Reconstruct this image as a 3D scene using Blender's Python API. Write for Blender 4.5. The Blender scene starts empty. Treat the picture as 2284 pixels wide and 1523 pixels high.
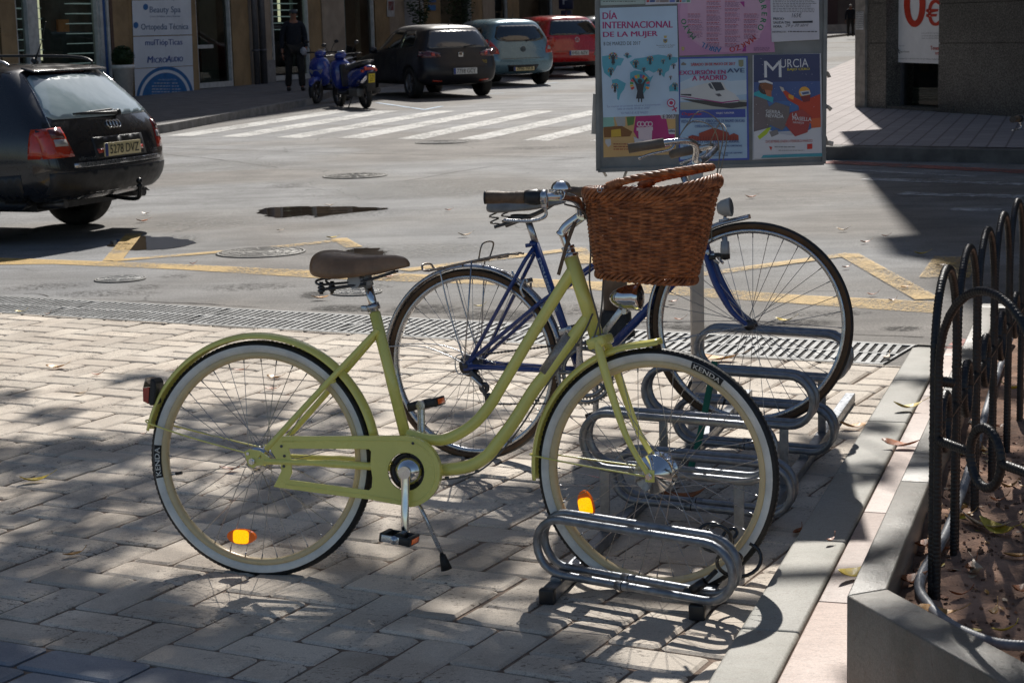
import bpy, bmesh, math, random
from math import sin, cos, pi, radians as R, sqrt, atan2, floor, hypot
from mathutils import Vector, Matrix, noise
from mathutils.bvhtree import BVHTree
S = bpy.context.scene
COL = S.collection
random.seed(7)
# ------------------------------------------------------------ camera
FPX, HOR, ROLL, HC, CX, CY = 4200., 66., .026, 1.57, 1142., 761.5
TH = math.atan((CY-HOR)/FPX)
cd = bpy.data.cameras.new('Camera'); cam = bpy.data.objects.new('Camera', cd); COL.objects.link(cam)
cd.sensor_width = 36; cd.lens = 36*FPX/2284; cd.clip_start = .05; cd.clip_end = 3000
cam.location = (0, 0, HC)
cam.rotation_euler = (Matrix.Rotation(pi/2-TH, 4, 'X') @ Matrix.Rotation(-ROLL, 4, 'Z')).to_euler()
cd.dof.use_dof = True; cd.dof.focus_distance = 5.4; cd.dof.aperture_fstop = 20
S.camera = cam
# ------------------------------------------------------------ light
SUN = Vector((.13, 1.08, 1.0)).normalized()
W = bpy.data.worlds.new('World'); S.world = W; W.use_nodes = True
nt = W.node_tree; bgn = nt.nodes['Background']
sky = nt.nodes.new('ShaderNodeTexSky'); sky.sky_type = 'NISHITA'; sky.sun_disc = False
sky.sun_elevation = math.asin(SUN.z); sky.sun_rotation = atan2(SUN.x, SUN.y)
nt.links.new(sky.outputs[0], bgn.inputs[0]); bgn.inputs[1].default_value = .078
sl = bpy.data.lights.new('Sun', 'SUN'); so = bpy.data.objects.new('Sun', sl); COL.objects.link(so)
sl.energy = 5.0; sl.angle = R(.55); sl.color = (1, .955, .89)
so.rotation_euler = SUN.to_track_quat('Z', 'Y').to_euler()
S.view_settings.view_transform = 'Standard'; S.view_settings.look = 'None'
S.view_settings.exposure = 0.0; S.view_settings.gamma = 1
# ------------------------------------------------------------ survey helpers (the street rises gently away from the square)
def gz(y):
    return 0 if y < 16 else (.0105*(y-16) if y < 48 else .336+.005*(y-48))
def ray(px, py):
    a, b = px-CX, py-CY
    u = a*cos(ROLL)-b*sin(ROLL); v = a*sin(ROLL)+b*cos(ROLL)
    return Vector((u/FPX, cos(TH)-v/FPX*sin(TH), -sin(TH)-v/FPX*cos(TH)))
def G(px, py, z=0):
    d = ray(px, py); t = (z-HC)/d.z
    for _ in range(50): t = t*.5+.5*((z+gz(t*d.y)-HC)/d.z)
    return Vector((t*d.x, t*d.y, z+gz(t*d.y)))
def at(px, py, Y):
    d = ray(px, py); return d*(Y/d.y)+Vector((0, 0, HC))
def onplane(px, py, p0, n):
    d = ray(px, py); o = Vector((0, 0, HC)); return o+d*((p0-o).dot(n)/d.dot(n))
# ------------------------------------------------------------ materials
MATS = {}
def newmat(name):
    m = bpy.data.materials.new(name); m.use_nodes = True; MATS[name] = m
    return m, m.node_tree, m.node_tree.nodes['Principled BSDF']
def nd(t, ty, **kw):
    n = t.nodes.new(ty)
    for k, v in kw.items():
        if k in n.inputs.keys() if isinstance(k, str) else False: n.inputs[k].default_value = v
        else: setattr(n, k, v)
    return n
def coords(t, scale=(1, 1, 1)):
    tc = t.nodes.new('ShaderNodeTexCoord'); mp = t.nodes.new('ShaderNodeMapping'); mp.inputs['Scale'].default_value = scale
    t.links.new(tc.outputs['Object'], mp.inputs[0]); return mp.outputs[0]
K_ = 1.9
def noise_n(t, co, sc, det=6, rough=.6, dist=0):
    n = t.nodes.new('ShaderNodeTexNoise'); n.inputs['Scale'].default_value = sc; n.inputs['Detail'].default_value = det
    n.inputs['Roughness'].default_value = rough; n.inputs['Distortion'].default_value = dist
    t.links.new(co, n.inputs['Vector'])
    mr = t.nodes.new('ShaderNodeMapRange'); mr.inputs[1].default_value = .5-.5/K_; mr.inputs[2].default_value = .5+.5/K_; t.links.new(n.outputs['Fac'], mr.inputs[0]); return mr.outputs[0]
def ramp(t, fac, stops):
    r = t.nodes.new('ShaderNodeValToRGB'); e = r.color_ramp.elements
    while len(e) < len(stops): e.new(.5)
    for i, (p, c) in enumerate(stops):
        e[i].position = p; e[i].color = (c, c, c, 1) if isinstance(c, (int, float)) else (c[0], c[1], c[2], 1)
    t.links.new(fac, r.inputs[0]); return r.outputs[0]
def mixc(t, fac, a, b, mode='MIX'):
    m = t.nodes.new('ShaderNodeMix'); m.data_type = 'RGBA'; m.blend_type = mode
    for s, v in ((m.inputs[0], fac), (m.inputs[6], a), (m.inputs[7], b)):
        if isinstance(v, (int, float)): s.default_value = v if s.type == 'VALUE' else (v, v, v, 1)
        elif isinstance(v, tuple): s.default_value = (*v, 1)
        else: t.links.new(v, s)
    return m.outputs[2]
def bump(t, b, h, strength=.3, dist=.01):
    n = t.nodes.new('ShaderNodeBump'); n.inputs['Strength'].default_value = strength; n.inputs['Distance'].default_value = dist
    t.links.new(h, n.inputs['Height']); t.links.new(n.outputs[0], b.inputs['Normal']); return n
def mat(name, col, rough=.5, metal=0, var=.12, scale=8, bmp=0, coat=0, spec=.5, bscale=None, emit=None, aniso=None):
    if name in MATS: return MATS[name]
    m, t, b = newmat(name)
    co = coords(t)
    n = noise_n(t, co, scale)
    c = ramp(t, n, [(.3, tuple(x*(1-var) for x in col)), (.7, tuple(min(1, x*(1+var)) for x in col))])
    t.links.new(c, b.inputs['Base Color'])
    rr = ramp(t, noise_n(t, co, scale*2.3, 4), [(.3, max(0, rough-.06)), (.7, min(1, rough+.08))])
    t.links.new(rr, b.inputs['Roughness'])
    b.inputs['Metallic'].default_value = metal; b.inputs['Coat Weight'].default_value = coat
    b.inputs['Coat Roughness'].default_value = .06
    b.inputs['Specular IOR Level'].default_value = spec
    if bmp: bump(t, b, noise_n(t, co, bscale or scale*6, 8), bmp, .004)
    if emit:
        b.inputs['Emission Color'].default_value = (*emit[:3], 1); b.inputs['Emission Strength'].default_value = emit[3]
    return m
def glassm(name, tint=(.8, .85, .88), rough=.02, refl=1.0):
    m, t, b = newmat(name)
    out = [n for n in t.nodes if n.type == 'OUTPUT_MATERIAL'][0]
    tr = t.nodes.new('ShaderNodeBsdfTransparent'); tr.inputs[0].default_value = (*tint, 1)
    gl = t.nodes.new('ShaderNodeBsdfGlossy'); gl.inputs['Roughness'].default_value = rough
    fr = t.nodes.new('ShaderNodeLayerWeight'); fr.inputs[0].default_value = .25
    mx = t.nodes.new('ShaderNodeMixShader')
    mu = t.nodes.new('ShaderNodeMath'); mu.operation = 'MULTIPLY'; mu.use_clamp = True; mu.inputs[1].default_value = refl
    t.links.new(fr.outputs['Fresnel'], mu.inputs[0]); t.links.new(mu.outputs[0], mx.inputs[0])
    t.links.new(tr.outputs[0], mx.inputs[1]); t.links.new(gl.outputs[0], mx.inputs[2]); t.links.new(mx.outputs[0], out.inputs[0])
    return m
# ------------------------------------------------------------ object helpers
def tag(o, label=None, cat=None, group=None, kind=None):
    if label: o['label'] = label
    if cat: o['category'] = cat
    if group: o['group'] = group
    if kind: o['kind'] = kind
    return o
def empty(name, loc=(0, 0, 0), rot=(0, 0, 0), label=None, cat=None, group=None, scale=1):
    o = bpy.data.objects.new(name, None); COL.objects.link(o); o.location = loc; o.rotation_euler = rot
    o.scale = (scale,)*3; o.empty_display_size = .1
    return tag(o, label, cat, group)
def copy_tree(o, parent=None):
    c = o.copy(); COL.objects.link(c)
    if parent: c.parent = parent
    for ch in [x for x in list(bpy.data.objects) if x.parent == o]: copy_tree(ch, c)
    return c
class MB:
    def __init__(s): s.v = []; s.f = []; s.m = []; s.sm = []; s.mi = 0; s.smooth = True; s.X = None
    def addv(s, pts):
        b = len(s.v)
        s.v += [tuple(s.X @ Vector(p)) for p in pts] if s.X is not None else [tuple(p) for p in pts]
        return b
    def addf(s, fs, smooth=None):
        sm = s.smooth if smooth is None else smooth
        for f in fs: s.f.append(tuple(f)); s.m.append(s.mi); s.sm.append(sm)
    def mesh(s, pts, fs, smooth=None):
        b = s.addv(pts); s.addf([[i+b for i in f] for f in fs], smooth)
    def box(s, c, d, M=None, bev=0):
        x, y, z = d[0]/2, d[1]/2, d[2]/2
        if bev:
            bm = bmesh.new(); bmesh.ops.create_cube(bm, size=1)
            for v in bm.verts: v.co = Vector((v.co.x*2*x, v.co.y*2*y, v.co.z*2*z))
            bmesh.ops.bevel(bm, geom=bm.edges[:], offset=min(bev, min(x, y, z)*.9), segments=2, affect='EDGES', profile=.6)
            s.frombm(bm, c, M, True); bm.free(); return
        P = [(sx*x, sy*y, sz*z) for sx in (-1, 1) for sy in (-1, 1) for sz in (-1, 1)]
        P = [(M @ Vector(p) if M else Vector(p))+Vector(c) for p in P]
        s.mesh(P, [(0, 1, 3, 2), (4, 6, 7, 5), (0, 4, 5, 1), (2, 3, 7, 6), (0, 2, 6, 4), (1, 5, 7, 3)], False)
    def frombm(s, bm, c=(0, 0, 0), M=None, smooth=None):
        bm.verts.index_update()
        P = [(M @ v.co if M else v.co)+Vector(c) for v in bm.verts]
        s.mesh(P, [[v.index for v in f.verts] for f in bm.faces], smooth)
    def tube(s, pts, r, seg=8, closed=False, caps=True, up=None, ell=None, phase=0):
        P = [Vector(p) for p in pts]; n = len(P)
        rr = r if isinstance(r, (list, tuple)) else [r]*n
        # frames by parallel transport
        T = []
        for i in range(n):
            a = P[(i-1) % n] if (closed or i > 0) else P[i]; b = P[(i+1) % n] if (closed or i < n-1) else P[i]
            t = (b-a); T.append(t.normalized() if t.length > 1e-9 else Vector((0, 0, 1)))
        u = Vector(up) if up else (Vector((0, 0, 1)) if abs(T[0].z) < .9 else Vector((1, 0, 0)))
        u = (u-T[0]*u.dot(T[0])).normalized(); rings = []
        for i in range(n):
            u = (u-T[i]*u.dot(T[i]))
            u = u.normalized() if u.length > 1e-6 else T[i].orthogonal().normalized()
            w = T[i].cross(u); ring = []
            for k in range(seg):
                a = 2*pi*k/seg+phase
                e0, e1 = ell if ell else (1, 1)
                ring.append(P[i]+(u*cos(a)*e0+w*sin(a)*e1)*rr[i])
            rings.append(ring)
        b = s.addv([p for r_ in rings for p in r_])
        fs = []
        m = n if closed else n-1
        for i in range(m):
            j = (i+1) % n
            for k in range(seg):
                l = (k+1) % seg
                fs.append((b+i*seg+k, b+i*seg+l, b+j*seg+l, b+j*seg+k))
        s.addf(fs, s.smooth and seg > 4)
        if caps and not closed:
            s.addf([tuple(b+k for k in range(seg))[::-1], tuple(b+(n-1)*seg+k for k in range(seg))], False)
    def cyl(s, a, b, r, seg=16, r2=None): s.tube([a, b], [r, r if r2 is None else r2], seg)
    def lathe(s, prof, seg=32, o=(0, 0, 0), ax='y', closed=False, a0=0, a1=2*pi, smooth=None):
        # prof: (radius, axial)
        full = abs(a1-a0-2*pi) < 1e-6; n = seg if full else seg+1; pts = []
        for i in range(n):
            a = a0+(a1-a0)*i/seg
            for r, h in prof:
                c, d = r*cos(a), r*sin(a)
                p = (c, h, d) if ax == 'y' else ((c, d, h) if ax == 'z' else (h, c, d))
                pts.append((p[0]+o[0], p[1]+o[1], p[2]+o[2]))
        m = len(prof); fs = []
        for i in range(seg):
            j = (i+1) % n
            for k in range(m if closed else m-1):
                l = (k+1) % m; fs.append((i*m+k, i*m+l, j*m+l, j*m+k))
        s.mesh(pts, fs, smooth)
    def ball(s, c, r, seg=12, sc=(1, 1, 1), M=None):
        bm = bmesh.new(); bmesh.ops.create_uvsphere(bm, u_segments=seg, v_segments=max(6, seg*2//3), radius=r)
        for v in bm.verts: v.co = Vector((v.co.x*sc[0], v.co.y*sc[1], v.co.z*sc[2]))
        s.frombm(bm, c, M, True); bm.free()
    def prism(s, poly, z0, z1, fn=None):
        # poly in 2D, fn maps (a,b,h)->3D
        fn = fn or (lambda a, b, h: (a, b, h)); n = len(poly)
        s.mesh([fn(a, b, z0) for a, b in poly]+[fn(a, b, z1) for a, b in poly],
               [tuple(range(n))[::-1], tuple(range(n, 2*n))]+[(i, (i+1) % n, n+(i+1) % n, n+i) for i in range(n)], False)
    def build(s, name, mats, parent=None, fixn=True):
        me = bpy.data.meshes.new(name); me.from_pydata(s.v, [], s.f)
        for m in (mats if isinstance(mats, (list, tuple)) else [mats]): me.materials.append(m)
        me.polygons.foreach_set('material_index', s.m); me.polygons.foreach_set('use_smooth', s.sm)
        if fixn and len(s.f) < 60000:
            bm = bmesh.new(); bm.from_mesh(me); bmesh.ops.recalc_face_normals(bm, faces=bm.faces); bm.to_mesh(me); bm.free()
        me.update()
        o = bpy.data.objects.new(name, me); COL.objects.link(o)
        if parent: o.parent = parent
        return o
def spline(pts, n=8, closed=False):
    P = [Vector(p) for p in pts]; out = []; m = len(P)
    for i in range(m if closed else m-1):
        if closed: a, b, c, d = P[(i-1) % m], P[i], P[(i+1) % m], P[(i+2) % m]
        else: a, b, c, d = P[max(i-1, 0)], P[i], P[i+1], P[min(i+2, m-1)]
        for k in range(n):
            t = k/n; out.append(.5*((2*b)+(c-a)*t+(2*a-5*b+4*c-d)*t*t+(3*b-a-3*c+d)*t**3))
    if not closed: out.append(P[-1])
    return out
TXT = {}
def text2d(s, bold=0.0, shear=0):
    bold = min(bold, .013); k = (s, bold, shear)
    if k not in TXT:
        cu = bpy.data.curves.new('t', 'FONT'); cu.body = s; cu.size = 1; cu.offset = bold; cu.shear = shear; cu.resolution_u = 3
        ob = bpy.data.objects.new('t', cu); me = bpy.data.meshes.new_from_object(ob)
        vs = [(v.co.x, v.co.y) for v in me.vertices]; fs = [tuple(p.vertices) for p in me.polygons]
        bpy.data.objects.remove(ob); bpy.data.meshes.remove(me); bpy.data.curves.remove(cu)
        xs = [v[0] for v in vs] or [0]; ys = [v[1] for v in vs] or [0]
        TXT[k] = (vs, fs, min(xs), max(xs), min(ys), max(ys))
    return TXT[k]
def put_text(mb, s, fn, w=None, h=None, x=0, y=0, ang=0, bold=0, shear=0, center=False, hh=0):
    """text scaled to width w and/or height h, lower left at (x,y); fn maps (a,b)->3D"""
    vs, fs, x0, x1, y0, y1 = text2d(s, 0, shear)
    sx = w/(x1-x0) if w else None; sy = h/(y1-y0) if h else None
    if sx is None: sx = sy
    if sy is None: sy = sx
    ca, sa = cos(ang), sin(ang); e = min(bold, .03)*sx*.9
    o0, oa, ob = Vector(fn(x, y)), Vector(fn(x+sx, y)), Vector(fn(x, y+sy)); nv = (oa-o0).cross(ob-o0)
    nv = nv.normalized() if nv.length > 0 else Vector((0, 0, 0)); cm = mb.X.inverted() @ cam.location if mb.X is not None else cam.location
    for k, dx in (((0, 0),) if not bold else ((0, 0), (1, e), (2, -e))):
        P = []
        for a, b in vs:
            a = (a-(x0+x1)/2 if center else a-x0)*sx+dx; b = (b-(y0+y1)/2 if center else b-y0)*sy
            P.append(Vector(fn(x+a*ca-b*sa, y+a*sa+b*ca))+nv*(.00012*k))
        mb.mesh(P, fs, False)
def shape2d(polys, depth, bevel=0):
    """filled 2D shape with holes, extruded; returns verts, faces in XY/Z"""
    cu = bpy.data.curves.new('s', 'CURVE'); cu.dimensions = '2D'; cu.fill_mode = 'BOTH'; cu.extrude = depth/2; cu.bevel_depth = bevel; cu.bevel_resolution = 1
    for poly in polys:
        sp = cu.splines.new('POLY'); sp.points.add(len(poly)-1); sp.use_cyclic_u = True
        for i, p in enumerate(poly): sp.points[i].co = (p[0], p[1], 0, 1)
    ob = bpy.data.objects.new('s', cu); me = bpy.data.meshes.new_from_object(ob)
    vs = [tuple(v.co) for v in me.vertices]; fs = [tuple(p.vertices) for p in me.polygons]
    bpy.data.objects.remove(ob); bpy.data.meshes.remove(me); bpy.data.curves.remove(cu)
    return vs, fs
def arc(cx, cy, r, a0, a1, n=16, ry=None):
    ry = r if ry is None else ry
    return [(cx+r*cos(a0+(a1-a0)*i/n), cy+ry*sin(a0+(a1-a0)*i/n)) for i in range(n+1)]
SHADE = [
 # (px, py, rx, height, density) targets on the paving that lie in shade
 (60, 1000, .30, 4.3), (230, 980, .26, 4.5), (120, 900, .12, 4.2), (330, 820, .16, 4.6, .7), (30, 860, .12, 4.4, .7), (520, 900, .22, 4.4), (640, 960, .22, 4.6), (420, 960, .20, 4.5), (760, 900, .16, 4.8, .8), (700, 1040, .22, 4.4),
 (60, 1110, .24, 4.3), (300, 1060, .25, 4.6), (160, 1180, .2, 4.4), (440, 1120, .2, 4.5), (600, 1130, .20, 4.4), (40, 1240, .22, 4.4), (240, 1300, .22, 4.5), (90, 1330, .28, 4.3), 
 (740, 1140, .15, 4.6), (960, 990, .16, 4.6, .8), (1040, 900, .18, 4.4, .8), (1120, 960, .16, 4.5, .8), (1150, 1080, .18, 4.4), (1050, 1150, .2, 4.5), (1100, 1230, .16, 4.3),
 (200, 1390, .26, 4.4), (60, 1420, .2, 4.4), (380, 1420, .24, 4.5), (520, 1440, .26, 4.4), (700, 1400, .26, 4.6), (860, 1440, .28, 4.4), (1020, 1430, .28, 4.5), (1150, 1460, .24, 4.4), (640, 1510, .25, 4.4), (900, 1520, .28, 4.4), (1100, 1530, .25, 4.4), (1230, 1400, .12, 4.5), (-20, 1480, .2, 4.4),
 (1350, 950, .14, 4.6, .8), (1500, 1050, .18, 4.4, .9), (1420, 1180, .2, 4.4, .9), (1560, 1160, .16, 4.4, .9), (1300, 1040, .12, 4.6, .8), (1700, 990, .14, 4.6, .8), (1640, 900, .1, 4.8, .6),
 (1780, 1010, .11, 4.6, .9), (1840, 950, .12, 4.6, .9), (1900, 1060, .14, 4.5, .9), (1960, 960, .10, 4.6, .8), (2040, 860, .10, 4.8, .8), 
 (1980, 1240, .11, 4.4, .9, .3), (1900, 1420, .16, 4.3, 1.0, .3), (2060, 1400, .12, 4.3, .9, .3), (2100, 1100, .16, 4.4, .8, .2), (2230, 1000, .2, 4.4, .9, .2), (2180, 1300, .18, 4.3, .8, .2), (2300, 1200, .2, 4.4, .9, .2), (2250, 870, .2, 4.6, .9, .2), (2330, 1400, .2, 4.3, .8, .2),
]
# ------------------------------------------------------------ setting: materials
def asphalt():
    m, t, b = newmat('asphalt'); co = coords(t)
    big = ramp(t, noise_n(t, co, .22, 3, .5, .4), [(.35, (.205, .188, .170)), (.5, (.232, .226, .218)), (.62, (.252, .253, .255))])
    mid = ramp(t, noise_n(t, co, 1.3, 8, .68), [(.3, .76), (.7, 1.12)])
    c = mixc(t, 1.0, big, mid, 'MULTIPLY')
    fine = ramp(t, noise_n(t, co, 70, 5, .85), [(.3, .50), (.7, 1.38)])
    c = mixc(t, .85, c, fine, 'MULTIPLY')
    # long faint tyre streaks, seams and cracks
    co2 = coords(t, (.35, 4.0, 1)); st = ramp(t, noise_n(t, co2, .9, 5, .7), [(.38, .80), (.62, 1.06)])
    c = mixc(t, .7, c, st, 'MULTIPLY')
    vo = t.nodes.new('ShaderNodeTexVoronoi'); vo.feature = 'DISTANCE_TO_EDGE'; vo.inputs['Scale'].default_value = .42
    wr = t.nodes.new('ShaderNodeVectorMath'); wr.operation = 'ADD'
    nn = t.nodes.new('ShaderNodeTexNoise'); nn.inputs['Scale'].default_value = 1.1; nn.inputs['Detail'].default_value = 8
    t.links.new(co, nn.inputs['Vector']); t.links.new(nn.outputs['Color'], wr.inputs[0]); t.links.new(co, wr.inputs[1]); t.links.new(wr.outputs[0], vo.inputs['Vector'])
    cr = ramp(t, vo.outputs['Distance'], [(.0, .35), (.006, 1)])
    msk = ramp(t, noise_n(t, co, .5, 2), [(.5, 0), (.58, 1)])
    c = mixc(t, msk, c, mixc(t, 1, c, cr, 'MULTIPLY'))
    # dark broken tar specks
    dk = ramp(t, noise_n(t, coords(t, (1, 1.6, 1)), 9, 8, .75), [(.70, 0), (.78, 1)])
    dm = ramp(t, noise_n(t, co, .55, 3, .5), [(.58, 0), (.72, .8)])
    c = mixc(t, mixc(t, 1, dk, dm, 'MULTIPLY'), c, (.05, .045, .04))
    t.links.new(c, b.inputs['Base Color']); b.inputs['Roughness'].default_value = .82
    bump(t, b, noise_n(t, co, 140, 4, .7), .5, .004)
    return m
asphalt()
def paintmat(name, col, wear=.5, sc=26):
    m, t, b = newmat(name); co = coords(t)
    out = [n for n in t.nodes if n.type == 'OUTPUT_MATERIAL'][0]
    c = ramp(t, noise_n(t, co, 12, 6), [(.3, tuple(x*.8 for x in col)), (.7, col)])
    t.links.new(c, b.inputs['Base Color']); b.inputs['Roughness'].default_value = .7
    tr = t.nodes.new('ShaderNodeBsdfTransparent'); mx = t.nodes.new('ShaderNodeMixShader')
    a = noise_n(t, coords(t, (1, 2.2, 1)), sc, 9, .75, .5); f = ramp(t, a, [(wear-.06, 0), (wear+.08, 1)])
    g = ramp(t, noise_n(t, co, 1.3, 4), [(.42, 0), (.6, 1)]); f2 = mixc(t, g, f, mixc(t, .6, f, 1.0))
    t.links.new(f2, mx.inputs[0]); t.links.new(tr.outputs[0], mx.inputs[1]); t.links.new(b.outputs[0], mx.inputs[2]); t.links.new(mx.outputs[0], out.inputs[0])
    return m
YP = paintmat('yellow road paint', (.66, .42, .11), .53, 40); WP = paintmat('white road paint', (.64, .63, .60), .46, 16); WP2 = paintmat('worn white road paint', (.6, .6, .6), .54, 7)
BLP = paintmat('pale blue road paint', (.45, .58, .72), .42, 9); RDP = paintmat('red road paint', (.42, .13, .10), .48, 9)
def stone(name, c0, c1, pits=.5, vein=0, rough=.75, per=True, pitcol=(.10, .07, .05)):
    m, t, b = newmat(name); co = coords(t)
    base = ramp(t, noise_n(t, co, 2.6, 7, .6, .3), [(.3, c0), (.68, c1)])
    if per:
        at_ = t.nodes.new('ShaderNodeAttribute'); at_.attribute_name = 'tone'
        base = mixc(t, 1, base, ramp(t, at_.outputs['Fac'], [(0, (.80, .78, .75)), (.5, (.97, .95, .92)), (1, (1.13, 1.10, 1.05))]), 'MULTIPLY')
    if pits:
        p = noise_n(t, coords(t, (1, 1.5, 1)), 62, 6, .74)
        pm = ramp(t, p, [(.61, 0), (.68, 1)]); area = ramp(t, noise_n(t, co, 3.1, 3), [(.36, .08), (.66, pits)])
        base = mixc(t, mixc(t, 1, pm, area, 'MULTIPLY'), base, pitcol)
        p2 = ramp(t, noise_n(t, coords(t, (1, 2, 1)), 17, 6, .7), [(.80, 0), (.86, .8)])
        base = mixc(t, p2, base, (.14, .10, .075))
    base = mixc(t, .6, base, ramp(t, noise_n(t, co, 240, 2, .8), [(.3, .74), (.7, 1.16)]), 'MULTIPLY')
    if vein:
        base = mixc(t, ramp(t, noise_n(t, coords(t, (1, 3, 1)), 5, 9, .7, 1.5), [(.47, 0), (.5, vein), (.53, 0)]), base, (.22, .15, .12))
    t.links.new(base, b.inputs['Base Color']); b.inputs['Roughness'].default_value = rough
    h = mixc(t, .5, noise_n(t, co, 60, 8, .7), noise_n(t, co, 9, 4)); bump(t, b, h, .45, .006)
    return m
PAV = stone('travertine paver', (.52, .45, .375), (.68, .61, .52), .85)
SLATE = stone('blue grey slate', (.17, .20, .25), (.25, .28, .33), 0, 0, .5)
KERBG = stone('grey green limestone', (.30, .30, .265), (.40, .395, .36), .25, .35, .6)
PINK = stone('pink marble', (.42, .32, .28), (.50, .39, .345), .08, .7, .5)
WALLG = stone('honed grey stone', (.15, .142, .12), (.27, .26, .235), .35, .5, .42)
DSW = stone('grey pavement tile', (.20, .19, .19), (.27, .26, .25), .2, 0, .8, False)
GRT = mat('joint sand', (.19, .135, .10), .95, var=.3, scale=20, bmp=.5)
GALV = mat('galvanised steel', (.27, .285, .31), .40, .8, var=.16, scale=30, bmp=.12)
IRON = mat('cast iron', (.13, .125, .115), .6, .25, var=.3, scale=14, bmp=.3); MHG = mat('worn cover grey', (.23, .23, .225), .7, .15, var=.25, scale=12, bmp=.3)
BLK = mat('black rubber', (.018, .018, .018), .55, var=.2, scale=30, bmp=.1)
BLKP = mat('black plastic', (.02, .02, .022), .35)
CHR = mat('chrome', (.78, .79, .80), .08, 1, var=.04, scale=20)
ALU = mat('worn aluminium', (.55, .56, .58), .26, 1, var=.1, scale=40, bmp=.06)
STL = mat('spoke steel', (.42, .42, .43), .32, .9)
# ------------------------------------------------------------ ground sheets
def sheet(name, poly3, m, dz, kind='structure', label=None, step=None, cat=None, parent=None):
    mb = MB(); P = [Vector(p) for p in poly3]
    mb.mesh([(p.x, p.y, p.z+dz) for p in P], [tuple(range(len(P)))], False)
    o = mb.build(name, m, parent); tag(o, label, cat, None, kind)
    if o.data.polygons[0].normal.z < 0: o.data.flip_normals()
    return o
# road (one sheet to the horizon)
mb = MB(); xs = [-700, -200, -60, -30, -15, 0, 15, 30, 60, 200, 700]; ys = [-60, -10, 2, 6, 10, 16, 20, 25, 30, 36, 42, 48, 60, 80, 120, 200, 400, 900]
mb.mesh([(x, y, gz(y)) for y in ys for x in xs], [(j*11+i, j*11+i+1, (j+1)*11+i+1, (j+1)*11+i) for j in range(len(ys)-1) for i in range(10)], False)
tag(mb.build('road', MATS['asphalt']), kind='structure')
# plaza: joint bed + individual travertine setts in herringbone
AZ = R(27.4); UB = Vector((cos(AZ), -sin(AZ), 0)); VB = Vector((sin(AZ), cos(AZ), 0))
P0 = G(0, 700); # near edge of the drain
DR = (P0-Vector((0, 0, 0))).dot(VB)   # distance of that edge along VB
def pb(u, v, z=0): return UB*u+VB*v+Vector((0, 0, z))
KA = R(17.8); KD = Vector((sin(KA), cos(KA), 0)); KN = Vector((cos(KA), -sin(KA), 0))   # kerb direction / outward
KO = G(1730, 1523, .06)
def kline(off, t, z=0): return KO+KN*off+KD*t+Vector((0, 0, z-.06))
kx0 = (kline(-.16, 0)).dot(KN)
bed = MB(); Q = [pb(-10, -1.5), pb(4, -1.5), pb(4, DR), pb(-10, DR)]
bed.mesh([(q.x, q.y, .0022) for q in Q], [(0, 1, 2, 3)], False); tag(bed.build('paving_bed', GRT), kind='structure')
def paver(mb, cs, u0, v0, u1, v1, ztop, tone, g=.0045, bv=.010):
    j = lambda: random.uniform(-.003, .003)
    z = ztop+random.uniform(-.0016, .0016); tx, ty = random.uniform(-.002, .002), random.uniform(-.002, .002)
    u0 += g+j(); v0 += g+j(); u1 -= g+j(); v1 -= g+j()
    um, vm = (u0+u1)/2, (v0+v1)/2
    def rr(k, zz):
        out = []; cr = .012
        for (a, b_, sa, sb) in ((u0+k, v0+k, 1, 1), (u1-k, v0+k, -1, 1), (u1-k, v1-k, -1, -1), (u0+k, v1-k, 1, -1)):
            p, q = (a+sa*cr, b_), (a, b_+sb*cr)
            e_ = random.uniform(-.003, .003); p = (p[0]+e_, p[1]+e_*.5); out += [q, p] if sa*sb > 0 else [p, q]
        return [pb(a, b_, zz+tx*(a-um)*6+ty*(b_-vm)*6+random.uniform(-.0007, .0007)) for a, b_ in out]
    r0, r1, r2 = rr(0, z-.03), rr(0, z-bv*.6), rr(bv, z); b = mb.addv(r0+r1+r2)
    fs = [(b+i, b+(i+1) % 8, b+8+(i+1) % 8, b+8+i) for i in range(8)]+[(b+8+i, b+8+(i+1) % 8, b+16+(i+1) % 8, b+16+i) for i in range(8)]
    mb.addf(fs, False); mb.addf([tuple(b+16+i for i in range(8))], False); cs += [tone]*17
pv, sl_ = MB(), MB(); tp, ts = [], []
PW = .15; US = -9.0; V0 = (G(180, 1462)).dot(VB)
def inside(u, v):
    p = pb(u, v); return (p.dot(KN) < kx0+.15) and p.y > 2.9 and abs(p.x) < .36*p.y+.6
def herring():
    out = []
    for s in range(-140, 140):
        for r_ in range(-70, 70):
            # step pattern: origin (s, s) diagonals, repeated every 4 along u
            x = s+4*r_; y = s
            out.append((x, y, 2, 1)); out.append((x+2, y-1, 1, 2))
    return out
for x, y, lu, lv in herring():
    u0, v0, u1, v1 = x*PW, V0+y*PW, (x+lu)*PW, V0+(y+lv)*PW
    um, vm = (u0+u1)/2, (v0+v1)/2
    if not inside(um, vm) or v0 > DR-.045: continue
    v1 = min(v1, DR-.022)
    if v1 <= V0+.001: continue
    if v0 < V0: v0 = V0
    paver(pv, tp, u0, v0, u1, v1, .0105, random.random())
u = -6.0
for row in range(6):
    u = -6.0+random.uniform(0, .3)
    while u < 2:
        l = .33
        if inside(u+l/2, V0-.16*row-.08): paver(sl_, ts, u, V0-.16*(row+1), u+l, V0-.16*row, .0115, random.random())
        u += l
def settone(o, cs):
    at_ = o.data.attributes.new('tone', 'FLOAT', 'FACE'); at_.data.foreach_set('value', cs)
o = pv.build('plaza_paving', PAV, fixn=False); settone(o, tp); tag(o, kind='structure')
o = sl_.build('slate_paving', SLATE, fixn=False); settone(o, ts); tag(o, kind='structure')
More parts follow.
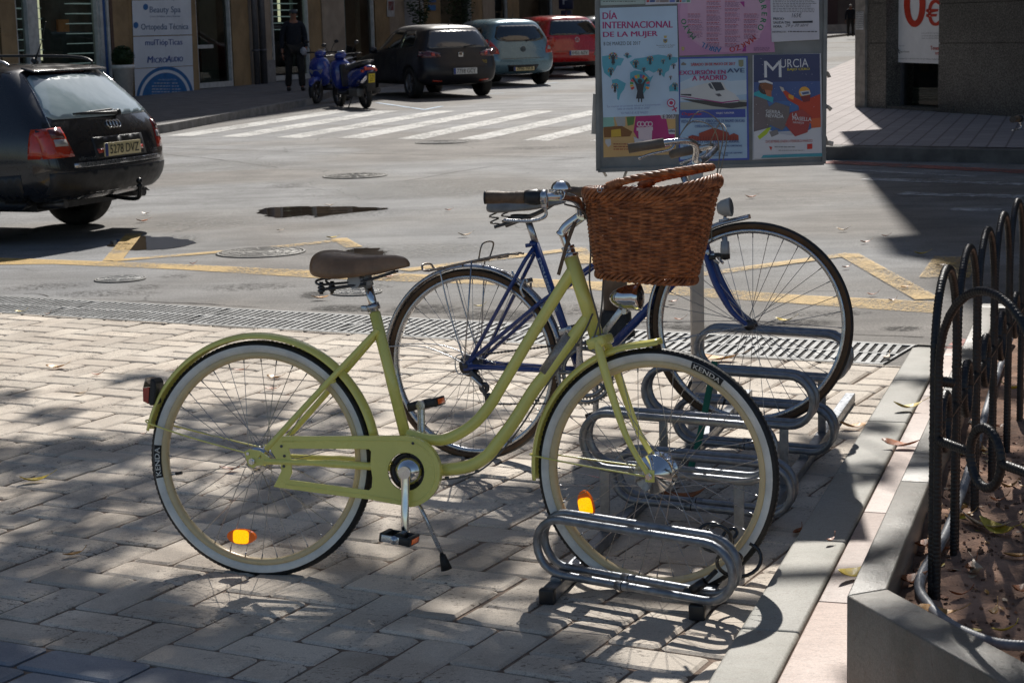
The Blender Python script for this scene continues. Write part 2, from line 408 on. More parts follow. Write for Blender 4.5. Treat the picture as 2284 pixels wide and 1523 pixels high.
# ------------------------------------------------------------ drain grating
dw = (G(0, 663)).dot(VB)-DR
dr = MB(); sl2 = MB()
u_end = (G(1975, 815)).dot(UB); u_end2 = u_end
tr_ = empty('drain_channel', (0, 0, 0), (0, 0, 0), 'long galvanised slotted drain grating between the paving and the asphalt', 'drain')
GRATE = mat('grate steel', (.20, .205, .205), .6, .2, var=.25, scale=9, bmp=.3); DARK = mat('dark void', (.012, .010, .009), .9)
zt = .011
def gbox(mb, u0, v0, u1, v1, z0, z1, sk=0):
    P = [pb(u0, v0), pb(u1, v0), pb(u1+sk, v1), pb(u0+sk, v1)]
    mb.mesh([(p.x, p.y, z0) for p in P]+[(p.x, p.y, z1) for p in P], [(3, 2, 1, 0), (4, 5, 6, 7), (0, 1, 5, 4), (1, 2, 6, 5), (2, 3, 7, 6), (3, 0, 4, 7)], False)
panels = 0; ue = u_end
while ue > -9.6:
    mbp = MB(); L = 1.0; a, b_ = ue-L, ue
    e = .028
    for (v0, v1) in ((0, e), (dw/2-.012, dw/2+.012), (dw-e, dw)): gbox(mbp, a, DR+v0, b_-.006, DR+v1, .0038, zt)
    pitch = .045; sk = -.033
    for (v0, v1) in ((e, dw/2-.012), (dw/2+.012, dw-e)):
        gbox(mbp, a, DR+v0, a+.012, DR+v1, .0038, zt); gbox(mbp, b_-.018, DR+v0, b_-.006, DR+v1, .0038, zt)
        u = a+.045
        while u < b_-.03:
            gbox(mbp, u, DR+v0, u+.024, DR+v1, .0042, zt-.001, sk); u += pitch
    mbp.build('grate', GRATE, tr_); ue -= L
ch = MB(); gbox(ch, -10, DR+.01, u_end-.01, DR+dw-.01, .001, .0035); ch.build('channel', DARK, tr_)
ed = MB(); gbox(ed, -10, DR-.022, u_end, DR-.004, .0, .010); gbox(ed, -10, DR+dw+.002, u_end, DR+dw+.02, 0, .009); ed.build('edge_frame', IRON, tr_)
# asphalt lip / rough fill next to the drain
mb = MB(); n = 160; pts0, pts1 = [], []
for i in range(n+1):
    u = -10+14*i/n; p = pb(u, DR+dw+.02); q = pb(u, DR+dw+.10+.06*noise.noise((u*3, 0, 0))+.03*noise.noise((u*14, 3, 0)))
    pts0.append((p.x, p.y, .008)); pts1.append((q.x, q.y, .0045))
mb.mesh(pts0+pts1, [(i, i+1, n+2+i, n+1+i) for i in range(n)]); tag(mb.build('asphalt_edge', MATS['asphalt']), kind='structure')
# ------------------------------------------------------------ kerb, pink band, planter wall
wallL = empty('planter', (0, 0, 0), (0, 0, 0), 'raised stone planter with grey coping, pink marble band and dry brown soil', 'planter')
def slab_row(mb, o0, o1, t0, t1, L, z0, z1, bev=.012, g=.003, tones=None):
    t = t0
    while t < t1:
        e = min(t+L, t1); bm = bmesh.new(); bmesh.ops.create_cube(bm, size=1)
        for v in bm.verts: v.co = Vector((v.co.x*(o1-o0-2*g), v.co.y*(e-t-2*g), v.co.z*(z1-z0)))
        bmesh.ops.bevel(bm, geom=bm.edges[:], offset=bev, segments=3, affect='EDGES', profile=.5)
        M = Matrix((KN, KD, Vector((0, 0, 1)))).transposed()
        nf = len(mb.f); c = KO+KN*((o0+o1)/2)+KD*((t+e)/2); c.z = (z0+z1)/2
        mb.frombm(bm, c, M, True); bm.free()
        if tones is not None: tones += [random.random()]*(len(mb.f)-nf)
        t = e
tk = []; kb = MB(); slab_row(kb, -.157, -.002, -2.2, 4.65, .86, -.02, .062, .010, .0015, tk)
o = kb.build('kerb', KERBG); settone(o, tk); tag(o, kind='structure')
tk = []; kb = MB(); slab_row(kb, 0, .20, -2.2, 4.65, .95, -.02, .060, .004, .002, tk)
o = kb.build('marble_band', PINK); settone(o, tk); tag(o, kind='structure')
WZ = .30
c0 = G(1889, 1327, WZ); c1 = G(1979, 1312, WZ); f0 = G(2242, 1523, WZ); f1 = G(2284, 1477, WZ)
woff = (c0-KO).dot(KN); wth = (c1-c0).dot(KN); t0 = (c0-KO).dot(KD); TEND = 4.35
FD = ((f0-c0)+(f1-c1)).normalized(); FD.z = 0; FD.normalize()
def wseg(mb, A, B, C, D, z0, z1, bv=.005):
    # A,B outer edge; D,C inner edge; bevelled block
    bm = bmesh.new(); vs = [bm.verts.new((p.x, p.y, z)) for z in (z0, z1) for p in (A, B, C, D)]
    for f in ((3, 2, 1, 0), (4, 5, 6, 7), (0, 1, 5, 4), (1, 2, 6, 5), (2, 3, 7, 6), (3, 0, 4, 7)): bm.faces.new([vs[i] for i in f])
    bmesh.ops.recalc_face_normals(bm, faces=bm.faces); bmesh.ops.bevel(bm, geom=bm.edges[:], offset=bv, segments=3, affect='EDGES', profile=.5)
    mb.frombm(bm, (0, 0, 0), None, True); bm.free()
wm = MB(); tk = []
def addseg(*a):
    n0 = len(wm.f); wseg(wm, *a); tk.extend([random.random()]*(len(wm.f)-n0))
L = TEND-t0; nn_ = 4
ji = c0+(c1-c0)
for i in range(nn_):
    a, b_ = t0+L*i/nn_, t0+L*(i+1)/nn_
    A, B = KO+KN*woff+KD*(a+.001), KO+KN*woff+KD*(b_-.002); C, D = B+KN*wth, A+KN*wth
    if i == 0: A, D = c0.copy(), c1.copy()
    addseg(A, B, C, D, -.02, WZ)
F1 = c1+FD*1.5; F0 = c0+FD*1.5
for i in range(2):
    A, B = c0+FD*(1.5*i/2+.001), c0+FD*(1.5*(i+1)/2-.002); D, C = c1+FD*(1.5*i/2+.001), c1+FD*(1.5*(i+1)/2-.002)
    addseg(A, B, C, D, -.02, WZ+.002*i)
e0, e1 = KO+KN*woff+KD*TEND, KO+KN*(woff+wth)+KD*TEND
addseg(e0, e0+KD*.12, e0+KD*.12+KN*4, e0+KN*4, -.02, WZ)
o = wm.build('coping_wall', WALLG, wallL); settone(o, tk)
# soil
sb = MB(); nx, ny = 90, 150; SZ = .205
def soilz(x, y): return SZ+.03*noise.noise((x*2.2, y*2.2, 1))+.018*noise.noise((x*9, y*9, 4))+.010*noise.noise((x*30, y*30, 7))
def inbed(p): return (p-c1).dot(KN) > -.02 and True
pts = []; idx = {}
for j in range(ny+1):
    for i in range(nx+1):
        o_ = woff+wth-.02+3.3*(i/nx)**1.4; t = t0-1.4+(TEND-t0+1.45)*j/ny
        p = KO+KN*o_+KD*t
        # clip against the slanting front wall: push points behind its inner face
        fn_ = Vector((-FD.y, FD.x, 0)); 
        if fn_.dot(KN) < 0: fn_ = -fn_
        d_ = (p-c1).dot(fn_)
        if d_ < -.03: p = p-fn_*(d_+.03)
        pts.append((p.x, p.y, soilz(p.x, p.y)))
sb.mesh(pts, [(j*(nx+1)+i, j*(nx+1)+i+1, (j+1)*(nx+1)+i+1, (j+1)*(nx+1)+i) for j in range(ny) for i in range(nx)])
SOIL = mat('dry soil', (.31, .185, .125), .95, var=.35, scale=6, bmp=1.0, bscale=60)
sb.build('soil', SOIL, wallL, fixn=False)
# ------------------------------------------------------------ painted markings
def marking(name, pts, m, dz=.004):
    P = [G(*p) for p in pts]; mb = MB(); n = len(P)//2
    # pts: left chain then right chain (same length)
    V = [(p.x, p.y, p.z+dz) for p in P]
    mb.mesh(V, [(i, i+1, n+i+1, n+i) for i in range(n-1)], False)
    o = mb.build(name, m); tag(o, kind='structure')
    for p in o.data.polygons: pass
    return o
marking('yellow_line', [(-60, 574), (120, 580), (400, 590), (720, 605), (1090, 618), (1400, 632), (1800, 660), (2085, 674), (-60, 592), (120, 590), (400, 602), (720, 622), (1090, 636), (1400, 652), (1800, 680), (2085, 700)], YP)
def band(name, a, b, w, m, dz=.005, taper=None):
    A, B = G(*a), G(*b); d = (B-A); d.z = 0; L = d.length; d.normalize(); nrm = Vector((-d.y, d.x, 0)); n = max(1, int(L/2)); mb = MB(); V = []
    for i in range(n+1):
        p = A+d*L*i/n; p.z = gz(p.y)+dz; V += [p-nrm*w/2, p+nrm*w/2]
    mb.mesh(V, [(2*i, 2*i+2, 2*i+3, 2*i+1) for i in range(n)], False)
    return tag(mb.build(name, m), kind='structure')
for i, (a, b, w) in enumerate((((250, 583), (300, 522), .14), ((250, 583), (505, 562), .13), ((575, 557), (760, 537), .14), ((755, 533), (790, 553), .13),
    ((900, 605), (1290, 556), .14), ((1285, 554), (1310, 590), .14), ((1560, 615), (1900, 568), .14), ((1890, 568), (2070, 670), .15), ((2105, 622), (2135, 575), .3))):
    band('yellow_zigzag', a, b, w, YP, .0055+.0005*i)
# zebra crossing: eight bars parallel to the far kerb
zb = [((370, 304), (735, 248)), ((490, 306), (840, 248)), ((615, 308), (967, 248)), ((753, 309), (1071, 248)), ((884, 311), (1189, 248)), ((1020, 312), (1313, 248)), ((1165, 314), (1440, 249)), ((1315, 316), (1565, 250))]
for i, (a, b) in enumerate(zb):
    A, B = G(*a), G(*b); mb = MB(); n = 4; ex = G(a[0]+62, a[1]+1)-A; V = []
    for k in range(n+1):
        p = A.lerp(B, k/n); q = p+ex*.93; V += [(p.x, p.y, gz(p.y)+.0045), (q.x, q.y, gz(q.y)+.0045)]
    mb.mesh(V, [(2*k, 2*k+1, 2*k+3, 2*k+2) for k in range(n)], False); tag(mb.build('zebra_bar', WP), kind='structure')
for a, b, w in (((840, 230), (950, 246), .10), ((945, 246), (985, 238), .10), ((1060, 212), (1125, 208), .10), ((1190, 190), (1245, 185), .10)): band('bay_line', a, b, w, BLP, .006)
for a, b, w in (((1850, 378), (2180, 395), .12), ((1925, 400), (2284, 412), .3), ((2010, 432), (2284, 440), .3), ((2120, 468), (2230, 470), .25)): band('worn_bar', a, b, w, WP2, .0045)
band('red_gutter', (1840, 362), (2500, 395), .35, RDP, .006); band('red_gutter', (2120, 768), (2600, 790), .28, RDP, .006)
# ------------------------------------------------------------ manholes
def manhole(px, py, wpx, mat_, label, spokes=10, ringn=2, z=.006, name='manhole_cover'):
    c = G(px, py); w = (G(px+wpx/2, py)-G(px-wpx/2, py)).length; r = w/2
    root = empty(name, c, (0, 0, random.random()), label, 'manhole cover', 'manhole covers in the road')
    mb = MB(); mb.lathe([(r*1.0, 0), (r*1.0, z+.002), (r*.93, z+.004), (r*.93, 0)], 40, ax='z'); mb.build('rim', IRON, root)
    mb = MB(); mb.lathe([(r*.915, 0), (r*.915, z), (r*.89, z+.003), (0.001, z+.003)], 40, ax='z')
    for k in range(1, ringn+3):
        q = r*.86*k/(ringn+2); mb.lathe([(q-.006, z+.003), (q-.006, z+.006), (q+.006, z+.006), (q+.006, z+.003)], 36, ax='z')
    for k in range(spokes):
        a = 2*pi*k/spokes; M = Matrix.Rotation(a, 3, 'Z'); mb.box(M @ Vector((r*.62, 0, z+.0045)), (r*.42, .018, .003), M)
    mb.build('lid', mat_, root)
manhole(792, 393, 136, IRON, 'dark patterned iron cover far out in the sunlit road', 18, 4)
manhole(582, 564, 190, IRON, 'large old iron cover smeared with yellow paint', 8, 3)
manhole(268, 624, 108, MHG, 'small pale grey cover left of the saddle near the drain', 6, 1)
manhole(795, 653, 112, MHG, 'pale grey spoked cover under the brown saddle by the drain', 8, 2)
manhole(985, 318, 110, MATS['asphalt'], 'worn cover filled with asphalt below the zebra crossing', 0, 1)
# tar repairs, grit and seams on the road
def tarmat(name, col, thr):
    m, t, b = newmat(name); co = coords(t); out = [n for n in t.nodes if n.type == 'OUTPUT_MATERIAL'][0]
    b.inputs['Base Color'].default_value = (*col, 1); b.inputs['Roughness'].default_value = .8; bump(t, b, noise_n(t, co, 60, 5), .8, .01)
    tr = t.nodes.new('ShaderNodeBsdfTransparent'); mx = t.nodes.new('ShaderNodeMixShader')
    a_ = t.nodes.new('ShaderNodeAttribute'); a_.attribute_name = 'edge'
    f = mixc(t, 1, ramp(t, noise_n(t, coords(t, (1, 1.5, 1)), 26, 8, .8), [(thr-.05, 0), (thr+.05, 1)]), a_.outputs['Fac'], 'MULTIPLY')
    t.links.new(f, mx.inputs[0]); t.links.new(tr.outputs[0], mx.inputs[1]); t.links.new(b.outputs[0], mx.inputs[2]); t.links.new(mx.outputs[0], out.inputs[0]); return m
TARM = tarmat('broken tar', (.045, .04, .036), .50); TARM2 = tarmat('thin tar stain', (.09, .085, .08), .58); LGT = tarmat('pale dusty wear', (.36, .35, .33), .56)
def blotch(px, py, wx, wy, m, z=.0025, n=26):
    c = G(px, py); rx = (G(px+wx/2, py)-G(px-wx/2, py)).length/2; ry = max(.05, abs(G(px, py-wy/2).y-G(px, py+wy/2).y)/2); mb = MB(); V = [(c.x, c.y, c.z+z)]; E = [1.0]
    for k, f in ((1, .55), (2, 1.0)):
        for i in range(n):
            a = 2*pi*i/n; q = f*(1+.3*noise.noise((cos(a)*1.7+px, sin(a)*1.7, 0))); x, y = c.x+rx*q*cos(a), c.y+ry*q*sin(a); V.append((x, y, gz(y)+z)); E.append(1.0 if k == 1 else 0)
    mb.mesh(V, [(0, 1+i, 1+(i+1) % n) for i in range(n)]+[(1+i, 1+n+i, 1+n+(i+1) % n, 1+(i+1) % n) for i in range(n)], False); o = mb.build('tar_patch', m); tag(o, kind='structure')
    at_ = o.data.attributes.new('edge', 'FLOAT', 'POINT'); at_.data.foreach_set('value', E)
for a in ((760, 690, 160, 22, TARM), (700, 658, 70, 18, TARM), (950, 690, 190, 26, TARM), (1120, 705, 260, 30, TARM), (1500, 735, 220, 26, TARM), (1760, 722, 260, 20, TARM), (2010, 733, 110, 14, TARM), (330, 640, 90, 14, TARM2), (390, 617, 80, 10, TARM2), (560, 640, 260, 20, TARM2), (830, 640, 120, 14, TARM2),
          (640, 415, 90, 12, TARM2), (1010, 318, 160, 10, TARM2), (1200, 330, 200, 8, TARM2), (100, 640, 200, 20, TARM2), (1850, 700, 240, 16, TARM2), (1550, 560, 300, 30, LGT), (900, 560, 500, 40, LGT), (1000, 420, 700, 50, LGT), (500, 370, 400, 24, LGT), (450, 500, 300, 30, LGT), (1300, 690, 300, 30, TARM2), (230, 655, 260, 16, TARM2)): blotch(*a)
def seam(pts, w, m=None):
    P_ = [G(*p) for p in pts]; sp = spline(P_, 14); mb = MB(); V = []
    for i, p in enumerate(sp):
        d = (sp[min(i+1, len(sp)-1)]-sp[max(i-1, 0)]); d.z = 0; d.normalize(); nn_ = Vector((-d.y, d.x, 0)); q = w*(.5+.8*abs(noise.noise((p.x*5, p.y*5, 2)))); o_ = nn_*(.04*noise.noise((p.x*4, p.y*4, 9))); V += [(p.x+o_.x-nn_.x*q, p.y+o_.y-nn_.y*q, gz(p.y)+.003), (p.x+o_.x+nn_.x*q, p.y+o_.y+nn_.y*q, gz(p.y)+.003)]
    mb.mesh(V, [(2*i, 2*i+1, 2*i+3, 2*i+2) for i in range(len(sp)-1)], False); tag(mb.build('road_crack', mat('crack black', (.07, .062, .055), .9)), kind='structure')
seam([(360, 330), (600, 338), (900, 345), (1300, 352)], .012); seam([(370, 345), (480, 356), (620, 374)], .010); seam([(900, 405), (1100, 372), (1330, 350)], .008); seam([(0, 662), (300, 671), (600, 688), (900, 704), (1200, 716)], .010); seam([(1500, 732), (1800, 742), (2060, 752)], .009); seam([(40, 658), (80, 655), (130, 668), (200, 668)], .006)
# puddles
PUD, t_, b_ = newmat('puddle water'); b_.inputs['Base Color'].default_value = (.035, .028, .022, 1); b_.inputs['Roughness'].default_value = .03; b_.inputs['Specular IOR Level'].default_value = .6
bump(t_, b_, noise_n(t_, coords(t_), 5, 2), .02, .01)
def puddle(poly, label):
    P = []
    poly = [tuple(q[:2]) for q in spline([(a, b, 0) for a, b in poly], 4, True)]; n = len(poly)
    for i in range(n):
        a, b = poly[i], poly[(i+1) % n]
        for k in range(3):
            t = k/3; x, y = a[0]+(b[0]-a[0])*t, a[1]+(b[1]-a[1])*t
            g = G(x, y); d = .045*noise.noise((g.x*7, g.y*7, 0))+.03*noise.noise((g.x*22, g.y*22, 3)); P.append((g.x+d, g.y+d*1.3, g.z+.0035))
    mb = MB(); mb.mesh(P, [tuple(range(len(P)))], False); o = mb.build('puddle', PUD)
    if o.data.polygons[0].normal.z < 0: o.data.flip_normals()
    tag(o, kind='structure')
for a in ((725, 474, 330, 34, TARM2), (345, 542, 230, 36, TARM2), (812, 566, 130, 30, TARM2)): blotch(*a)
puddle([(585, 466), (680, 461), (800, 463), (868, 466), (800, 474), (740, 480), (700, 486), (690, 480), (620, 487), (590, 478)], '')
puddle([(250, 540), (300, 529), (370, 529), (432, 540), (400, 552), (340, 558), (262, 556)], '')
puddle([(770, 562), (800, 554), (845, 557), (860, 566), (830, 580), (780, 576)], '')
# ------------------------------------------------------------ bicycles
def paintm(name, col, rough=.28, coat=.6): return mat(name, col, rough, 0, .05, 3, 0, coat)
YEL = paintm('pale lime yellow paint', (.90, .83, .21), .25, .7); BLU = paintm('dark blue paint', (.012, .045, .22), .3, .6)
CREAM = mat('cream rim paint', (.74, .58, .32), .32, var=.06, coat=.3); WW = mat('whitewall rubber', (.80, .79, .73), .5, var=.1, scale=14)
BRN = mat('brown leatherette', (.27, .155, .082), .38, var=.18, scale=20, bmp=.15, coat=.15); GRIP = mat('brown grip leather', (.15, .095, .058), .6, var=.25, scale=40, bmp=.2)
TAN = mat('tan tyre wall', (.10, .052, .02), .6, var=.25, scale=12); GREYP = mat('grey silver plastic', (.36, .365, .37), .35, .2, .08, 12)
AMB = mat('amber reflector edge', (.8, .16, .004), .15, coat=.5, emit=(.9, .12, 0, .10)); AMB2, _t, _b = newmat('amber prism reflector')  # faint emission put into the reflector edges as flash glow, pedals too
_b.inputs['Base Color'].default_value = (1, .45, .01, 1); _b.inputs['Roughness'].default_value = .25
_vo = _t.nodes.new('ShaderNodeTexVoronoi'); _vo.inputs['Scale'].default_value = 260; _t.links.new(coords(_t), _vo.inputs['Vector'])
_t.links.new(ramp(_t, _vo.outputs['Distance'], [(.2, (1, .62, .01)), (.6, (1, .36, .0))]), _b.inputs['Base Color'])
_b.inputs['Emission Color'].default_value = (1, .50, .0, 1); _b.inputs['Emission Strength'].default_value = 1.1  # emission added to imitate retro-reflected flash
REDL = mat('red lens', (.45, .012, .012), .12, coat=.8); CLR = glassm('clear plastic', (.8, .8, .8), .04, 1.2); INK = mat('black lettering', (.02, .02, .02), .6); DECAL = mat('silver grey reflective decal', (.34, .31, .28), .3, .35, .18, 300)
DKS = mat('dark steel', (.10, .10, .105), .4, .8, .2, 30); CABLE = mat('grey cable sleeve', (.13, .12, .11), .5)
def dress(p): return [tuple(q) for q in p]
def wheel(parent, name, R_, cen, white=True, teeth=None, hubr=.018, refl=None, valve=None, txt=None, n=36, M=None, hubw=.05):
    """wheel in its own frame: axle along local y, centre cen; M maps local to bike frame"""
    X = (Matrix.Translation(cen) @ (M.to_4x4() if M else Matrix.Identity(4)))
    rt = .019 if white else .014; rc = R_-rt
    mb = MB(); mb.X = X; k = 16
    prof = [(rc+rt*cos(2*pi*i/k), rt*sin(2*pi*i/k)) for i in range(k)]
    mb.lathe(prof, 96, closed=True)
    if not white:
        pass
    else:   # tread blocks on the shoulder
        for i in range(150):
            a = 2*pi*i/150
            for s_ in (-1, 1):
                Mt = Matrix.Rotation(-a, 3, 'Y'); 
                mb.box(Mt @ Vector((rc+rt*.90, s_*rt*.42, 0)), (.0016, .006, .0082), Mt @ Matrix.Rotation(s_*.45, 3, 'Z'))
    ty = mb.build(name, BLK, parent)
    sw = MB(); sw.X = X; r0 = rt*1.035
    a0, a1 = (pi*1.0, pi*.41) if white else (pi*.98, pi*.36)
    for s_ in (1, -1):
        sw.lathe([(rc+r0*cos(a0+(a1-a0)*i/8), s_*r0*sin(a0+(a1-a0)*i/8)) for i in range(9)], 96)
    sw.build('sidewall', WW if white else TAN, ty)
    rim = MB(); rim.X = X; ro = R_-2*rt+.003
    if white: pr = [(ro, .013), (ro-.004, .015), (ro-.013, .0145), (ro-.018, .008), (ro-.019, 0), (ro-.018, -.008), (ro-.013, -.0145), (ro-.004, -.015), (ro, -.013)]
    else: pr = [(ro, .010), (ro-.003, .012), (ro-.014, .0115), (ro-.016, 0), (ro-.014, -.0115), (ro-.003, -.012), (ro, -.010)]
    rim.lathe(pr, 96, closed=True); rim.build('rim', CREAM if white else ALU, ty)
    sp = MB(); sp.X = X; ri = ro-.016
    for i in range(n):
        side = 1 if i % 2 else -1; a = 2*pi*i/n; d = (1 if (i//2) % 2 else -1)*2*pi*3/(n/2)*.86
        hb = a+d; p = Vector((hubr*1.35*cos(hb), side*hubw*.55, hubr*1.35*sin(hb))); q = Vector((ri*cos(a), side*.002, ri*sin(a)))
        sp.tube([p, q], .00105, 4, caps=False); sp.tube([q-(q-p).normalized()*.014, q], .0021, 5)
    sp.build('spokes', STL, ty)
    hb = MB(); hb.X = X; w = hubw
    hb.lathe([(.001, w*1.25), (.008, w*1.25), (.009, w*.72), (hubr*1.5, w*.66), (hubr*1.55, w*.56), (hubr*.9, w*.42), (hubr*.8, 0), (hubr*.9, -w*.42), (hubr*1.55, -w*.56), (hubr*1.5, -w*.66), (.009, -w*.72), (.008, -w*1.25), (.001, -w*1.25)], 28)
    hb.build('hub', CHR if white else DKS, ty)
    if valve is not None:
        vb = MB(); vb.X = X; d_ = Vector((cos(valve), 0, sin(valve))); vb.tube([d_*(ri+.003), d_*(ri-.022)], .0028, 8); vb.mi = 1; vb.tube([d_*(ri-.020), d_*(ri-.040)], .0048, 8)
        vb.build('valve', [ALU, BLKP], ty)
    for (a, rr, tilt) in (refl or []):
        rb = MB(); c = Vector((rr*cos(a), 0, rr*sin(a))); T = Matrix.Rotation(-(a+pi/2)+tilt, 4, 'Y'); rb.X = X @ Matrix.Translation(c) @ T
        pr_ = arc(0, 0, .045, 0, 2*pi, 28, .0225)[:-1]
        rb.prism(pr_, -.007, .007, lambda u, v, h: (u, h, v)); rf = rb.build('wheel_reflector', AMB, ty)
        r2 = MB(); r2.X = rb.X; pr_ = [(.025*(abs(cos(t))**.5)*(1 if cos(t) > 0 else -1), .0205*(abs(sin(t))**.5)*(1 if sin(t) > 0 else -1)) for t in [2*pi*i/32 for i in range(32)]]
        for s_ in (-1, 1): r2.prism(pr_, .0072*s_, .0088*s_, lambda u, v, h: (u, h, v))
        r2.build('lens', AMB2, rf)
    if txt:
        s_, ac, span, side = txt; lb = MB(); lb.X = X; rm = rc-.002-.004; yy = side*(rt*1.035+.0007)
        def ring(a_, b_, e=0): 
            an = ac-side*-1*a_/rm*1.0; rr = rm+b_
            dy = rt*1.036*sqrt(max(.05, 1-((rr-rc)/(rt*1.035))**2))+e
            return (rr*cos(an), side*dy, rr*sin(an))
        m = 14; hw_ = span/2; hh_ = .0105; V = []
        for i in range(m+1):
            for j in range(5): V.append(ring(-hw_+2*hw_*i/m, -hh_+2*hh_*j/4, .0006))
        lb.mesh(V, [(i*5+j, i*5+j+1, (i+1)*5+j+1, (i+1)*5+j) for i in range(m) for j in range(4)], False)
        lb.mi = 1; put_text(lb, s_, lambda a_, b_: ring(a_, b_, .0016), w=span*.86, h=.0135, center=True, bold=.02)
        lb.build('tyre_lettering', [INK, WW], ty)
    return ty
def place_tube(mb, pts, r, n=10, seg=14): mb.tube(spline(pts, n) if len(pts) > 2 else pts, r, seg)
HB = .348
def Z(p): return (p[0], p[1], p[2]+HB)
yb = empty('bicycle', (-.7555, 5.3692, 0), (-.1075, 0, -.2594), 'pale yellow step-through city bicycle with whitewall tyres and brown saddle, nearest the camera', 'bicycle')
# steering transform about the head tube
def steerM(p0, ax, ang):
    return Matrix.Translation(p0) @ Matrix.Rotation(ang, 4, Vector(ax).normalized()) @ Matrix.Translation(-Vector(p0))
hax = Vector((.928-1.010, 0, .607-.363)).normalized(); ST = steerM(Vector((1.01, 0, .363+HB)), hax, -.128)
WBY = 1.178
# frame
fr = MB()
fr.tube([(.353, 0, .434+HB), (.452, 0, .055+HB)], .0165, 18); 
fr.tube(spline([Z(p) for p in [(.945, 0, .573), (.825, 0, .385), (.733, 0, .233), (.699, 0, .178), (.656, 0, .127), (.61, 0, .094), (.562, 0, .073), (.511, 0, .073), (.45, 0, .086)]], 8), .0165, 18)
fr.tube(spline([Z(p) for p in [(.992, 0, .440), (.95, 0, .387), (.863, 0, .269), (.826, 0, .222), (.767, 0, .130), (.72, 0, .068), (.687, 0, .029), (.635, 0, -.001), (.554, 0, -.014), (.469, 0, -.015)]], 8), .0185, 18)
fr.tube([Z((.930, 0, .600)), Z((1.008, 0, .369))], .0205, 20)
fr.tube([(.469, -.038, -.015+HB), (.469, .038, -.015+HB)], .024, 20)
for s_ in (-1, 1):
    fr.tube(spline([Z(p) for p in [(.368, s_*.012, .385), (.33, s_*.022, .345), (.18, s_*.048, .185), (.04, s_*.058, .035)]], 6), .009, 12)
    fr.tube(spline([Z(p) for p in [(.46, s_*.022, -.012), (.36, s_*.040, -.006), (.2, s_*.052, 0), (.035, s_*.058, .0)]], 6), [.0115]*12+[.009]*7, 12)
    vs, fs = shape2d([[(-.026, .026), (-.012, .034), (.02, .030), (.05, .012), (.05, -.008), (.012, -.012), (0, -.020), (-.014, -.012), (-.02, .006)], arc(-.002, 0, .0065, 0, 2*pi, 10)[:-1], [(.014, .006), (.030, .010), (.024, .022)]], .005, .0008)
    fr.mesh([(x, s_*.060+z, y+HB) for x, y, z in vs], fs, False)
fr.tube([Z((.235, -.042, .235)), Z((.235, .042, .235))], .006, 8)
fro = fr.build('frame', YEL, yb)
b_ = MB(); b_.tube([Z((.930, 0, .376)), Z((.857, 0, .270))], .0192, 20); b_.build('frame_decal', DECAL, fro)
b_ = MB(); b_.mi = 0
b_.tube([Z((.352, 0, .440)), Z((.345, 0, .458))], .0200, 18); b_.box(Z((.325, 0, .445)), (.022, .022, .018), None, .003); b_.build('seat_clamp', ALU, yb)
b_ = MB(); b_.tube([Z((.36, 0, .41)), Z((.331, 0, .522))], .0128, 18); b_.build('seat_post', CHR, yb)
# fork, fenders
def fork(mb, pts, s_): mb.tube(spline([Z((p[0], s_*p[1], p[2])) for p in pts], 8), [.0125]*9+[.0125-.0045*min(1, i/20) for i in range(8*(len(pts)-1)+1-9)], 14)
fk = MB(); fk.X = ST
fp = [(1.018, .034, .368), (1.045, .046, .285), (1.075, .050, .195), (1.105, .053, .115), (1.138, .056, .055), (WBY, .058, -.002)]
for s_ in (-1, 1):
    fork(fk, fp, s_); fk.box(Z((WBY, s_*.058, 0)), (.026, .006, .034), None, .002)
fk.box(Z((1.016, 0, .362)), (.052, .092, .030), Matrix.Rotation(-.33, 3, 'Y'), .008); fk.tube([Z((1.008, 0, .373)), Z((1.016, 0, .350))], .022, 18)
fko = fk.build('fork', YEL, yb)
hs = MB(); hs.X = ST
for a, b, r in ((.366, .378, .0225), (.596, .604, .0225), (.604, .618, .017), (.618, .626, .019)):
    f = lambda z: Z((.928+(.607-z)*.336, 0, z)); hs.tube([f(a), f(b)], r, 20)
    if b in (.378, .626): hs.build('headset', CHR, yb); hs = MB(); hs.X = ST
def fender(mb, cx, cz, r, a0, a1, w, n=48, flare=0, drop=.012):
    prof = [(-w/2, -drop), (-w/2*.92, -.004), (-w/4, .003), (0, .005), (w/4, .003), (w/2*.92, -.004), (w/2, -drop)]; pts = []
    for i in range(n+1):
        a = a0+(a1-a0)*i/n; e = flare*max(0, (i/n-.9)*10)**2
        for y, d in prof: pts.append(((r+d+e)*cos(a)+cx, y, (r+d+e)*sin(a)+cz+HB))
    m = len(prof); mb.mesh(pts, [(i*m+k, i*m+k+1, (i+1)*m+k+1, (i+1)*m+k) for i in range(n) for k in range(m-1)])
def stay(mb, pts, r=.0024): mb.tube(spline(pts, 6) if len(pts) > 2 else pts, r, 8)
rf = MB(); fender(rf, 0, 0, .366, R(168), R(12), .052)
rfo = rf.build('rear_fender', YEL, yb); md = rfo.modifiers.new('s', 'SOLIDIFY'); md.thickness = .0016
st = MB()
for s_ in (-1, 1): stay(st, [Z((-.012, s_*.066, .022)), Z((-.20, s_*.052, .062)), Z((-.335, s_*.031, .095)), Z((-.358, s_*.02, .104)), Z((-.360, 0, .104))])
st.build('fender_stay', YEL, yb)
ff = MB(); ff.X = ST; fender(ff, WBY, 0, .364, R(186), R(88), .050, 40, .008, .013)
ffo = ff.build('front_fender', YEL, yb); md = ffo.modifiers.new('s', 'SOLIDIFY'); md.thickness = .0016
st = MB(); st.X = ST
for s_ in (-1, 1): stay(st, [Z((WBY-.012, s_*.066, .0)), Z((WBY-.20, s_*.05, .018)), Z((WBY-.345, s_*.03, .034)), Z((WBY-.368, s_*.018, .036)), Z((WBY-.370, 0, .036))])
st.build('fender_stay', YEL, yb)
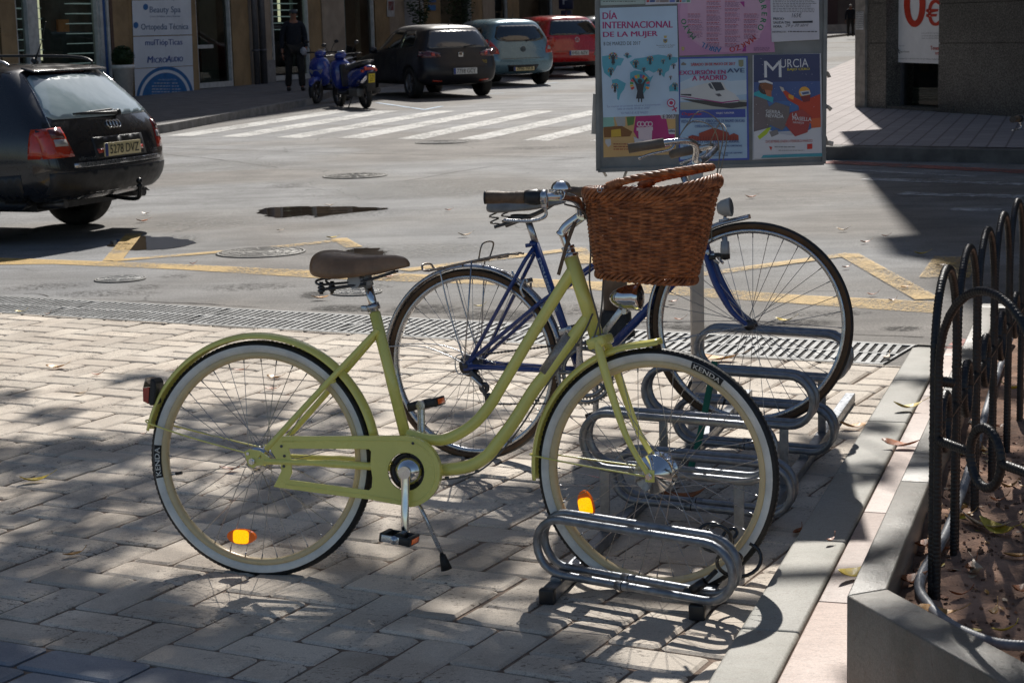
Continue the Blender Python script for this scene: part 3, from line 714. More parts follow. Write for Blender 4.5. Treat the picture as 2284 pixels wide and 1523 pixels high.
# wheels
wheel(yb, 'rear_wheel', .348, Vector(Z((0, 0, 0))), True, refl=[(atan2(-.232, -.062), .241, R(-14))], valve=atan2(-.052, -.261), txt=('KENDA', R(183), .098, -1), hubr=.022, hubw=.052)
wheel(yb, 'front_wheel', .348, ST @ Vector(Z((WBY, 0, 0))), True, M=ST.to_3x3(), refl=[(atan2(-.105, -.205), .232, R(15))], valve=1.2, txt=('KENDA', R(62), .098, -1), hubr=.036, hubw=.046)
sp_ = MB(); sp_.lathe([(.012, -.022), (.036, -.022), (.038, -.028), (.036, -.034), (.012, -.034)], 24, o=(0, 0, HB)); sp_.lathe([(.010, -.052), (.024, -.05), (.026, -.036), (.01, -.034)], 24, o=(0, 0, HB))
sp_.build('sprocket', CHR, yb)
# nuts
nu = MB()
for s_ in (-1, 1): nu.tube([Z((0, s_*.062, 0)), Z((0, s_*.074, 0))], .010, 6); nu.tube([Z((0, s_*.07, 0)), Z((0, s_*.080, 0))], .006, 10); nu.build('axle_nut', CHR, yb); nu = MB()
nu.tube([Z((-.014, -.062, .022)), Z((-.014, -.069, .022))], .005, 8); nu.build('stay_screw', CHR, yb)
nu = MB(); nu.X = ST
for s_ in (-1, 1): nu.tube([Z((WBY, s_*.060, 0)), Z((WBY, s_*.072, 0))], .010, 6); nu.tube([Z((WBY, s_*.07, 0)), Z((WBY, s_*.078, 0))], .006, 10); nu.build('axle_nut', CHR, yb); nu = MB(); nu.X = ST
# chain guard
out = [(.071, .072), (.20, .077), (.36, .0825), (.462, .0855)]+arc(.465, -.0155, .1005, R(88), R(-82), 22)[1:]+[(.36, -.098), (.20, -.085), (.064, -.072), (.075, -.052), (.088, -.026), (.085, -.004), (.066, .018), (.050, .044), (.058, .062)]
win = [(.108, .041), (.355, .047), (.362, .040), (.360, .0), (.366, -.035), (.364, -.064), (.355, -.074), (.108, -.052), (.118, -.030), (.113, .02)]
hole = arc(.4655, -.0155, .056, 0, 2*pi, 32)[:-1]
vs, fs = shape2d([out, win, hole], .004, .0015); cg = MB(); cg.mesh([(x, -.056+z, y+HB) for x, y, z in vs], fs, False)
# raised rib following the outline + inner skirt
rib = [(.09, .060), (.25, .067), (.458, .0735)]+arc(.465, -.0155, .0885, R(88), R(-80), 22)[1:]+[(.36, -.087), (.20, -.073), (.10, -.064)]
cg.tube([(x, -.0585, z+HB) for x, z in rib], .0028, 6)
sk = out[:27]; n = len(sk); cg.mesh([(x, -.056, z+HB) for x, z in sk]+[(x, -.030, z+HB) for x, z in sk], [(i, i+1, n+i+1, n+i) for i in range(n-1)])
cgo = cg.build('chain_guard', YEL, yb)
sc = MB()
for x, z in ((.097, .018), (.095, -.012), (.088, .046), (.487, .067)): sc.tube([Z((x, -.058, z)), Z((x, -.062, z))], .0042, 10)
sc.build('screw', DKS, cgo)
ck = MB(); BBy = (.469, -.015)
ck.lathe([(.055, -.044), (.055, -.048), (.040, -.048), (.040, -.044)], 36, o=(BBy[0], 0, BBy[1]+HB), closed=True); 
for i in range(5):
    a = 2*pi*i/5+.3; ck.tube([(BBy[0]+.012*cos(a), -.047, BBy[1]+HB+.012*sin(a)), (BBy[0]+.05*cos(a), -.047, BBy[1]+HB+.05*sin(a))], .006, 8)
ck.build('chainring', BLKP, yb)
ck = MB(); ck.lathe([(.040, -.050), (.037, -.056), (.026, -.066), (.016, -.072), (.001, -.073)], 40, o=(BBy[0], 0, BBy[1]+HB)); ck.build('crank_cover', CHR, yb)
def crank(mb, side, a, L=.172):
    c = Vector((BBy[0], side*.074, BBy[1]+HB)); d = Vector((cos(a), 0, sin(a)))
    pts = [c, c+d*.05+Vector((0, side*.004, 0)), c+d*.12+Vector((0, side*.012, 0)), c+d*L+Vector((0, side*.014, 0))]
    mb.tube(spline(pts, 6), [.0165-.0050*min(1, i/8) for i in range(19)], 14, up=(0, 1, 0), ell=(.62, 1))
    mb.tube([c-Vector((0, side*.004, 0)), c+Vector((0, side*.012, 0))], .018, 20); e = c+d*L; mb.tube([e+Vector((0, side*.006, 0)), e+Vector((0, side*.022, 0))], .0135, 16)
    return e
def pedal(par, e, side, tilt, name='pedal'):
    mb = MB(); mb.X = Matrix.Translation(e+Vector((0, side*.066, 0))) @ Matrix.Rotation(tilt, 4, 'Y')
    mb.tube([(0, -side*.045, 0), (0, side*.04, 0)], .0075, 10); mb.tube([(0, -side*.036, 0), (0, side*.036, 0)], .014, 14)
    for sx in (-1, 1): mb.box((sx*.040, 0, 0), (.013, .088, .026), None, .004)
    for sy in (-1, 1): mb.box((0, sy*.042, 0), (.082, .008, .022), None, .003)
    po = mb.build(name, BLKP, par); q = MB(); q.X = mb.X
    for sx in (-1, 1):
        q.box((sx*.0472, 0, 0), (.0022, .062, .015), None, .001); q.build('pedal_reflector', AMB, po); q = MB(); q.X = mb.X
    q.box((-.012, side*.047, 0), (.052, .003, .020), None, .001); q.lathe([(.001, side*.0545), (.008, side*.053), (.0125, side*.0475)], 16); q.build('pedal_cap', ALU, po)
for side, a in ((-1, R(-89)), (1, R(91.5))):
    mb = MB(); e = crank(mb, side, a, .176); mb.build('crank_arm', CHR if side < 0 else ALU, yb); pedal(yb, e, side, R(8) if side < 0 else R(-12))
ks = MB(); a_, b2 = Vector(Z((.445, .035, -.06))), Vector(Z((.545, .060, -.285)))
ks.tube([a_, b2], .0062, 10)
for i in range(14): p = a_.lerp(b2, .55+.3*i/14); ks.tube([p, a_.lerp(b2, .55+.3*i/14+.012)], .0074, 10)
ks.build('kickstand', ALU, yb); ks = MB(); ks.tube([a_.lerp(b2, .93), b2+Vector((.004, .004, -.028))], [.009, .017], 12); ks.build('kickstand_foot', BLK, yb)
# saddle: loft of cross-sections (x, half width, top z, rim z)
def saddle(par, X, secs, m, rimt=.0):
    mb = MB(); mb.X = X; pts = []; prof = [(0, 1), (.35, .985), (.65, .90), (.85, .72), (.97, .42), (1.0, .12), (.93, -.02), (.80, .04)]
    for (x, w, zt_, zb_) in secs:
        row = []
        for u, v in prof: row.append((u*w, zb_+(zt_-zb_)*v))
        full = [(-a, b) for a, b in row[::-1]]+[(a, b) for a, b in row[1:]]
        pts += [(x, a, b) for a, b in full]
    m_ = 2*len(prof)-1; n = len(secs)
    mb.mesh(pts, [(i*m_+k, i*m_+k+1, (i+1)*m_+k+1, (i+1)*m_+k) for i in range(n-1) for k in range(m_-1)])
    for i in (0, n-1): mb.addf([tuple(range(i*m_, i*m_+m_))])
    o = mb.build('saddle', m, par); md = o.modifiers.new('ss', 'SUBSURF'); md.levels = 2; md.render_levels = 2; return o
secs = [(.172, .045, .585, .562), (.178, .070, .600, .548), (.196, .092, .612, .538), (.225, .102, .6145, .532), (.26, .098, .6105, .530), (.295, .080, .603, .533), (.33, .054, .5995, .538), (.37, .038, .600, .546), (.41, .029, .600, .556), (.44, .023, .596, .563), (.454, .015, .585, .566), (.459, .006, .576, .569)]
so_ = saddle(yb, Matrix.Translation((0, 0, HB)), secs, BRN)
sr = MB()
for s_ in (-1, 1):
    stay(sr, [Z((.215, s_*.03, .532)), Z((.19, s_*.04, .524)), Z((.205, s_*.045, .514)), Z((.28, s_*.03, .520)), Z((.33, s_*.022, .526)), Z((.42, s_*.012, .553))], .0035)
    stay(sr, [Z((.335, s_*.022, .516)), Z((.27, s_*.035, .508)), Z((.21, s_*.045, .500))], .0045)
    for k in range(3): sr.lathe([(.0085, 0), (.0115, .004), (.0085, .008)], 12, o=Z((.207, s_*.045, .492+.009*k)), ax='z')
    sr.tube([Z((.207, s_*.045, .486)), Z((.207, s_*.045, .522))], .006, 10)
sr.build('saddle_springs', DKS, so_)
sr = MB(); sr.tube([Z((.334, 0, .510)), Z((.324, 0, .548))], .0165, 14); sr.tube([Z((.300, -.032, .523)), Z((.300, .032, .523))], .020, 18); sr.box(Z((.312, 0, .52)), (.03, .05, .03), None, .006); sr.build('saddle_clamp', GREYP, so_)
# stem, bars
stm = MB(); stm.X = ST
stm.tube(spline([Z(p) for p in [(.923, 0, .618), (.915, 0, .640), (.907, 0, .660)]], 4), .0115, 14)
stm.tube(spline([Z(p) for p in [(.903, 0, .655), (.918, 0, .678), (.945, 0, .698), (.972, 0, .716)]], 5), [.017, .018]+[.0155]*14, 14, ell=(1.0, .8)); stm.tube([Z((.974, -.022, .718)), Z((.974, .022, .718))], .0185, 16)
stm.build('stem', CHR, yb)
hbp = [(.974, 0, .718), (.978, .05, .722), (.992, .095, .738), (1.000, .145, .758), (.992, .205, .7685), (.965, .250, .770), (.93, .275, .7695), (.80, .303, .770)]
hbm = MB(); hbm.X = ST
hbm.tube(spline([Z((p[0], -p[1], p[2])) for p in hbp[::-1]]+[Z(p) for p in hbp[1:]], 7), .0115, 14); hbo = hbm.build('handlebar', CHR, yb)
for s_ in (-1, 1):
    g = MB(); g.X = ST; p0, p1 = Vector(Z((.800, s_*.303, .770))), Vector(Z((.905, s_*.281, .7695)))
    rr, pp = [], []
    for i in range(37): t = i/36; pp.append(p0.lerp(p1, t)); rr.append(.0165+.0008*sin(t*9)-.0007*(1 if (i % 9) == 0 else 0))
    g.tube(pp, rr, 18); g.mi = 1; g.tube([p0-(p1-p0).normalized()*.002, p0+(p1-p0).normalized()*.003], .0182, 18)
    go = g.build('grip', [GRIP, BLKP], yb)
    q = MB(); q.X = ST; e = p1+(p1-p0).normalized()*.043; q.tube([p1, p1.lerp(e, .3), p1.lerp(e, .7), e], [.0175, .0205, .022, .019], 18); q.build('twist_shifter', BLKP, yb)
    q = MB(); q.X = ST; d = (p1-p0).normalized(); f = e+d*.006; q.tube([f-d*.006, f+d*.010], .0205, 16)
    q.box(f+Vector((.004, 0, -.012)), (.018, .016, .036), None, .005)
    stay(q, [f+Vector((.002, 0, -.022)), f+Vector((.004, -s_*.004, -.050)), f+Vector((-.03, s_*.018, -.062)), f+Vector((-.10, s_*.034, -.060))], .0048)
    q.build('brake_lever', ALU, yb)
bl = MB(); bl.X = ST @ Matrix.Translation(Z((.985, -.222, .782)))
bl.lathe([(.001, .030), (.012, .029), (.021, .024), (.0255, .016), (.0268, .008), (.0268, .006), (.0255, .006), (.001, .007)], 32, ax='z'); bl.tube([(0, 0, -.012), (0, 0, .01)], .005, 10); bl.lathe([(.0135, -.014), (.016, -.014), (.016, .0), (.0135, 0)], 18, o=(0, 0, -.006), ax='y', closed=True); bl.tube([(-.005, 0, .004), (-.033, 0, .003)], .0035, 8)
bl.build('bell', CHR, yb)
cb = MB(); cb.X = ST
stay(cb, [Z((1.0, -.235, .75)), Z((1.01, -.10, .72)), Z((1.0, -.03, .62)), Z((.995, -.024, .52)), Z((1.02, -.022, .42)), Z((1.03, -.03, .33))], .0026)
stay(cb, [Z((1.0, .235, .75)), Z((1.03, .05, .68)), Z((1.035, -.02, .55)), Z((1.03, -.035, .44)), Z((1.0, -.035, .35))], .0026)
cb.build('brake_cable', CABLE, yb)
cb = MB(); stay(cb, [Z((1.0, -.026, .44)), Z((.965, -.024, .37)), Z((.88, -.022, .255)), Z((.79, -.02, .115)), Z((.70, -.018, .01)), Z((.62, -.018, -.03)), Z((.50, -.016, -.045))], .0026)
for x, z in ((.955, .352), (.84, .193), (.76, .075), (.665, -.012), (.575, -.034)): cb.box(Z((x, -.018, z)), (.012, .010, .008), None, .002)
cb.build('gear_cable', CABLE, yb)
# leather strap hanging from the stem
sr = MB(); sr.X = ST; sr.tube(spline([Z(p) for p in [(.955, -.03, .695), (.935, -.035, .64), (.915, -.032, .58), (.905, -.03, .548)]], 5), .0055, 6, ell=(1, .25)); sr.build('strap', GRIP, yb)
# head lamp
hl = MB(); hl.X = ST @ Matrix.Translation(Z((1.045, 0, .483))) @ Matrix.Rotation(R(-3), 4, 'Y')
hl.lathe([(.001, 0), (.010, .003), (.020, .013), (.029, .030), (.0345, .052), (.0365, .074), (.0375, .076), (.0375, .088), (.033, .090)], 36, ax='x')
hlo = hl.build('headlamp', CHR, yb); q = MB(); q.X = hl.X; q.lathe([(.034, .0885), (.024, .094), (.001, .096)], 32, ax='x'); q.build('lens', CLR, hlo)
q = MB(); q.X = ST; q.box(Z((1.052, 0, .418)), (.018, .005, .085), Matrix.Rotation(R(38), 3, 'Y'), .002); q.box(Z((1.024, 0, .376)), (.02, .03, .012), None, .003); q.tube([Z((1.088, -.008, .447)), Z((1.088, .008, .447))], .008, 10); q.build('lamp_bracket', ALU, yb)
# tail lamp
tl = MB(); X = Matrix.Translation(Z((-.334, 0, .190))) @ Matrix.Rotation(R(27), 4, 'Y'); tl.X = X @ Matrix.Rotation(R(-22), 4, 'Y')
pr_ = [(-.002, -.042), (.010, -.036), (.013, 0), (.010, .030), (-.002, .042), (-.008, .038), (-.009, -.034)]
tl.prism(pr_, -.030, .030, lambda u, v, h: (u, h, v)); tlo = tl.build('tail_lamp', BLKP, yb); tlo.modifiers.new('b', 'BEVEL').width = .004
q = MB(); q.X = tl.X; q.prism([(-.009, -.036), (-.026, -.030), (-.030, .010), (-.009, .014)], -.028, .028, lambda u, v, h: (u, h, v)); q.build('red_lens', REDL, tlo)
q = MB(); q.X = tl.X; q.prism([(-.009, .015), (-.029, .011), (-.024, .040), (-.008, .039)], -.028, .028, lambda u, v, h: (u, h, v)); q.build('clear_lens', CLR, tlo)
# ------------------------------------------------------------ wicker basket on the handlebar
WK, t_, b__ = newmat('wicker'); co_ = coords(t_)
c_ = ramp(t_, noise_n(t_, co_, 40, 5), [(.3, (.24, .070, .02)), (.7, (.54, .185, .058))]); c_ = mixc(t_, .7, c_, ramp(t_, noise_n(t_, coords(t_, (1, 1, 14)), 22, 4), [(.35, .55), (.65, 1.15)]), 'MULTIPLY')
t_.links.new(c_, b__.inputs['Base Color']); b__.inputs['Roughness'].default_value = .5; b__.inputs['Coat Weight'].default_value = .08; b__.inputs['Coat Roughness'].default_value = .3
bk = empty('wicker_basket', yb.matrix_world.translation, (0, 0, 0), 'honey brown oval wicker basket with twisted handle, on the yellow bicycle handlebar', 'basket')
bk.location = yb.location; bk.rotation_euler = yb.rotation_euler
def bask(phi, t, off=0):
    """t 0 bottom .. 1 rim"""
    cx = 1.152+(1.170-1.152)*t; a = .133+.046*t**.8; b = .105+.045*t**.8
    sq = 2.6; c, s_ = cos(phi), sin(phi); rr = (abs(c)**sq+abs(s_)**sq)**(-1/sq)
    zt_ = .778+.018*max(0, c)**2*(1.7 if c > 0 else 1)-.006*sin(phi)**2; zb_ = .545-.010*c
    return Vector((cx+(a*rr+off)*c, (b*rr+off)*s_, zb_+(zt_-zb_)*t+HB))
wv = MB(); wv.X = ST; NS = 34; rows = 37
for r_ in range(rows):
    t = .055+.86*r_/(rows-1); pts = []
    for i in range(NS*4):
        ph = 2*pi*i/(NS*4); ww = sin(ph*NS/2+(pi if r_ % 2 else 0)); pts.append(bask(ph, t+.005*noise.noise((i*.07, r_*3, 0)), .0034*ww))
    wv.tube(pts, .0037, 6, closed=True, ell=(1.15, .9))
wv.build('weave', WK, bk, fixn=False)
wv = MB(); wv.X = ST
for i in range(NS):
    ph = 2*pi*(i+.5)/NS
    for dq in (-.35, .35): wv.tube([bask(ph+dq*.032, t/8) for t in range(9)], .0024, 6)
wv.build('stakes', WK, bk)
def braid(tc, rad, k, n_, tr_, up=0):
    mb = MB(); mb.X = ST
    for s_ in range(k):
        pts = []
        for i in range(n_*10):
            ph = 2*pi*i/(n_*10); a = ph*n_+2*pi*s_/k; base = bask(ph, tc); o_ = Vector((cos(ph), sin(ph)*1.0, 0))
            pts.append(base+o_*rad*cos(a)*.8+Vector((0, 0, rad*1.25*sin(a))))
        mb.tube(pts, tr_, 7, closed=True)
    return mb
braid(1.0, .0105, 6, 11, .0048).build('rim_braid', WK, bk, fixn=False)
braid(.90, .005, 3, 15, .0044).build('rim_braid', WK, bk, fixn=False)
braid(.0, .0075, 4, 13, .0042).build('base_braid', WK, bk, fixn=False)
bt = MB(); bt.X = ST
for k in range(12):
    s_ = (k+1)/12.5; pts = [bask(2*pi*i/48, 0) for i in range(48)]; c = sum(pts, Vector())/48; bt.tube([c+(p-c)*s_+Vector((0, 0, .001*sin(i*1.5+k*3))) for i, p in enumerate(pts)], .0042, 6, closed=True)
bt.build('base', WK, bk)
hp = spline([Z(p) for p in [(1.085, -.148, .790), (1.15, -.14, .812), (1.235, -.115, .828), (1.31, -.06, .840), (1.335, 0, .842), (1.31, .06, .840), (1.235, .115, .828), (1.15, .14, .812), (1.085, .148, .790)]], 14)
hd = MB(); hd.X = ST; NH = len(hp)
for s_ in range(4):
    pts = []
    for i, p in enumerate(hp):
        T = (hp[min(i+1, NH-1)]-hp[max(i-1, 0)]).normalized(); u = T.orthogonal(); u = (Vector((0, 0, 1))-T*T.z).normalized(); w = T.cross(u); a = i*.52+s_*pi/2
        pts.append(p+(u*cos(a)+w*sin(a))*.0052)
    hd.tube(pts, .0056, 7)
for e_ in (0, -1):
    for k in range(7):
        i = 3+k if e_ == 0 else NH-4-k
        hd.tube([hp[i]-(hp[i+1]-hp[i]).normalized()*.004, hp[i]+(hp[i+1]-hp[i]).normalized()*.004], .0136, 12)
hd.build('handle', WK, bk)
hg = MB(); hg.X = ST
for s_ in (-1, 1): hg.lathe([(.006, -.0012), (.0085, 0), (.006, .0012)], 14, o=Z((1.068, s_*.147, .786)), closed=True); stay(hg, [Z((1.062, s_*.147, .786)), Z((1.10, s_*.147, .795))], .0014); hg.build('hinge_ring', ALU, bk); hg = MB(); hg.X = ST
st = MB(); st.X = ST
for y in (-.05, .05): st.tube([bask(pi, t/6, .006)+Vector((0, y, 0)) for t in range(4, 7)], .006, 6, ell=(.4, 1.2)); st.build('basket_strap', GRIP, bk); st = MB(); st.X = ST
# ------------------------------------------------------------ blue bicycle (nose up in the high slot)
bb = empty('bicycle', (-.1461, 6.8469, .3545), (-.0637, -.178, -.4331), 'old dark blue bicycle with silver mudguards and grey saddle, standing behind the yellow one', 'bicycle')
HB0 = HB; HB = 0.0; RB = .3545; WBB = 1.084
hax2 = Vector((-.30, 0, .954)); ST2 = steerM(Vector((.967, 0, .27)), hax2, .095)
wheel(bb, 'rear_wheel', RB, Vector((0, 0, 0)), False, hubr=.016, hubw=.055, n=36)
wheel(bb, 'front_wheel', RB, ST2 @ Vector((WBB, 0, 0)), False, M=ST2.to_3x3(), hubr=.012, hubw=.045, n=36, valve=R(-118))
f = MB(); BBb = (.452, -.083)
f.tube([(.328, 0, .400), (.420, 0, -.075)], .0145, 16)
f.tube([(BBb[0], 0, BBb[1]), (.955, 0, .275)], .0165, 16)
f.tube([(.945, 0, .455), (.968, 0, .268)], .0175, 16)
for s_ in (-1, 1):
    f.tube([(.325, s_*.014, .385), (.29, s_*.03, .345), (.014, s_*.058, .012)], .0075, 10)
    f.tube([(.94, s_*.02, .43), (.54, s_*.028, .287-.0), (.32, s_*.034, .185), (.014, s_*.058, .014)], .0078, 10)
    f.tube([(.43, s_*.022, -.075), (.30, s_*.04, -.055), (.014, s_*.058, -.004)], .0095, 10)
    f.box((.008, s_*.058, 0), (.04, .005, .034), None, .003)
f.tube([(BBb[0]-.0, -.036, BBb[1]), (BBb[0], .036, BBb[1])], .021, 16)
bfo = f.build('frame', BLU, bb)
lb = MB(); LET = mat('pale blue lettering', (.40, .48, .60), .5)
A_, B_ = Vector((.338, -.0146, .345)), Vector((.376, -.0146, .130)); dd = (B_-A_).normalized(); up_ = Vector((dd.z*-1, 0, dd.x)); up_ = Vector((-dd.z, 0, dd.x))
def seatfn(a, b): 
    q = A_+dd*a+Vector((-dd.z, 0, dd.x))*-b; yy = -sqrt(max(1e-6, .0152**2-b*b)); return (q.x, yy, q.z)
put_text(lb, "peugeot's", lambda a, b: seatfn(a, -b+.006), w=.20, h=.018, bold=.03); lb.build('frame_lettering', LET, bfo)
k = MB(); k.X = ST2
for s_ in (-1, 1): k.tube(spline([(.972, s_*.030, .262), (.990, s_*.042, .175), (1.010, s_*.046, .115), (1.040, s_*.048, .050), (1.084, s_*.05, 0)], 7), [.0125]*12+[.0125-.005*i/17 for i in range(17)], 12)
k.box((.968, 0, .262), (.035, .075, .022), None, .006); k.build('fork', BLU, bb)
k = MB(); fender(k, 0, 0, RB+.014, R(196), R(5), .044, 48, 0, .010); o = k.build('rear_mudguard', ALU, bb); o.modifiers.new('s', 'SOLIDIFY').thickness = .0014
k = MB(); k.X = ST2; fender(k, WBB, 0, RB+.013, R(190), R(82), .042, 40, .008, .010); o = k.build('front_mudguard', ALU, bb); o.modifiers.new('s', 'SOLIDIFY').thickness = .0014
k = MB()
for s_ in (-1, 1):
    stay(k, [(.0, s_*.064, .01), (-.16, s_*.05, .09), (-.355, s_*.024, .115)], .0022); stay(k, [(0, s_*.064, .012), (-.03, s_*.06, .2), (-.045, s_*.055, .362)], .003); stay(k, [(0.0, s_*.066, .012), (.09, s_*.055, .376)], .003)
k.build('mudguard_stay', ALU, bb)
k = MB(); k.X = ST2
for s_ in (-1, 1): stay(k, [(WBB, s_*.056, 0), (WBB-.2, s_*.045, -.01), (WBB-.365, s_*.022, -.02)], .0022)
k.build('mudguard_stay', ALU, bb)
rk = MB()
for s_ in (-1, 1): stay(rk, [(.265, s_*.02, .372), (.20, s_*.045, .378), (-.05, s_*.048, .368), (-.095, s_*.048, .366)], .0042)
rk.tube(spline([(-.09, -.048, .366), (-.118, -.045, .372), (-.125, -.03, .392), (-.125, .03, .392), (-.118, .045, .372), (-.09, .048, .366)], 5), .0042, 8)
for x in (-.05, .03, .11, .19): rk.tube([(x, -.047, .371), (x, .047, .371)], .0035, 8)
rk.tube(spline([(.11, -.035, .378), (.135, -.035, .43), (.145, .035, .43), (.12, .035, .378)], 5), .003, 8)
rk.build('luggage_rack', mat('tarnished rack steel', (.28, .24, .21), .4, .8, .25, 30), bb)
sd = saddle(bb, Matrix.Rotation(R(5), 4, 'Y') @ Matrix.Translation((-.046, 0, .012)), [(.186, .07, .580, .552), (.195, .092, .592, .542), (.22, .100, .596, .536), (.27, .092, .590, .533), (.32, .066, .583, .536), (.37, .042, .580, .540), (.42, .030, .580, .545), (.455, .022, .577, .550), (.470, .010, .568, .553)], mat('worn grey vinyl', (.23, .225, .215), .36, 0, .2, 12, .1, .2))
k = MB()
for s_ in (-1, 1):
    sp = [(.205+.016*cos(t*.8), s_*.05+.016*sin(t*.8), .488+.0045*t/1.6) for t in range(0, 26)]; k.tube(sp, .003, 6)
    stay(k, [(.20, s_*.05, .482), (.27, s_*.03, .492), (.36, s_*.014, .507), (.425, s_*.008, .530)], .006)
k.box((.285, 0, .500), (.06, .05, .028), Matrix.Rotation(R(10), 3, 'Y'), .006); k.build('saddle_springs', DKS, sd)
k = MB(); k.tube([(.331, 0, .39), (.312, 0, .50)], .0125, 14); k.build('seat_post', ALU, bb)
k = MB(); k.tube([(.320, 0, .392), (.326, 0, .408)], .0175, 14); k.box((.300, 0, .398), (.02, .018, .014), None, .003); k.build('seat_clamp', BLU, bb)
# chainset
k = MB(); c = (BBb[0]+.01, 0, BBb[1])
for r_, y in ((.112, -.050), (.092, -.044)):
    k.lathe([(r_, y), (r_, y-.003), (r_-.014, y-.003), (r_-.014, y)], 48, o=c, closed=True)
    nt_ = int(r_*2*pi/.0127)
    for i in range(nt_): a = 2*pi*i/nt_; M = Matrix.Rotation(-a, 3, 'Y'); k.box(Vector(c)+M @ Vector((r_+.002, y-.0015, 0)), (.006, .003, .006), M)
for i in range(5): a = 2*pi*i/5+.5; k.tube([(c[0]+.015*cos(a), -.049, c[2]+.015*sin(a)), (c[0]+.1*cos(a), -.049, c[2]+.1*sin(a))], .007, 8)
k.build('chainset', mat('dull alloy', (.30, .30, .30), .35, .9, .2, 30), bb)
k = MB(); BBs = BBy; BBy = (BBb[0], BBb[1]); e1_ = crank(k, -1, R(78), .168); k.build('crank_arm', ALU, bb); pedal(bb, e1_, -1, R(-10))
k = MB(); e2_ = crank(k, 1, R(-102), .168); k.build('crank_arm', ALU, bb); pedal(bb, e2_, 1, R(-10))
ch_ = MB(); cpts = [(.0, .047), (.2, .044-.02), (.45, .028)]
def chain(p, q, n): 
    for i in range(n):
        a_, b2 = Vector(p).lerp(Vector(q), i/n), Vector(p).lerp(Vector(q), (i+.72)/n); ch_.tube([a_, b2], .0042 if i % 2 else .0030, 6)
for c_ in (((.02, -.046, .034), (.46, -.048, .025), 60), ((.055, -.046, -.150), (.46, -.048, -.192), 56), ((.04, -.046, -.02), (.052, -.046, -.10), 12)): ch_ = MB(); chain(*c_); ch_.build('chain', DKS, bb)
k = MB()
for i in range(6): r_ = .022+.004*i; k.lathe([(r_, -.030-.004*(5-i)), (r_, -.0322-.004*(5-i)), (.012, -.0322-.004*(5-i)), (.012, -.030-.004*(5-i))], 20, closed=True)
k.build('cassette', DKS, bb)
k = MB(); k.box((.030, -.052, -.045), (.022, .02, .06), Matrix.Rotation(R(-35), 3, 'Y'), .004); k.box((.052, -.052, -.10), (.014, .008, .085), Matrix.Rotation(R(-20), 3, 'Y'), .003)
for c_ in ((.055, -.048, -.088), (.070, -.048, -.130)): k.lathe([(.020, .004), (.022, 0), (.020, -.004), (.004, -.004), (.004, .004)], 16, o=c_, closed=True)
k.build('derailleur', DKS, bb); k = MB(); k.box((.036, -.064, -.062), (.012, .006, .055), Matrix.Rotation(R(-42), 3, 'Y'), .003)
stay(k, [(.01, -.06, -.03), (-.035, -.066, -.02), (-.03, -.064, .04), (.03, -.06, .035), (.12, -.055, -.005)], .0024); k.build('derailleur_cage', ALU, bb)
# brakes
k = MB(); k.box((.275, 0, .272), (.02, .05, .018), None, .004); stay(k, [(.275, -.03, .28), (.262, -.044, .245), (.268, -.036, .215)], .005); stay(k, [(.275, .03, .28), (.262, .044, .245), (.268, .036, .215)], .005); stay(k, [(.262, -.03, .27), (.24, -.036, .30), (.235, -.034, .315)], .004)
k.build('rear_brake', ALU, bb)
k = MB(); k.X = ST2; k.box((1.0, -.02, .255), (.03, .03, .016), None, .004); k.box((.975, -.034, .268), (.024, .014, .02), None, .003)
for s_ in (-1, 1): stay(k, [(.99, s_*.02, .262), (1.0, s_*.036, .24), (1.012, s_*.03, .225)], .005)
k.build('front_brake', ALU, bb)
k = MB(); k.X = ST2 @ Matrix.Translation((1.045, -.045, .272)) @ Matrix.Rotation(R(8), 4, 'Y'); k.lathe([(.001, .040), (.009, .040), (.009, .026), (.0145, .024), (.016, .0), (.016, -.030), (.012, -.036), (.001, -.036)], 20, ax='z')
dy = k.build('dynamo', GREYP, bb); k2 = MB(); k2.X = k.X; k2.lathe([(.017, -.018), (.0175, -.036), (.001, -.040)], 18, ax='z'); k2.box((-.022, 0, -.022), (.03, .014, .014), None, .003); k2.box((-.045, 0, -.03), (.022, .018, .016), None, .004); k2.build('dynamo_base', BLKP, dy)
k = MB(); k.X = ST2 @ Matrix.Translation((1.052, 0, .412)) @ Matrix.Rotation(R(2), 4, 'Y')
k.lathe([(.001, -.026), (.018, -.022), (.027, -.008), (.0315, .014), (.033, .024), (.029, .026), (.001, .021)], 28, ax='x'); lo = k.build('headlamp', mat('grey white plastic', (.42, .42, .40), .4, 0, .08), bb)
k2 = MB(); k2.X = k.X; k2.lathe([(.0285, .0265), (.016, .030), (.001, .031)], 24, ax='x'); k2.build('lens', CLR, lo)
k = MB(); k.X = ST2; k.tube([(1.052, 0, .385), (1.045, 0, .365)], .006, 8); k.box((1.045, 0, .371), (.034, .02, .008), None, .003); k.build('lamp_bracket', ALU, bb)
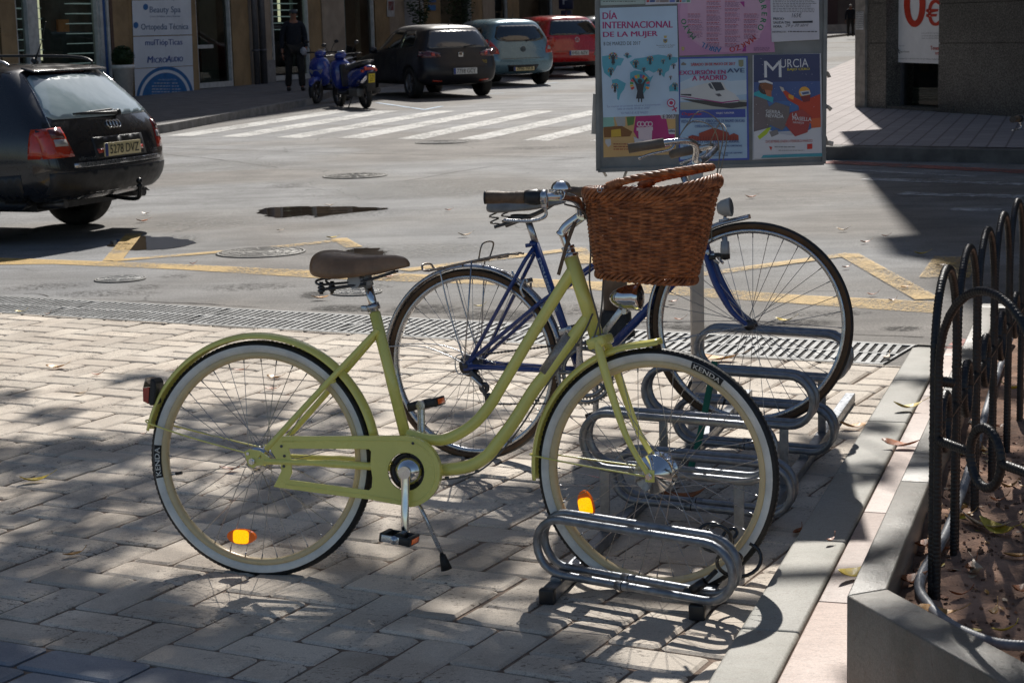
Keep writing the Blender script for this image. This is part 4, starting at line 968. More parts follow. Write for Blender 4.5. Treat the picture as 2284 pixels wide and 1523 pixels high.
# stem and bars
k = MB(); k.X = ST2; k.tube([(.945, 0, .455), (.925, 0, .545)], .0112, 14); k.tube([(.922, 0, .550), (.935, 0, .566), (.985, 0, .585)], .0125, 12); k.tube([(.985, -.02, .585), (.985, .02, .585)], .017, 14); k.build('stem', ALU, bb)
k = MB(); k.X = ST2; bp_ = [(.985, 0, .585), (.992, .06, .592), (1.01, .10, .612), (1.02, .15, .634), (1.0, .20, .645), (.94, .235, .648), (.84, .262, .648)]
k.tube(spline([(a, -b, c) for a, b, c in bp_[::-1]]+bp_[1:], 6), .011, 12); k.build('handlebar', ALU, bb)
for s_ in (-1, 1):
    g = MB(); g.X = ST2; g.tube([(.822, s_*.266, .648), (.94, s_*.238, .648)], .0165, 14); g.build('grip', mat('grey brown grip rubber', (.16, .13, .10), .6, var=.2), bb)
    q = MB(); q.X = ST2; stay(q, [(.97, s_*.222, .640), (.955, s_*.235, .622), (.90, s_*.252, .618), (.86, s_*.262, .612)], .0045); q.ball((.856, s_*.263, .611), .007, 8); q.build('brake_lever', ALU, bb)
k = MB(); k.X = ST2
for a in (0, .03): stay(k, [(.975, -.22, .645), (1.02+a, -.14, .71+a), (1.07+a, -.05, .68), (1.06, 0, .58), (1.02, -.01, .45), (.995, -.02, .30)], .0018)
stay(k, [(.975, .22, .645), (1.05, .12, .71), (1.09, .04, .66), (1.05, 0, .52), (.99, -.02, .40)], .0018)
k.build('brake_cable', mat('cream cable', (.24, .205, .15), .5), bb)
HB = HB0; BBy = BBs
# ------------------------------------------------------------ bicycle rack
O2 = Vector((.4827, 4.9135, 0)); RV = Vector((sin(R(18)), cos(R(18)), 0)); RU = Vector((cos(R(18)), -sin(R(18)), 0))
rr_ = empty('bicycle_rack', O2, (0, 0, -R(18)), 'galvanised steel floor rack with alternating low and high wheel hoops beside the kerb', 'bicycle rack')
GB = .012
for w, l0, l1 in ((-.41, -.03, 2.9), (.02, -.075, 2.9)):
    m_ = MB(); m_.box((w, (l0+l1)/2, GB+.018), (.04, l1-l0, .036), None, .003); o = m_.build('base_rail', GALV, rr_)
    m_ = MB(); m_.box((w, l0-.012, GB+.018), (.044, .028, .042), None, .004); m_.build('end_cap', BLKP, o)
def loop(par, v, zlo, zhi, w0=-.47, w1=.125, joint=False, k_=.194):
    vo = lambda w: v+(-.17-w)*k_
    h = (zhi-zlo)/2; zc = (zhi+zlo)/2; pts = []
    for i in range(13): a = -pi/2+pi*i/12; pts.append((w1-h+h*cos(a), vo(w1-h+h*cos(a)), zc+h*sin(a)))
    for i in range(13): a = pi/2+pi*i/12; pts.append((w0+h+h*cos(a), vo(w0+h+h*cos(a)), zc+h*sin(a)))
    full = []
    for i in range(len(pts)):
        full.append(pts[i]); 
    # slope: the bars drop slightly to the kerb side
    mb = MB(); mb.tube(full, .0118, 12, closed=True)
    if joint: mb.tube([(-.22, vo(-.22), zlo), (-.18, vo(-.18), zlo)], .0135, 12); mb.mi = 1; mb.tube([(-.201, vo(-.201), zlo), (-.198, vo(-.198), zlo)], .0137, 12)
    return mb.build('wheel_hoop', [GALV, DARK], par)
for i, (v, hi) in enumerate(((.035, 0), (.53, 1), (.88, 0), (1.31, 1), (1.77, 0), (2.15, 1))):
    for dv in (-.036, .036):
        z0 = GB+(.056 if not hi else .245); loop(rr_, v+dv-(.035 if i == 0 else 0), z0, z0+(.158 if not hi else .168), joint=not hi, k_=.33 if i == 0 else .194)
    for w in (-.41, .02):
        if hi:
            m_ = MB(); m_.box((w, v+(-.17-w)*.194, GB+.13), (.03, .006, .23), None, .001); m_.build('post', GALV, rr_)
        else:
            m_ = MB(); m_.box((w, v+(-.17-w)*.194, GB+.042), (.03, .09, .014), None, .002); m_.build('bracket', GALV, rr_)
m_ = MB(); m_.box((-.055, -.012, GB+.03), (.085, .008, .034), None, .004); pl = m_.build('maker_plate', GALV, rr_)
m_ = MB(); put_text(m_, 'MOBIPARK', lambda a, b: (-.055+a, -.0165, GB+.03+b), w=.06, h=.011, center=True, bold=.02); m_.build('plate_lettering', IRON, pl)
# green tie on the rack
m_ = MB(); pts = [O2+RV*1.22+RU*(-.20)+Vector((0, 0, .47)), O2+RV*1.2+RU*(-.215)+Vector((0, 0, .38)), O2+RV*1.15+RU*(-.24)+Vector((0, 0, .22)), O2+RV*1.1+RU*(-.27)+Vector((0, 0, .10))]
m_.tube(spline(pts, 6), .011, 8, ell=(1, .3)); tag(m_.build('strap', mat('green webbing', (.005, .13, .08), .6)), 'torn dark green strap tied round a high hoop of the rack', 'strap')
# cable lock on the front wheel
lk = empty('cable_lock', O2+Vector((0, 0, 0)), (0, 0, -R(18)), 'black coiled cable lock looped through the yellow bicycle front wheel', 'bicycle lock')
m_ = MB(); pts = []
random.seed(5)
for i in range(90):
    t = i/89; a = t*2*pi*4.2; r_ = .042+.016*sin(t*7+1); pts.append((.065+.075*(t-.4)*1.0+r_*cos(a)*.9, .035+.05*sin(a*.5+1)+.03*(t-.5), .155+.045*sin(t*5)+r_*sin(a)*.75))
m_.tube([(a, b, c+.02) for a, b, c in pts], .0055, 8); lk1 = m_.build('cable', mat('glossy black vinyl', (.012, .012, .013), .15, coat=.6), lk)
m_ = MB(); m_.tube([(-.005, -.05, .075), (.035, -.055, .105)], .013, 14); m_.ball((-.012, -.05, .07), .017, 12); m_.tube([(.035, -.055, .105), (.06, -.03, .13)], .007, 8); m_.build('lock_barrel', BLKP, lk)
# ------------------------------------------------------------ notice board
BY = 7.85
bd = empty('notice_board', G(1557, 890), (0, 0, 0), 'grey metal notice board on a pole, covered with overlapping posters', 'notice board')
BINV = Matrix.Translation(-bd.location)
BG = mat('grey board enamel', (.20, .21, .21), .45, .2, .15, 6, .1)
def bq(x, y, off=0):
    p = at(x/3.807+1300, y/3.807, BY); return BINV @ Vector((p.x, p.y-off, p.z))
def bpoly(mb, pts, off, mi=0, th=None):
    mb.mi = mi
    if th: n = len(pts); mb.mesh([bq(x, y, off) for x, y in pts]+[bq(x, y, off-th) for x, y in pts], [tuple(range(n)), tuple(range(n, 2*n))[::-1]]+[(i, i+n, (i+1) % n+n, (i+1) % n) for i in range(n)], False)
    else: mb.mesh([bq(x, y, off) for x, y in pts], [tuple(range(len(pts)))], False)
m_ = MB(); m_.X = None; bpoly(m_, [(108, -1500), (2075, -1500), (2045, 1388), (128, 1452)], 0, 0, .035); m_.build('panel', BG, bd)
m_ = MB()
for a, b in (((108, -1500), (128, 1452)), ((2075, -1500), (2045, 1388)), ((128, 1449), (2045, 1386))): m_.tube([bq(a[0], a[1], .002), bq(b[0], b[1], .002)], .011, 4, phase=pi/4)
m_.build('frame', BG, bd)
m_ = MB(); p = G(1557, 890); m_.box((0, 0, .5), (.054, .054, 1.02), None, .004); m_.box((0, 0, .055), (.054+.012, .066, .05), None, .004); m_.box((.0, .02, 1.65), (.06, .05, 2.0), None, .003); m_.build('pole', mat('galvanised pole', (.40, .38, .36), .45, .5, .18, 6), bd)
PM = {}
def pm(c, rough=.42):
    c = tuple(round(x, 3) for x in c)
    if c not in PM: PM[c] = mat('print %d' % len(PM), c, rough, 0, .05, 5, 0, .25)
    return PM[c]
class Poster:
    def __init__(s, name, label, outline, base, off=.001, curl=0):
        s.cols = []; s.mb = MB(); s.off = off; s.k = 0; s.name = name; s.label = label
        s.poly(outline, base)
    def ci(s, c):
        if c not in s.cols: s.cols.append(c)
        s.mb.mi = s.cols.index(c)
    def poly(s, pts, c): s.ci(c); s.k += 1; n = s.mb.mi; bpoly(s.mb, pts, s.off+s.k*.00016, n)
    def text(s, t, x, y, w, h, c, bold=.0, ang=0, shear=0, center=False):
        s.ci(c); s.k += .2; put_text(s.mb, t, lambda a, b: bq(a, b, s.off+s.k*.00016+.0006), None, None, 0, 0) if False else None
        o = s.off+s.k*.00016+.0006; ca, sa = cos(ang), sin(ang)
        put_text(s.mb, t, lambda a, b: bq(x+a*ca+b*sa, y+a*sa-b*ca, o), w, h, 0, 0, 0, bold, shear, center)
    def lines(s, x0, x1, y0, dy, n, c, th=4, jit=.3):
        s.ci(c); s.k += .2; o = s.off+s.k*.00016+.0005
        for i in range(n):
            x = x0
            xe = x1-(x1-x0)*jit*random.random()
            while x < xe:
                w = random.uniform(8, 30); y = y0+dy*i; s.mb.mesh([bq(x, y, o), bq(min(x+w, xe), y, o), bq(min(x+w, xe), y+th, o), bq(x, y+th, o)], [(0, 1, 2, 3)], False); x += w+6
    def build(s, par): o = s.mb.build(s.name, [pm(c) for c in s.cols], par, fixn=False); o['label'] = s.label; return o
random.seed(11)
MAG = (.42, .02, .17); DKB = (.03, .035, .05); TEAL = (.10, .42, .55); RED = (.5, .03, .03); GRN = (.02, .22, .10); WHT = (.68, .70, .73); NAVY = (.03, .07, .26)
WHEEL = [(.5, .05, .04), (.75, .45, .05), (.05, .3, .1), (.6, .1, .12), (.03, .25, .45), (.8, .3, .04), (.3, .5, .1), (.1, .12, .4)]
def figure(P, cx, cy, r):
    for i in range(14):
        a0 = pi*.8+i*pi*1.4/14*1.0; a1 = a0+pi*1.4/14*.86
        P.poly([(cx+r*q*cos(a), cy+r*q*sin(a)) for q, a in ((.66, a0), (1, a0), (1, a1), (.66, a1))], WHEEL[i % 8])
    P.poly([(cx+r*a, cy+r*b) for a, b in ((-.42, .05), (-.78, -.62), (-.66, -.66), (-.22, -.08), (.22, -.08), (.66, -.66), (.78, -.62), (.42, .05), (.30, .7), (.44, 1.45), (-.40, 1.45), (-.26, .7))], DKB)
    P.poly(arc(cx, cy-r*.32, r*.24, 0, 2*pi, 12)[:-1], DKB)
    for e in (-.12, .16): P.poly([(cx+r*(e-.07), cy+r*1.44), (cx+r*(e+.07), cy+r*1.44), (cx+r*(e+.06), cy+r*1.8), (cx+r*(e-.06), cy+r*1.8)], DKB)
P = Poster('poster', 'pale blue poster DÍA INTERNACIONAL DE LA MUJER with teal world map', [(142, 72), (798, 52), (818, 972), (172, 1000)], (.50, .66, .82), .004)
P.text('DÍA', 168, 165, 122, 72, MAG, .03); P.text('INTERNACIONAL', 170, 246, 592, 58, MAG, .035, -.015); P.text('DE LA MUJER', 173, 332, 460, 58, MAG, .035, -.02)
P.text('8 DE MARZO DE 2017', 176, 389, 312, 30, DKB, 0, -.02)
for poly in ([(162, 480), (230, 470), (300, 490), (350, 500), (320, 560), (290, 560), (270, 600), (240, 640), (235, 665), (180, 620), (165, 560)], [(245, 680), (290, 670), (365, 710), (350, 760), (320, 800), (305, 855), (290, 840), (290, 770), (250, 720)],
    [(395, 530), (440, 500), (520, 490), (560, 480), (640, 465), (760, 485), (806, 490), (800, 530), (740, 560), (730, 600), (700, 620), (690, 660), (670, 640), (640, 600), (600, 620), (560, 600), (520, 610), (430, 580)],
    [(400, 620), (440, 600), (520, 610), (570, 660), (600, 640), (570, 700), (540, 760), (500, 820), (470, 760), (440, 690), (400, 680)], [(730, 740), (770, 700), (806, 720), (808, 780), (770, 775), (735, 780)], [(340, 470), (400, 470), (420, 480), (380, 500)]):
    P.poly(poly, TEAL)
for cx, cy, r in ((256, 485, 38), (374, 465, 16), (448, 538, 26), (569, 505, 28), (515, 588, 16), (734, 478, 20), (678, 518, 16), (650, 605, 22), (765, 557, 18), (234, 600, 26), (268, 735, 30), (738, 655, 14), (776, 725, 24)): figure(P, cx, cy, r)
figure(P, 478, 715, 84)
P.text('"Las mujeres en un mundo laboral en transformación:', 198, 915, 458, 20, (.12, .18, .42), 0, -.04, .3); P.text('hacia un mundo 50-50 en 2030"', 285, 932, 280, 20, (.12, .18, .42), 0, -.03, .3); P.text('YO PARO EL 8 DE MARZO', 318, 968, 230, 18, (.12, .18, .42), 0, -.03, .2)
P.poly(arc(742, 872, 36, 0, 2*pi, 24)[:-1], (.45, .02, .10)); P.poly(arc(742, 872, 27, 0, 2*pi, 24)[:-1], (.50, .66, .82)); P.poly(arc(742, 872, 17, 0, 2*pi, 10)[:-1], (.45, .02, .10)); P.poly([(756, 902), (765, 899), (790, 945), (778, 948)], (.45, .02, .10)); P.poly([(748, 930), (790, 908), (794, 917), (752, 940)], (.45, .02, .10))
P.poly([(674, 335), (710, 335), (708, 360), (692, 370), (676, 360)], (.35, .30, .12)); P.poly([(680, 300), (690, 312), (692, 295), (696, 312), (706, 300), (702, 325), (682, 325)], (.55, .40, .08)); P.poly(arc(692, 345, 10, 0, 2*pi, 10)[:-1], (.1, .12, .2)); P.text('Ayuntamiento de Águilas', 616, 393, 158, 12, DKB, .02, -.02); P.text('Concejalía de Igualdad', 638, 408, 118, 10, DKB, .02, -.02)
P.build(bd)
P = Poster('poster', 'pink programme poster with month names in a ring', [(802, -20), (1588, -30), (1630, 444), (820, 476)], (.50, .25, .43), .003)
P.poly(arc(1195, 130, 375, 0, 2*pi, 40, 330)[:-1] if False else [(p[0], max(-20, min(452, p[1]))) for p in arc(1195, 110, 372, 0, 2*pi, 48, 335)[:-1]], (.58, .33, .50))
P.poly([(885, -20), (1545, -25), (1500, 330), (1370, 395), (1040, 400), (900, 310)], (.60, .38, .52))
def arcword(P, w, cx, cy, rx, ry, a0, a1, c, h, flip):
    n = len(w)
    for i, chh in enumerate(w):
        if chh == ' ': continue
        a = a0+(a1-a0)*(i+.5)/n; x, y = cx+rx*cos(a), cy+ry*sin(a); ang = atan2(ry*cos(a), -rx*sin(a)) 
        if a1 < a0: ang += pi
        P.text(chh, x, y, None, h, c, .04, ang, 0, True)
arcword(P, 'JUNIO', 1195, 110, 350, 310, R(206), R(248), RED, 52, 0); arcword(P, 'FEBRERO', 1195, 110, 345, 300, R(-47), R(30), GRN, 46, 0)
arcword(P, 'MARZO', 1195, 110, 345, 318, R(40), R(82), RED, 44, 0); arcword(P, 'ABRIL', 1195, 110, 345, 318, R(94), R(124), (.04, .18, .42), 42, 0); arcword(P, 'MAYO', 1195, 110, 350, 305, R(134), R(170), GRN, 42, 0)
for x0 in (890, 1050, 1205, 1365):
    y = 12 if 1000 < x0 < 1300 else 120
    while y < 395 - (80 if x0 == 890 or x0 == 1365 else 0):
        P.lines(x0, x0+128, y, 9, 1, RED, 4); n = random.randint(2, 5); P.lines(x0, x0+135, y+10, 9, n, (.18, .08, .2), 3); y += 18+n*9
P.lines(1450, 1600, 405, 9, 4, (.18, .08, .2), 3); P.poly([(836, 400), (862, 400), (858, 432), (840, 432)], (.45, .38, .14)); P.poly([(1330, 18), (1370, 14), (1370, 66)], (.35, .03, .25)); P.poly([(1382, 380), (1384, 440), (1350, 440)], (.35, .03, .25))
P.build(bd)
P = Poster('poster', 'white typed notice with price and departure day filled in by hand', [(1588, -60), (2002, -70), (2007, 338), (1602, 360)], (.60, .60, .66), .006)
P.lines(1612, 1985, 2, 14, 8, (.12, .12, .14), 5, .15); P.text('165€', 1772, 152, 86, 40, (.06, .06, .09), 0, -.02, .2); P.text('PRECIO:', 1616, 172, 92, 20, DKB, .03); P.text('SALIDA DIA:', 1616, 204, 146, 20, DKB, .03, -.01); P.text('HORA:', 1616, 238, 74, 20, DKB, .03, -.01)
P.poly([(1780, 184), (1950, 178), (1950, 196), (1780, 200)], DKB); P.text('29 y 30 abril', 1716, 240, 200, 32, (.06, .06, .09), 0, -.03, .4); P.text('INFORMACION: 679987640 - MARIA HURTADO' if False else 'INFORMACION:', 1608, 282, 120, 16, DKB, 0, -.01); P.lines(1740, 1985, 266, 14, 1, (.12, .12, .14), 10, 0)
P.build(bd)
P = Poster('poster', 'blue bordered poster EXCURSIÓN EN AVE A MADRID with white high speed train', [(815, 490), (1398, 478), (1412, 1358), (815, 1372)], (.06, .10, .42), .004)
P.poly([(826, 503), (1386, 492), (1394, 1342), (826, 1356)], (.36, .52, .68)); P.poly([(826, 700), (950, 650), (1100, 660), (1250, 690), (1386, 680), (1390, 800), (826, 860)], (.52, .64, .74)); P.poly([(826, 870), (1388, 850), (1390, 925), (826, 932)], (.42, .44, .40))
P.poly([(826, 838), (940, 870), (1110, 905), (1260, 922), (1390, 905), (1390, 870), (1280, 860), (1100, 860)], (.05, .05, .05))
P.poly([(826, 770), (1030, 712), (1120, 692), (1190, 702), (1220, 760), (1290, 800), (1330, 845), (1310, 880), (1180, 878), (1040, 850), (826, 810)], (.62, .64, .64))
P.poly([(1086, 700), (1170, 700), (1205, 765), (1130, 775)], (.04, .05, .07)); P.poly([(1062, 716), (1080, 706), (1112, 762), (1082, 752)], (.08, .10, .13)); P.poly([(1120, 800), (1160, 795), (1180, 815), (1150, 822)], (.10, .10, .12)); P.poly([(830, 800), (920, 800), (920, 818), (830, 808)], (.06, .06, .08)); P.poly([(826, 815), (1050, 848), (1180, 868), (1325, 850), (1328, 858), (1180, 878), (1050, 856), (826, 822)], (.35, .03, .20)); P.poly([(1180, 880), (1330, 868), (1320, 890), (1200, 894)], (.05, .05, .06))
P.text('SÁBADO 20 DE MAYO DE 2017', 917, 562, 376, 30, RED, .03, -.02); P.text('EXCURSIÓN EN', 822, 638, 388, 44, MAG, .04, -.02); P.text('A MADRID', 928, 688, 292, 42, MAG, .04, -.03); P.text('AVE', 1224, 620, 146, 36, (.05, .09, .2), .04, -.02)
P.poly([(1320, 512), (1362, 510), (1362, 560), (1342, 572), (1322, 560)], (.25, .26, .16)); P.poly([(832, 545), (850, 528), (878, 545), (872, 556), (836, 556)], (.22, .20, .18))
P.poly([(826, 938), (1378, 926), (1380, 996), (828, 1006)], (.045, .08, .36)); P.text('Organiza:', 840, 986, 172, 30, RED, .03, -.01, .3); P.text('VIAJES TUROFER', 1128, 974, 156, 20, WHT, .02, -.02)
for t_, x, y, w, h in (('VISITA AL MUSEO DEL FERROCARRIL DE MADRID DELICIAS', 833, 1046, 538, 26), ('MAÑANA LIBRE', 1060, 1058, 120, 14), ('COMIDA EN MADRID Y VUELTA A CASA', 950, 1084, 302, 20), ('MUSEO DEL FERROCARRIL', 905, 1218, 424, 22), ('VIAJE DE IDA Y VUELTA EN EL DÍA. PLAZAS LIMITADAS', 852, 1258, 498, 26), ('INFORMACIÓN Y RESERVAS EN EL BAR DE SIEMPRE', 855, 1312, 500, 16), ('TELÉFONO 968', 1000, 1328, 230, 14)): P.text(t_, x, y, w, h, NAVY, .02, -.015)
P.poly([(895, 1198), (895, 1160), (930, 1148), (985, 1160), (985, 1132), (1110, 1086), (1235, 1126), (1240, 1150), (1282, 1132), (1320, 1150), (1322, 1192)], (.32, .05, .03))
for i in range(18): P.poly([(905+i*23, 1196), (909+i*23, 1196), (909+i*23, 1160), (905+i*23, 1160)], (.12, .02, .02))
P.build(bd)
P = Poster('poster', 'dark blue ski poster MURCIA BAJO CERO with two snow sport figures', [(1440, 470), (2020, 455), (2042, 1330), (1440, 1358)], (.50, .52, .57), .004)
P.poly([(1450, 470), (2010, 458), (2018, 1090), (1450, 1130)], (.035, .05, .14)); P.poly([(1450, 760), (2014, 740), (2018, 1100), (1450, 1130)], (.06, .16, .40)); P.poly([(1450, 700), (2012, 690), (2014, 850), (1450, 870)], (.05, .10, .28))
P.text('M', 1540, 660, 146, 140, WHT, .0, -.02); P.text('URCIA', 1676, 578, 238, 72, WHT, .0, -.03); P.text('BAJO CERO', 1735, 608, 190, 26, (.60, .50, .04), .03, -.03)
P.poly([(1450, 830), (1500, 810), (1560, 850), (1600, 960), (1580, 1100), (1450, 1150)], (.16, .13, .14)); P.poly([(1450, 790), (1500, 770), (1560, 800), (1618, 830), (1612, 875), (1560, 850), (1450, 810)], (.03, .38, .45))
P.poly(arc(1550, 745, 60, 0, 2*pi, 20)[:-1], (.05, .03, .03)); P.poly([(1540, 760), (1600, 765), (1600, 825), (1560, 815)], (.40, .14, .07)); P.poly([(1500, 718), (1540, 700), (1612, 725), (1608, 770), (1520, 760)], (.22, .08, .03)); P.poly([(1490, 690), (1550, 680), (1610, 705), (1610, 718), (1550, 702), (1492, 706)], WHT)
P.poly([(1690, 770), (1720, 770), (1800, 830), (1860, 860), (2014, 800), (2018, 1090), (1850, 1010), (1830, 900), (1740, 850)], (.50, .05, .02)); P.poly([(1745, 800), (1790, 815), (1785, 850), (1745, 830)], (.75, .35, .03)); P.poly([(1930, 1010), (2018, 1000), (2018, 1095), (1940, 1100)], (.62, .13, .04))
P.poly(arc(1880, 785, 48, 0, 2*pi, 20)[:-1], (.70, .36, .05)); P.poly([(1840, 780), (1920, 768), (1935, 800), (1860, 815)], (.55, .58, .62)); P.poly([(1855, 788), (1915, 778), (1920, 796), (1865, 806)], (.06, .10, .22)); P.poly([(1845, 820), (1930, 806), (1925, 860), (1870, 870)], (.20, .02, .02)); P.poly([(1668, 735), (1700, 745), (1712, 775), (1690, 780)], (.55, .50, .45))
P.poly([(1450, 1120), (1560, 1090), (1640, 1130), (1760, 1150), (1880, 1130), (1940, 1090), (2020, 1080), (2030, 1320), (1450, 1345)], (.58, .60, .64)); P.poly([(1480, 1160), (1560, 1090), (1600, 1080), (1560, 1140), (1500, 1185)], (.42, .55, .03)); P.poly([(1580, 1120), (1650, 1100), (1660, 1140), (1600, 1165)], (.20, .19, .2))
P.poly([(1562, 1050), (1548, 930), (1635, 868), (1752, 905), (1752, 1040), (1690, 1108)], (.16, .14, .14)); P.poly([(1800, 1160), (1715, 1060), (1760, 958), (1858, 928), (1938, 990), (1905, 1125)], (.36, .05, .045))
P.text('SIERRA', 1552, 962, 122, 30, WHT, 0, .06); P.text('NEVADA', 1552, 996, 150, 30, WHT, .01, .06); P.text('LA', 1775, 992, 44, 32, WHT, 0, .05); P.text('MASELLA', 1778, 1022, 160, 32, WHT, .01, .05); P.text('PIRINEOS', 1782, 1048, 92, 16, WHT, 0, .05)
P.text('DICIEMBRE-ENERO-FEBRERO-MARZO', 1552, 1214, 396, 22, (.40, .06, .05), .0, -.02); P.poly([(1902, 1224), (1946, 1220), (1946, 1264), (1902, 1268)], (.55, .03, .02)); P.poly([(1578, 1244), (1606, 1248), (1596, 1280)], (.50, .04, .03)); P.lines(1625, 1850, 1245, 20, 1, (.2, .2, .2), 7); P.lines(1660, 1880, 1275, 20, 1, (.05, .05, .05), 4, 0)
P.poly([(1510, 1342), (1530, 1318), (2036, 1300), (2040, 1328)], (.05, .30, .38)); 
for i in range(60):
    x, y = random.uniform(1455, 2010), random.uniform(480, 1100); q = random.uniform(1.2, 3.2); P.poly([(x-q, y), (x, y-q), (x+q, y), (x, y+q)], WHT)
P.build(bd)
P = Poster('poster', 'torn orange and magenta poster with a white gift box', [(172, 985), (785, 965), (790, 1310), (175, 1338)], (.62, .40, .16), .002)
P.poly([(172, 1000), (260, 990), (270, 1070), (172, 1090)], (.25, .50, .42)); P.poly([(270, 1000), (360, 990), (360, 1070), (300, 1085)], (.40, .42, .42)); P.poly([(370, 995), (440, 990), (430, 1060), (380, 1070)], (.10, .22, .06)); P.poly([(175, 1080), (330, 1070), (420, 1120), (400, 1160), (180, 1170)], (.22, .09, .02)); P.poly([(240, 1105), (320, 1095), (325, 1160), (240, 1165)], (.65, .42, .04))
P.poly([(190, 1185), (235, 1180), (240, 1230), (215, 1250), (190, 1215)], (.55, .55, .55)); P.poly([(450, 985), (700, 975), (725, 1100), (780, 1130), (782, 1225), (700, 1250), (640, 1215), (500, 1240), (430, 1120)], MAG)
P.poly([(785, 970), (655, 975), (670, 1010), (783, 1010)], (.52, .5, .55)); P.text('E 2017', 680, 1008, 104, 32, DKB, .05, -.04); P.poly([(722, 1100), (783, 1095), (783, 1140), (730, 1140)], (.5, .5, .55)); P.text('uilas', 728, 1122, 52, 20, DKB, .03)
P.poly([(455, 1085), (595, 1078), (595, 1108), (588, 1110), (585, 1190), (560, 1196), (530, 1200), (475, 1205), (470, 1112), (455, 1112)], (.66, .55, .60))
for x in (480, 506, 545, 572): P.poly(arc(x, 1055, 22, 0, 2*pi, 14, 24)[:-1], (.66, .55, .60)); P.poly(arc(x, 1055, 13, 0, 2*pi, 14, 14)[:-1], MAG)
P.poly([(430, 1160), (470, 1180), (520, 1200), (560, 1195), (500, 1230), (440, 1215)], (.55, .56, .6)); P.lines(260, 580, 1220, 22, 3, (.35, .08, .04), 8)
P.build(bd)
P = Poster('poster', 'strip of a pale green poster cut off at the top', [(142, -420), (524, -430), (526, 38), (150, 50)], (.30, .42, .40), .003); P.lines(170, 500, -20, 16, 3, (.1, .12, .1), 6); P.poly([(150, 12), (524, 4), (526, 36), (150, 48)], (.42, .52, .50)); P.build(bd)
P = Poster('poster', 'white strip of a poster with a row of small logos', [(530, -420), (912, -430), (916, 28), (530, 44)], (.58, .60, .66), .005)
for i, (x, w, c) in enumerate(((540, 22, RED), (568, 44, NAVY), (620, 30, (.4, .3, .3)), (654, 74, (.25, .2, .2)), (735, 46, (.10, .15, .5)), (792, 26, DKB), (822, 14, RED), (842, 30, (.2, .35, .5)), (880, 28, (.1, .3, .2)))): P.poly([(x, 4), (x+w, 3), (x+w, 20), (x, 22)], c)
P.build(bd)
P = Poster('poster', 'dark strip of a poster', [(912, -430), (1020, -430), (1020, 14), (914, 20)], (.05, .05, .04), .002); P.build(bd)
m_ = MB()
for x, y, dx, dy in ((1370/3.807, 0, 0, 0),):
    pass
for (x, y), (x2, y2), w in (((2075, 620), (2095, 660), 14), (((2060, 900)), (2112, 935), 12), ((2055, 1150), (2070, 1200), 14), ((2050, 1215), (2128, 1225), 14), ((2050, 1235), (2062, 1300), 12), ((170, 1455), (200, 1500), 10), ((375, 1445), (350, 1512), 14), ((108, 800), (92, 1140), 14), ((118, 420), (100, 470), 10)):
    a, b = bq(x, y, -.012), bq(x2, y2, -.004); m_.tube([a, (a+b)/2+Vector((0, -.006, .002)), b], .0007*w, 4, ell=(1, .15))
m_.build('paper_scraps', mat('weathered paper', (.50, .47, .42), .8), bd)
# bollard behind the bikes
bo = empty('bollard', G(1374, 752), (0, 0, 0), 'brown grey steel bollard with black base at the road edge behind the basket', 'bollard')
m_ = MB(); m_.lathe([(.001, 0), (.062, 0), (.062, .56), (.055, .60), (.03, .62), (.001, .625)], 24, ax='z'); m_.build('post', mat('brown grey bollard steel', (.14, .105, .085), .5, .4, .25, 6), bo)
m_ = MB(); m_.lathe([(.001, 0), (.10, 0), (.10, .03), (.085, .05), (.08, .13), (.066, .145), (.001, .145)], 24, ax='z'); m_.build('base', BLK, bo)
# ------------------------------------------------------------ rebar fence in the planter
IRONB = mat('black painted rebar', (.016, .016, .018), .4, .2, .3, 30, .2, .1)
def rebar(mb, pts, r, pitch=.0085, seg=8, closed=False, rib=.10):
    P = [Vector(p) for p in pts]; L = [0]
    for a, b in zip(P, P[1:]): L.append(L[-1]+(b-a).length)
    n = max(4, int(L[-1]/pitch*3)); out, rr = [], []; j = 0
    for i in range(n+1):
        s_ = L[-1]*i/n
        while j < len(L)-2 and L[j+1] < s_: j += 1
        t = (s_-L[j])/max(1e-9, L[j+1]-L[j]); out.append(P[j].lerp(P[j+1], t)); rr.append(r*(1+(rib if i % 3 == 0 else -.03)))
    mb.tube(out, rr, seg, closed=False)
fe = empty('iron_fence', (0, 0, 0), (0, 0, 0), 'black rebar fence of arched hoops with rings along the planter', 'fence')
fb = G(2078, 1345, .2); WQ = .40; KF = Vector((sin(R(20.5)), cos(R(20.5)), 0)) 
def hoop(o, d, far=False):
    mb = MB(); w = WQ; r = .0118; zt_ = .975; zb_ = .10
    r = .0100; pts = [o+Vector((0, 0, zb_)), o+Vector((0, 0, .60))]
    for i in range(15): a = pi-pi*i/14; q = o+d*(w/2+w/2*cos(a)); pts.append(Vector((q.x, q.y, zt_-.20+.20*sin(a))))
    q = o+d*w; pts += [Vector((q.x, q.y, .60)), Vector((q.x, q.y, zb_))]
    rebar(mb, pts, r, .0105 if not far else .02, 8); mb.build('hoop', IRONB, fe)
    mb = MB(); c = o+d*(w/2)+Vector((0, 0, .60)); pts = [c+d*(.062*cos(2*pi*i/24))+Vector((0, 0, .068*sin(2*pi*i/24))) for i in range(25)]
    rebar(mb, pts, .0105, .0105 if not far else .02, 8); mb.build('ring', IRONB, fe)
    mb = MB(); rebar(mb, [o+Vector((0, 0, .60)), c-d*.066], .0105, .0105, 8); mb.build('cross_bar', IRONB, fe); mb = MB(); rebar(mb, [c+d*.066, o+d*w+Vector((0, 0, .60))], .0105, .0105, 8)
    mb.build('cross_bar', IRONB, fe)
for i in range(7): hoop(Vector((fb.x, fb.y, 0))+KF*(i*(WQ+.035)), KF, i > 4)
for i in range(3): hoop(Vector((fb.x, fb.y, 0))+FD*(i*(WQ+.035)+.02), FD)
mb = MB(); 
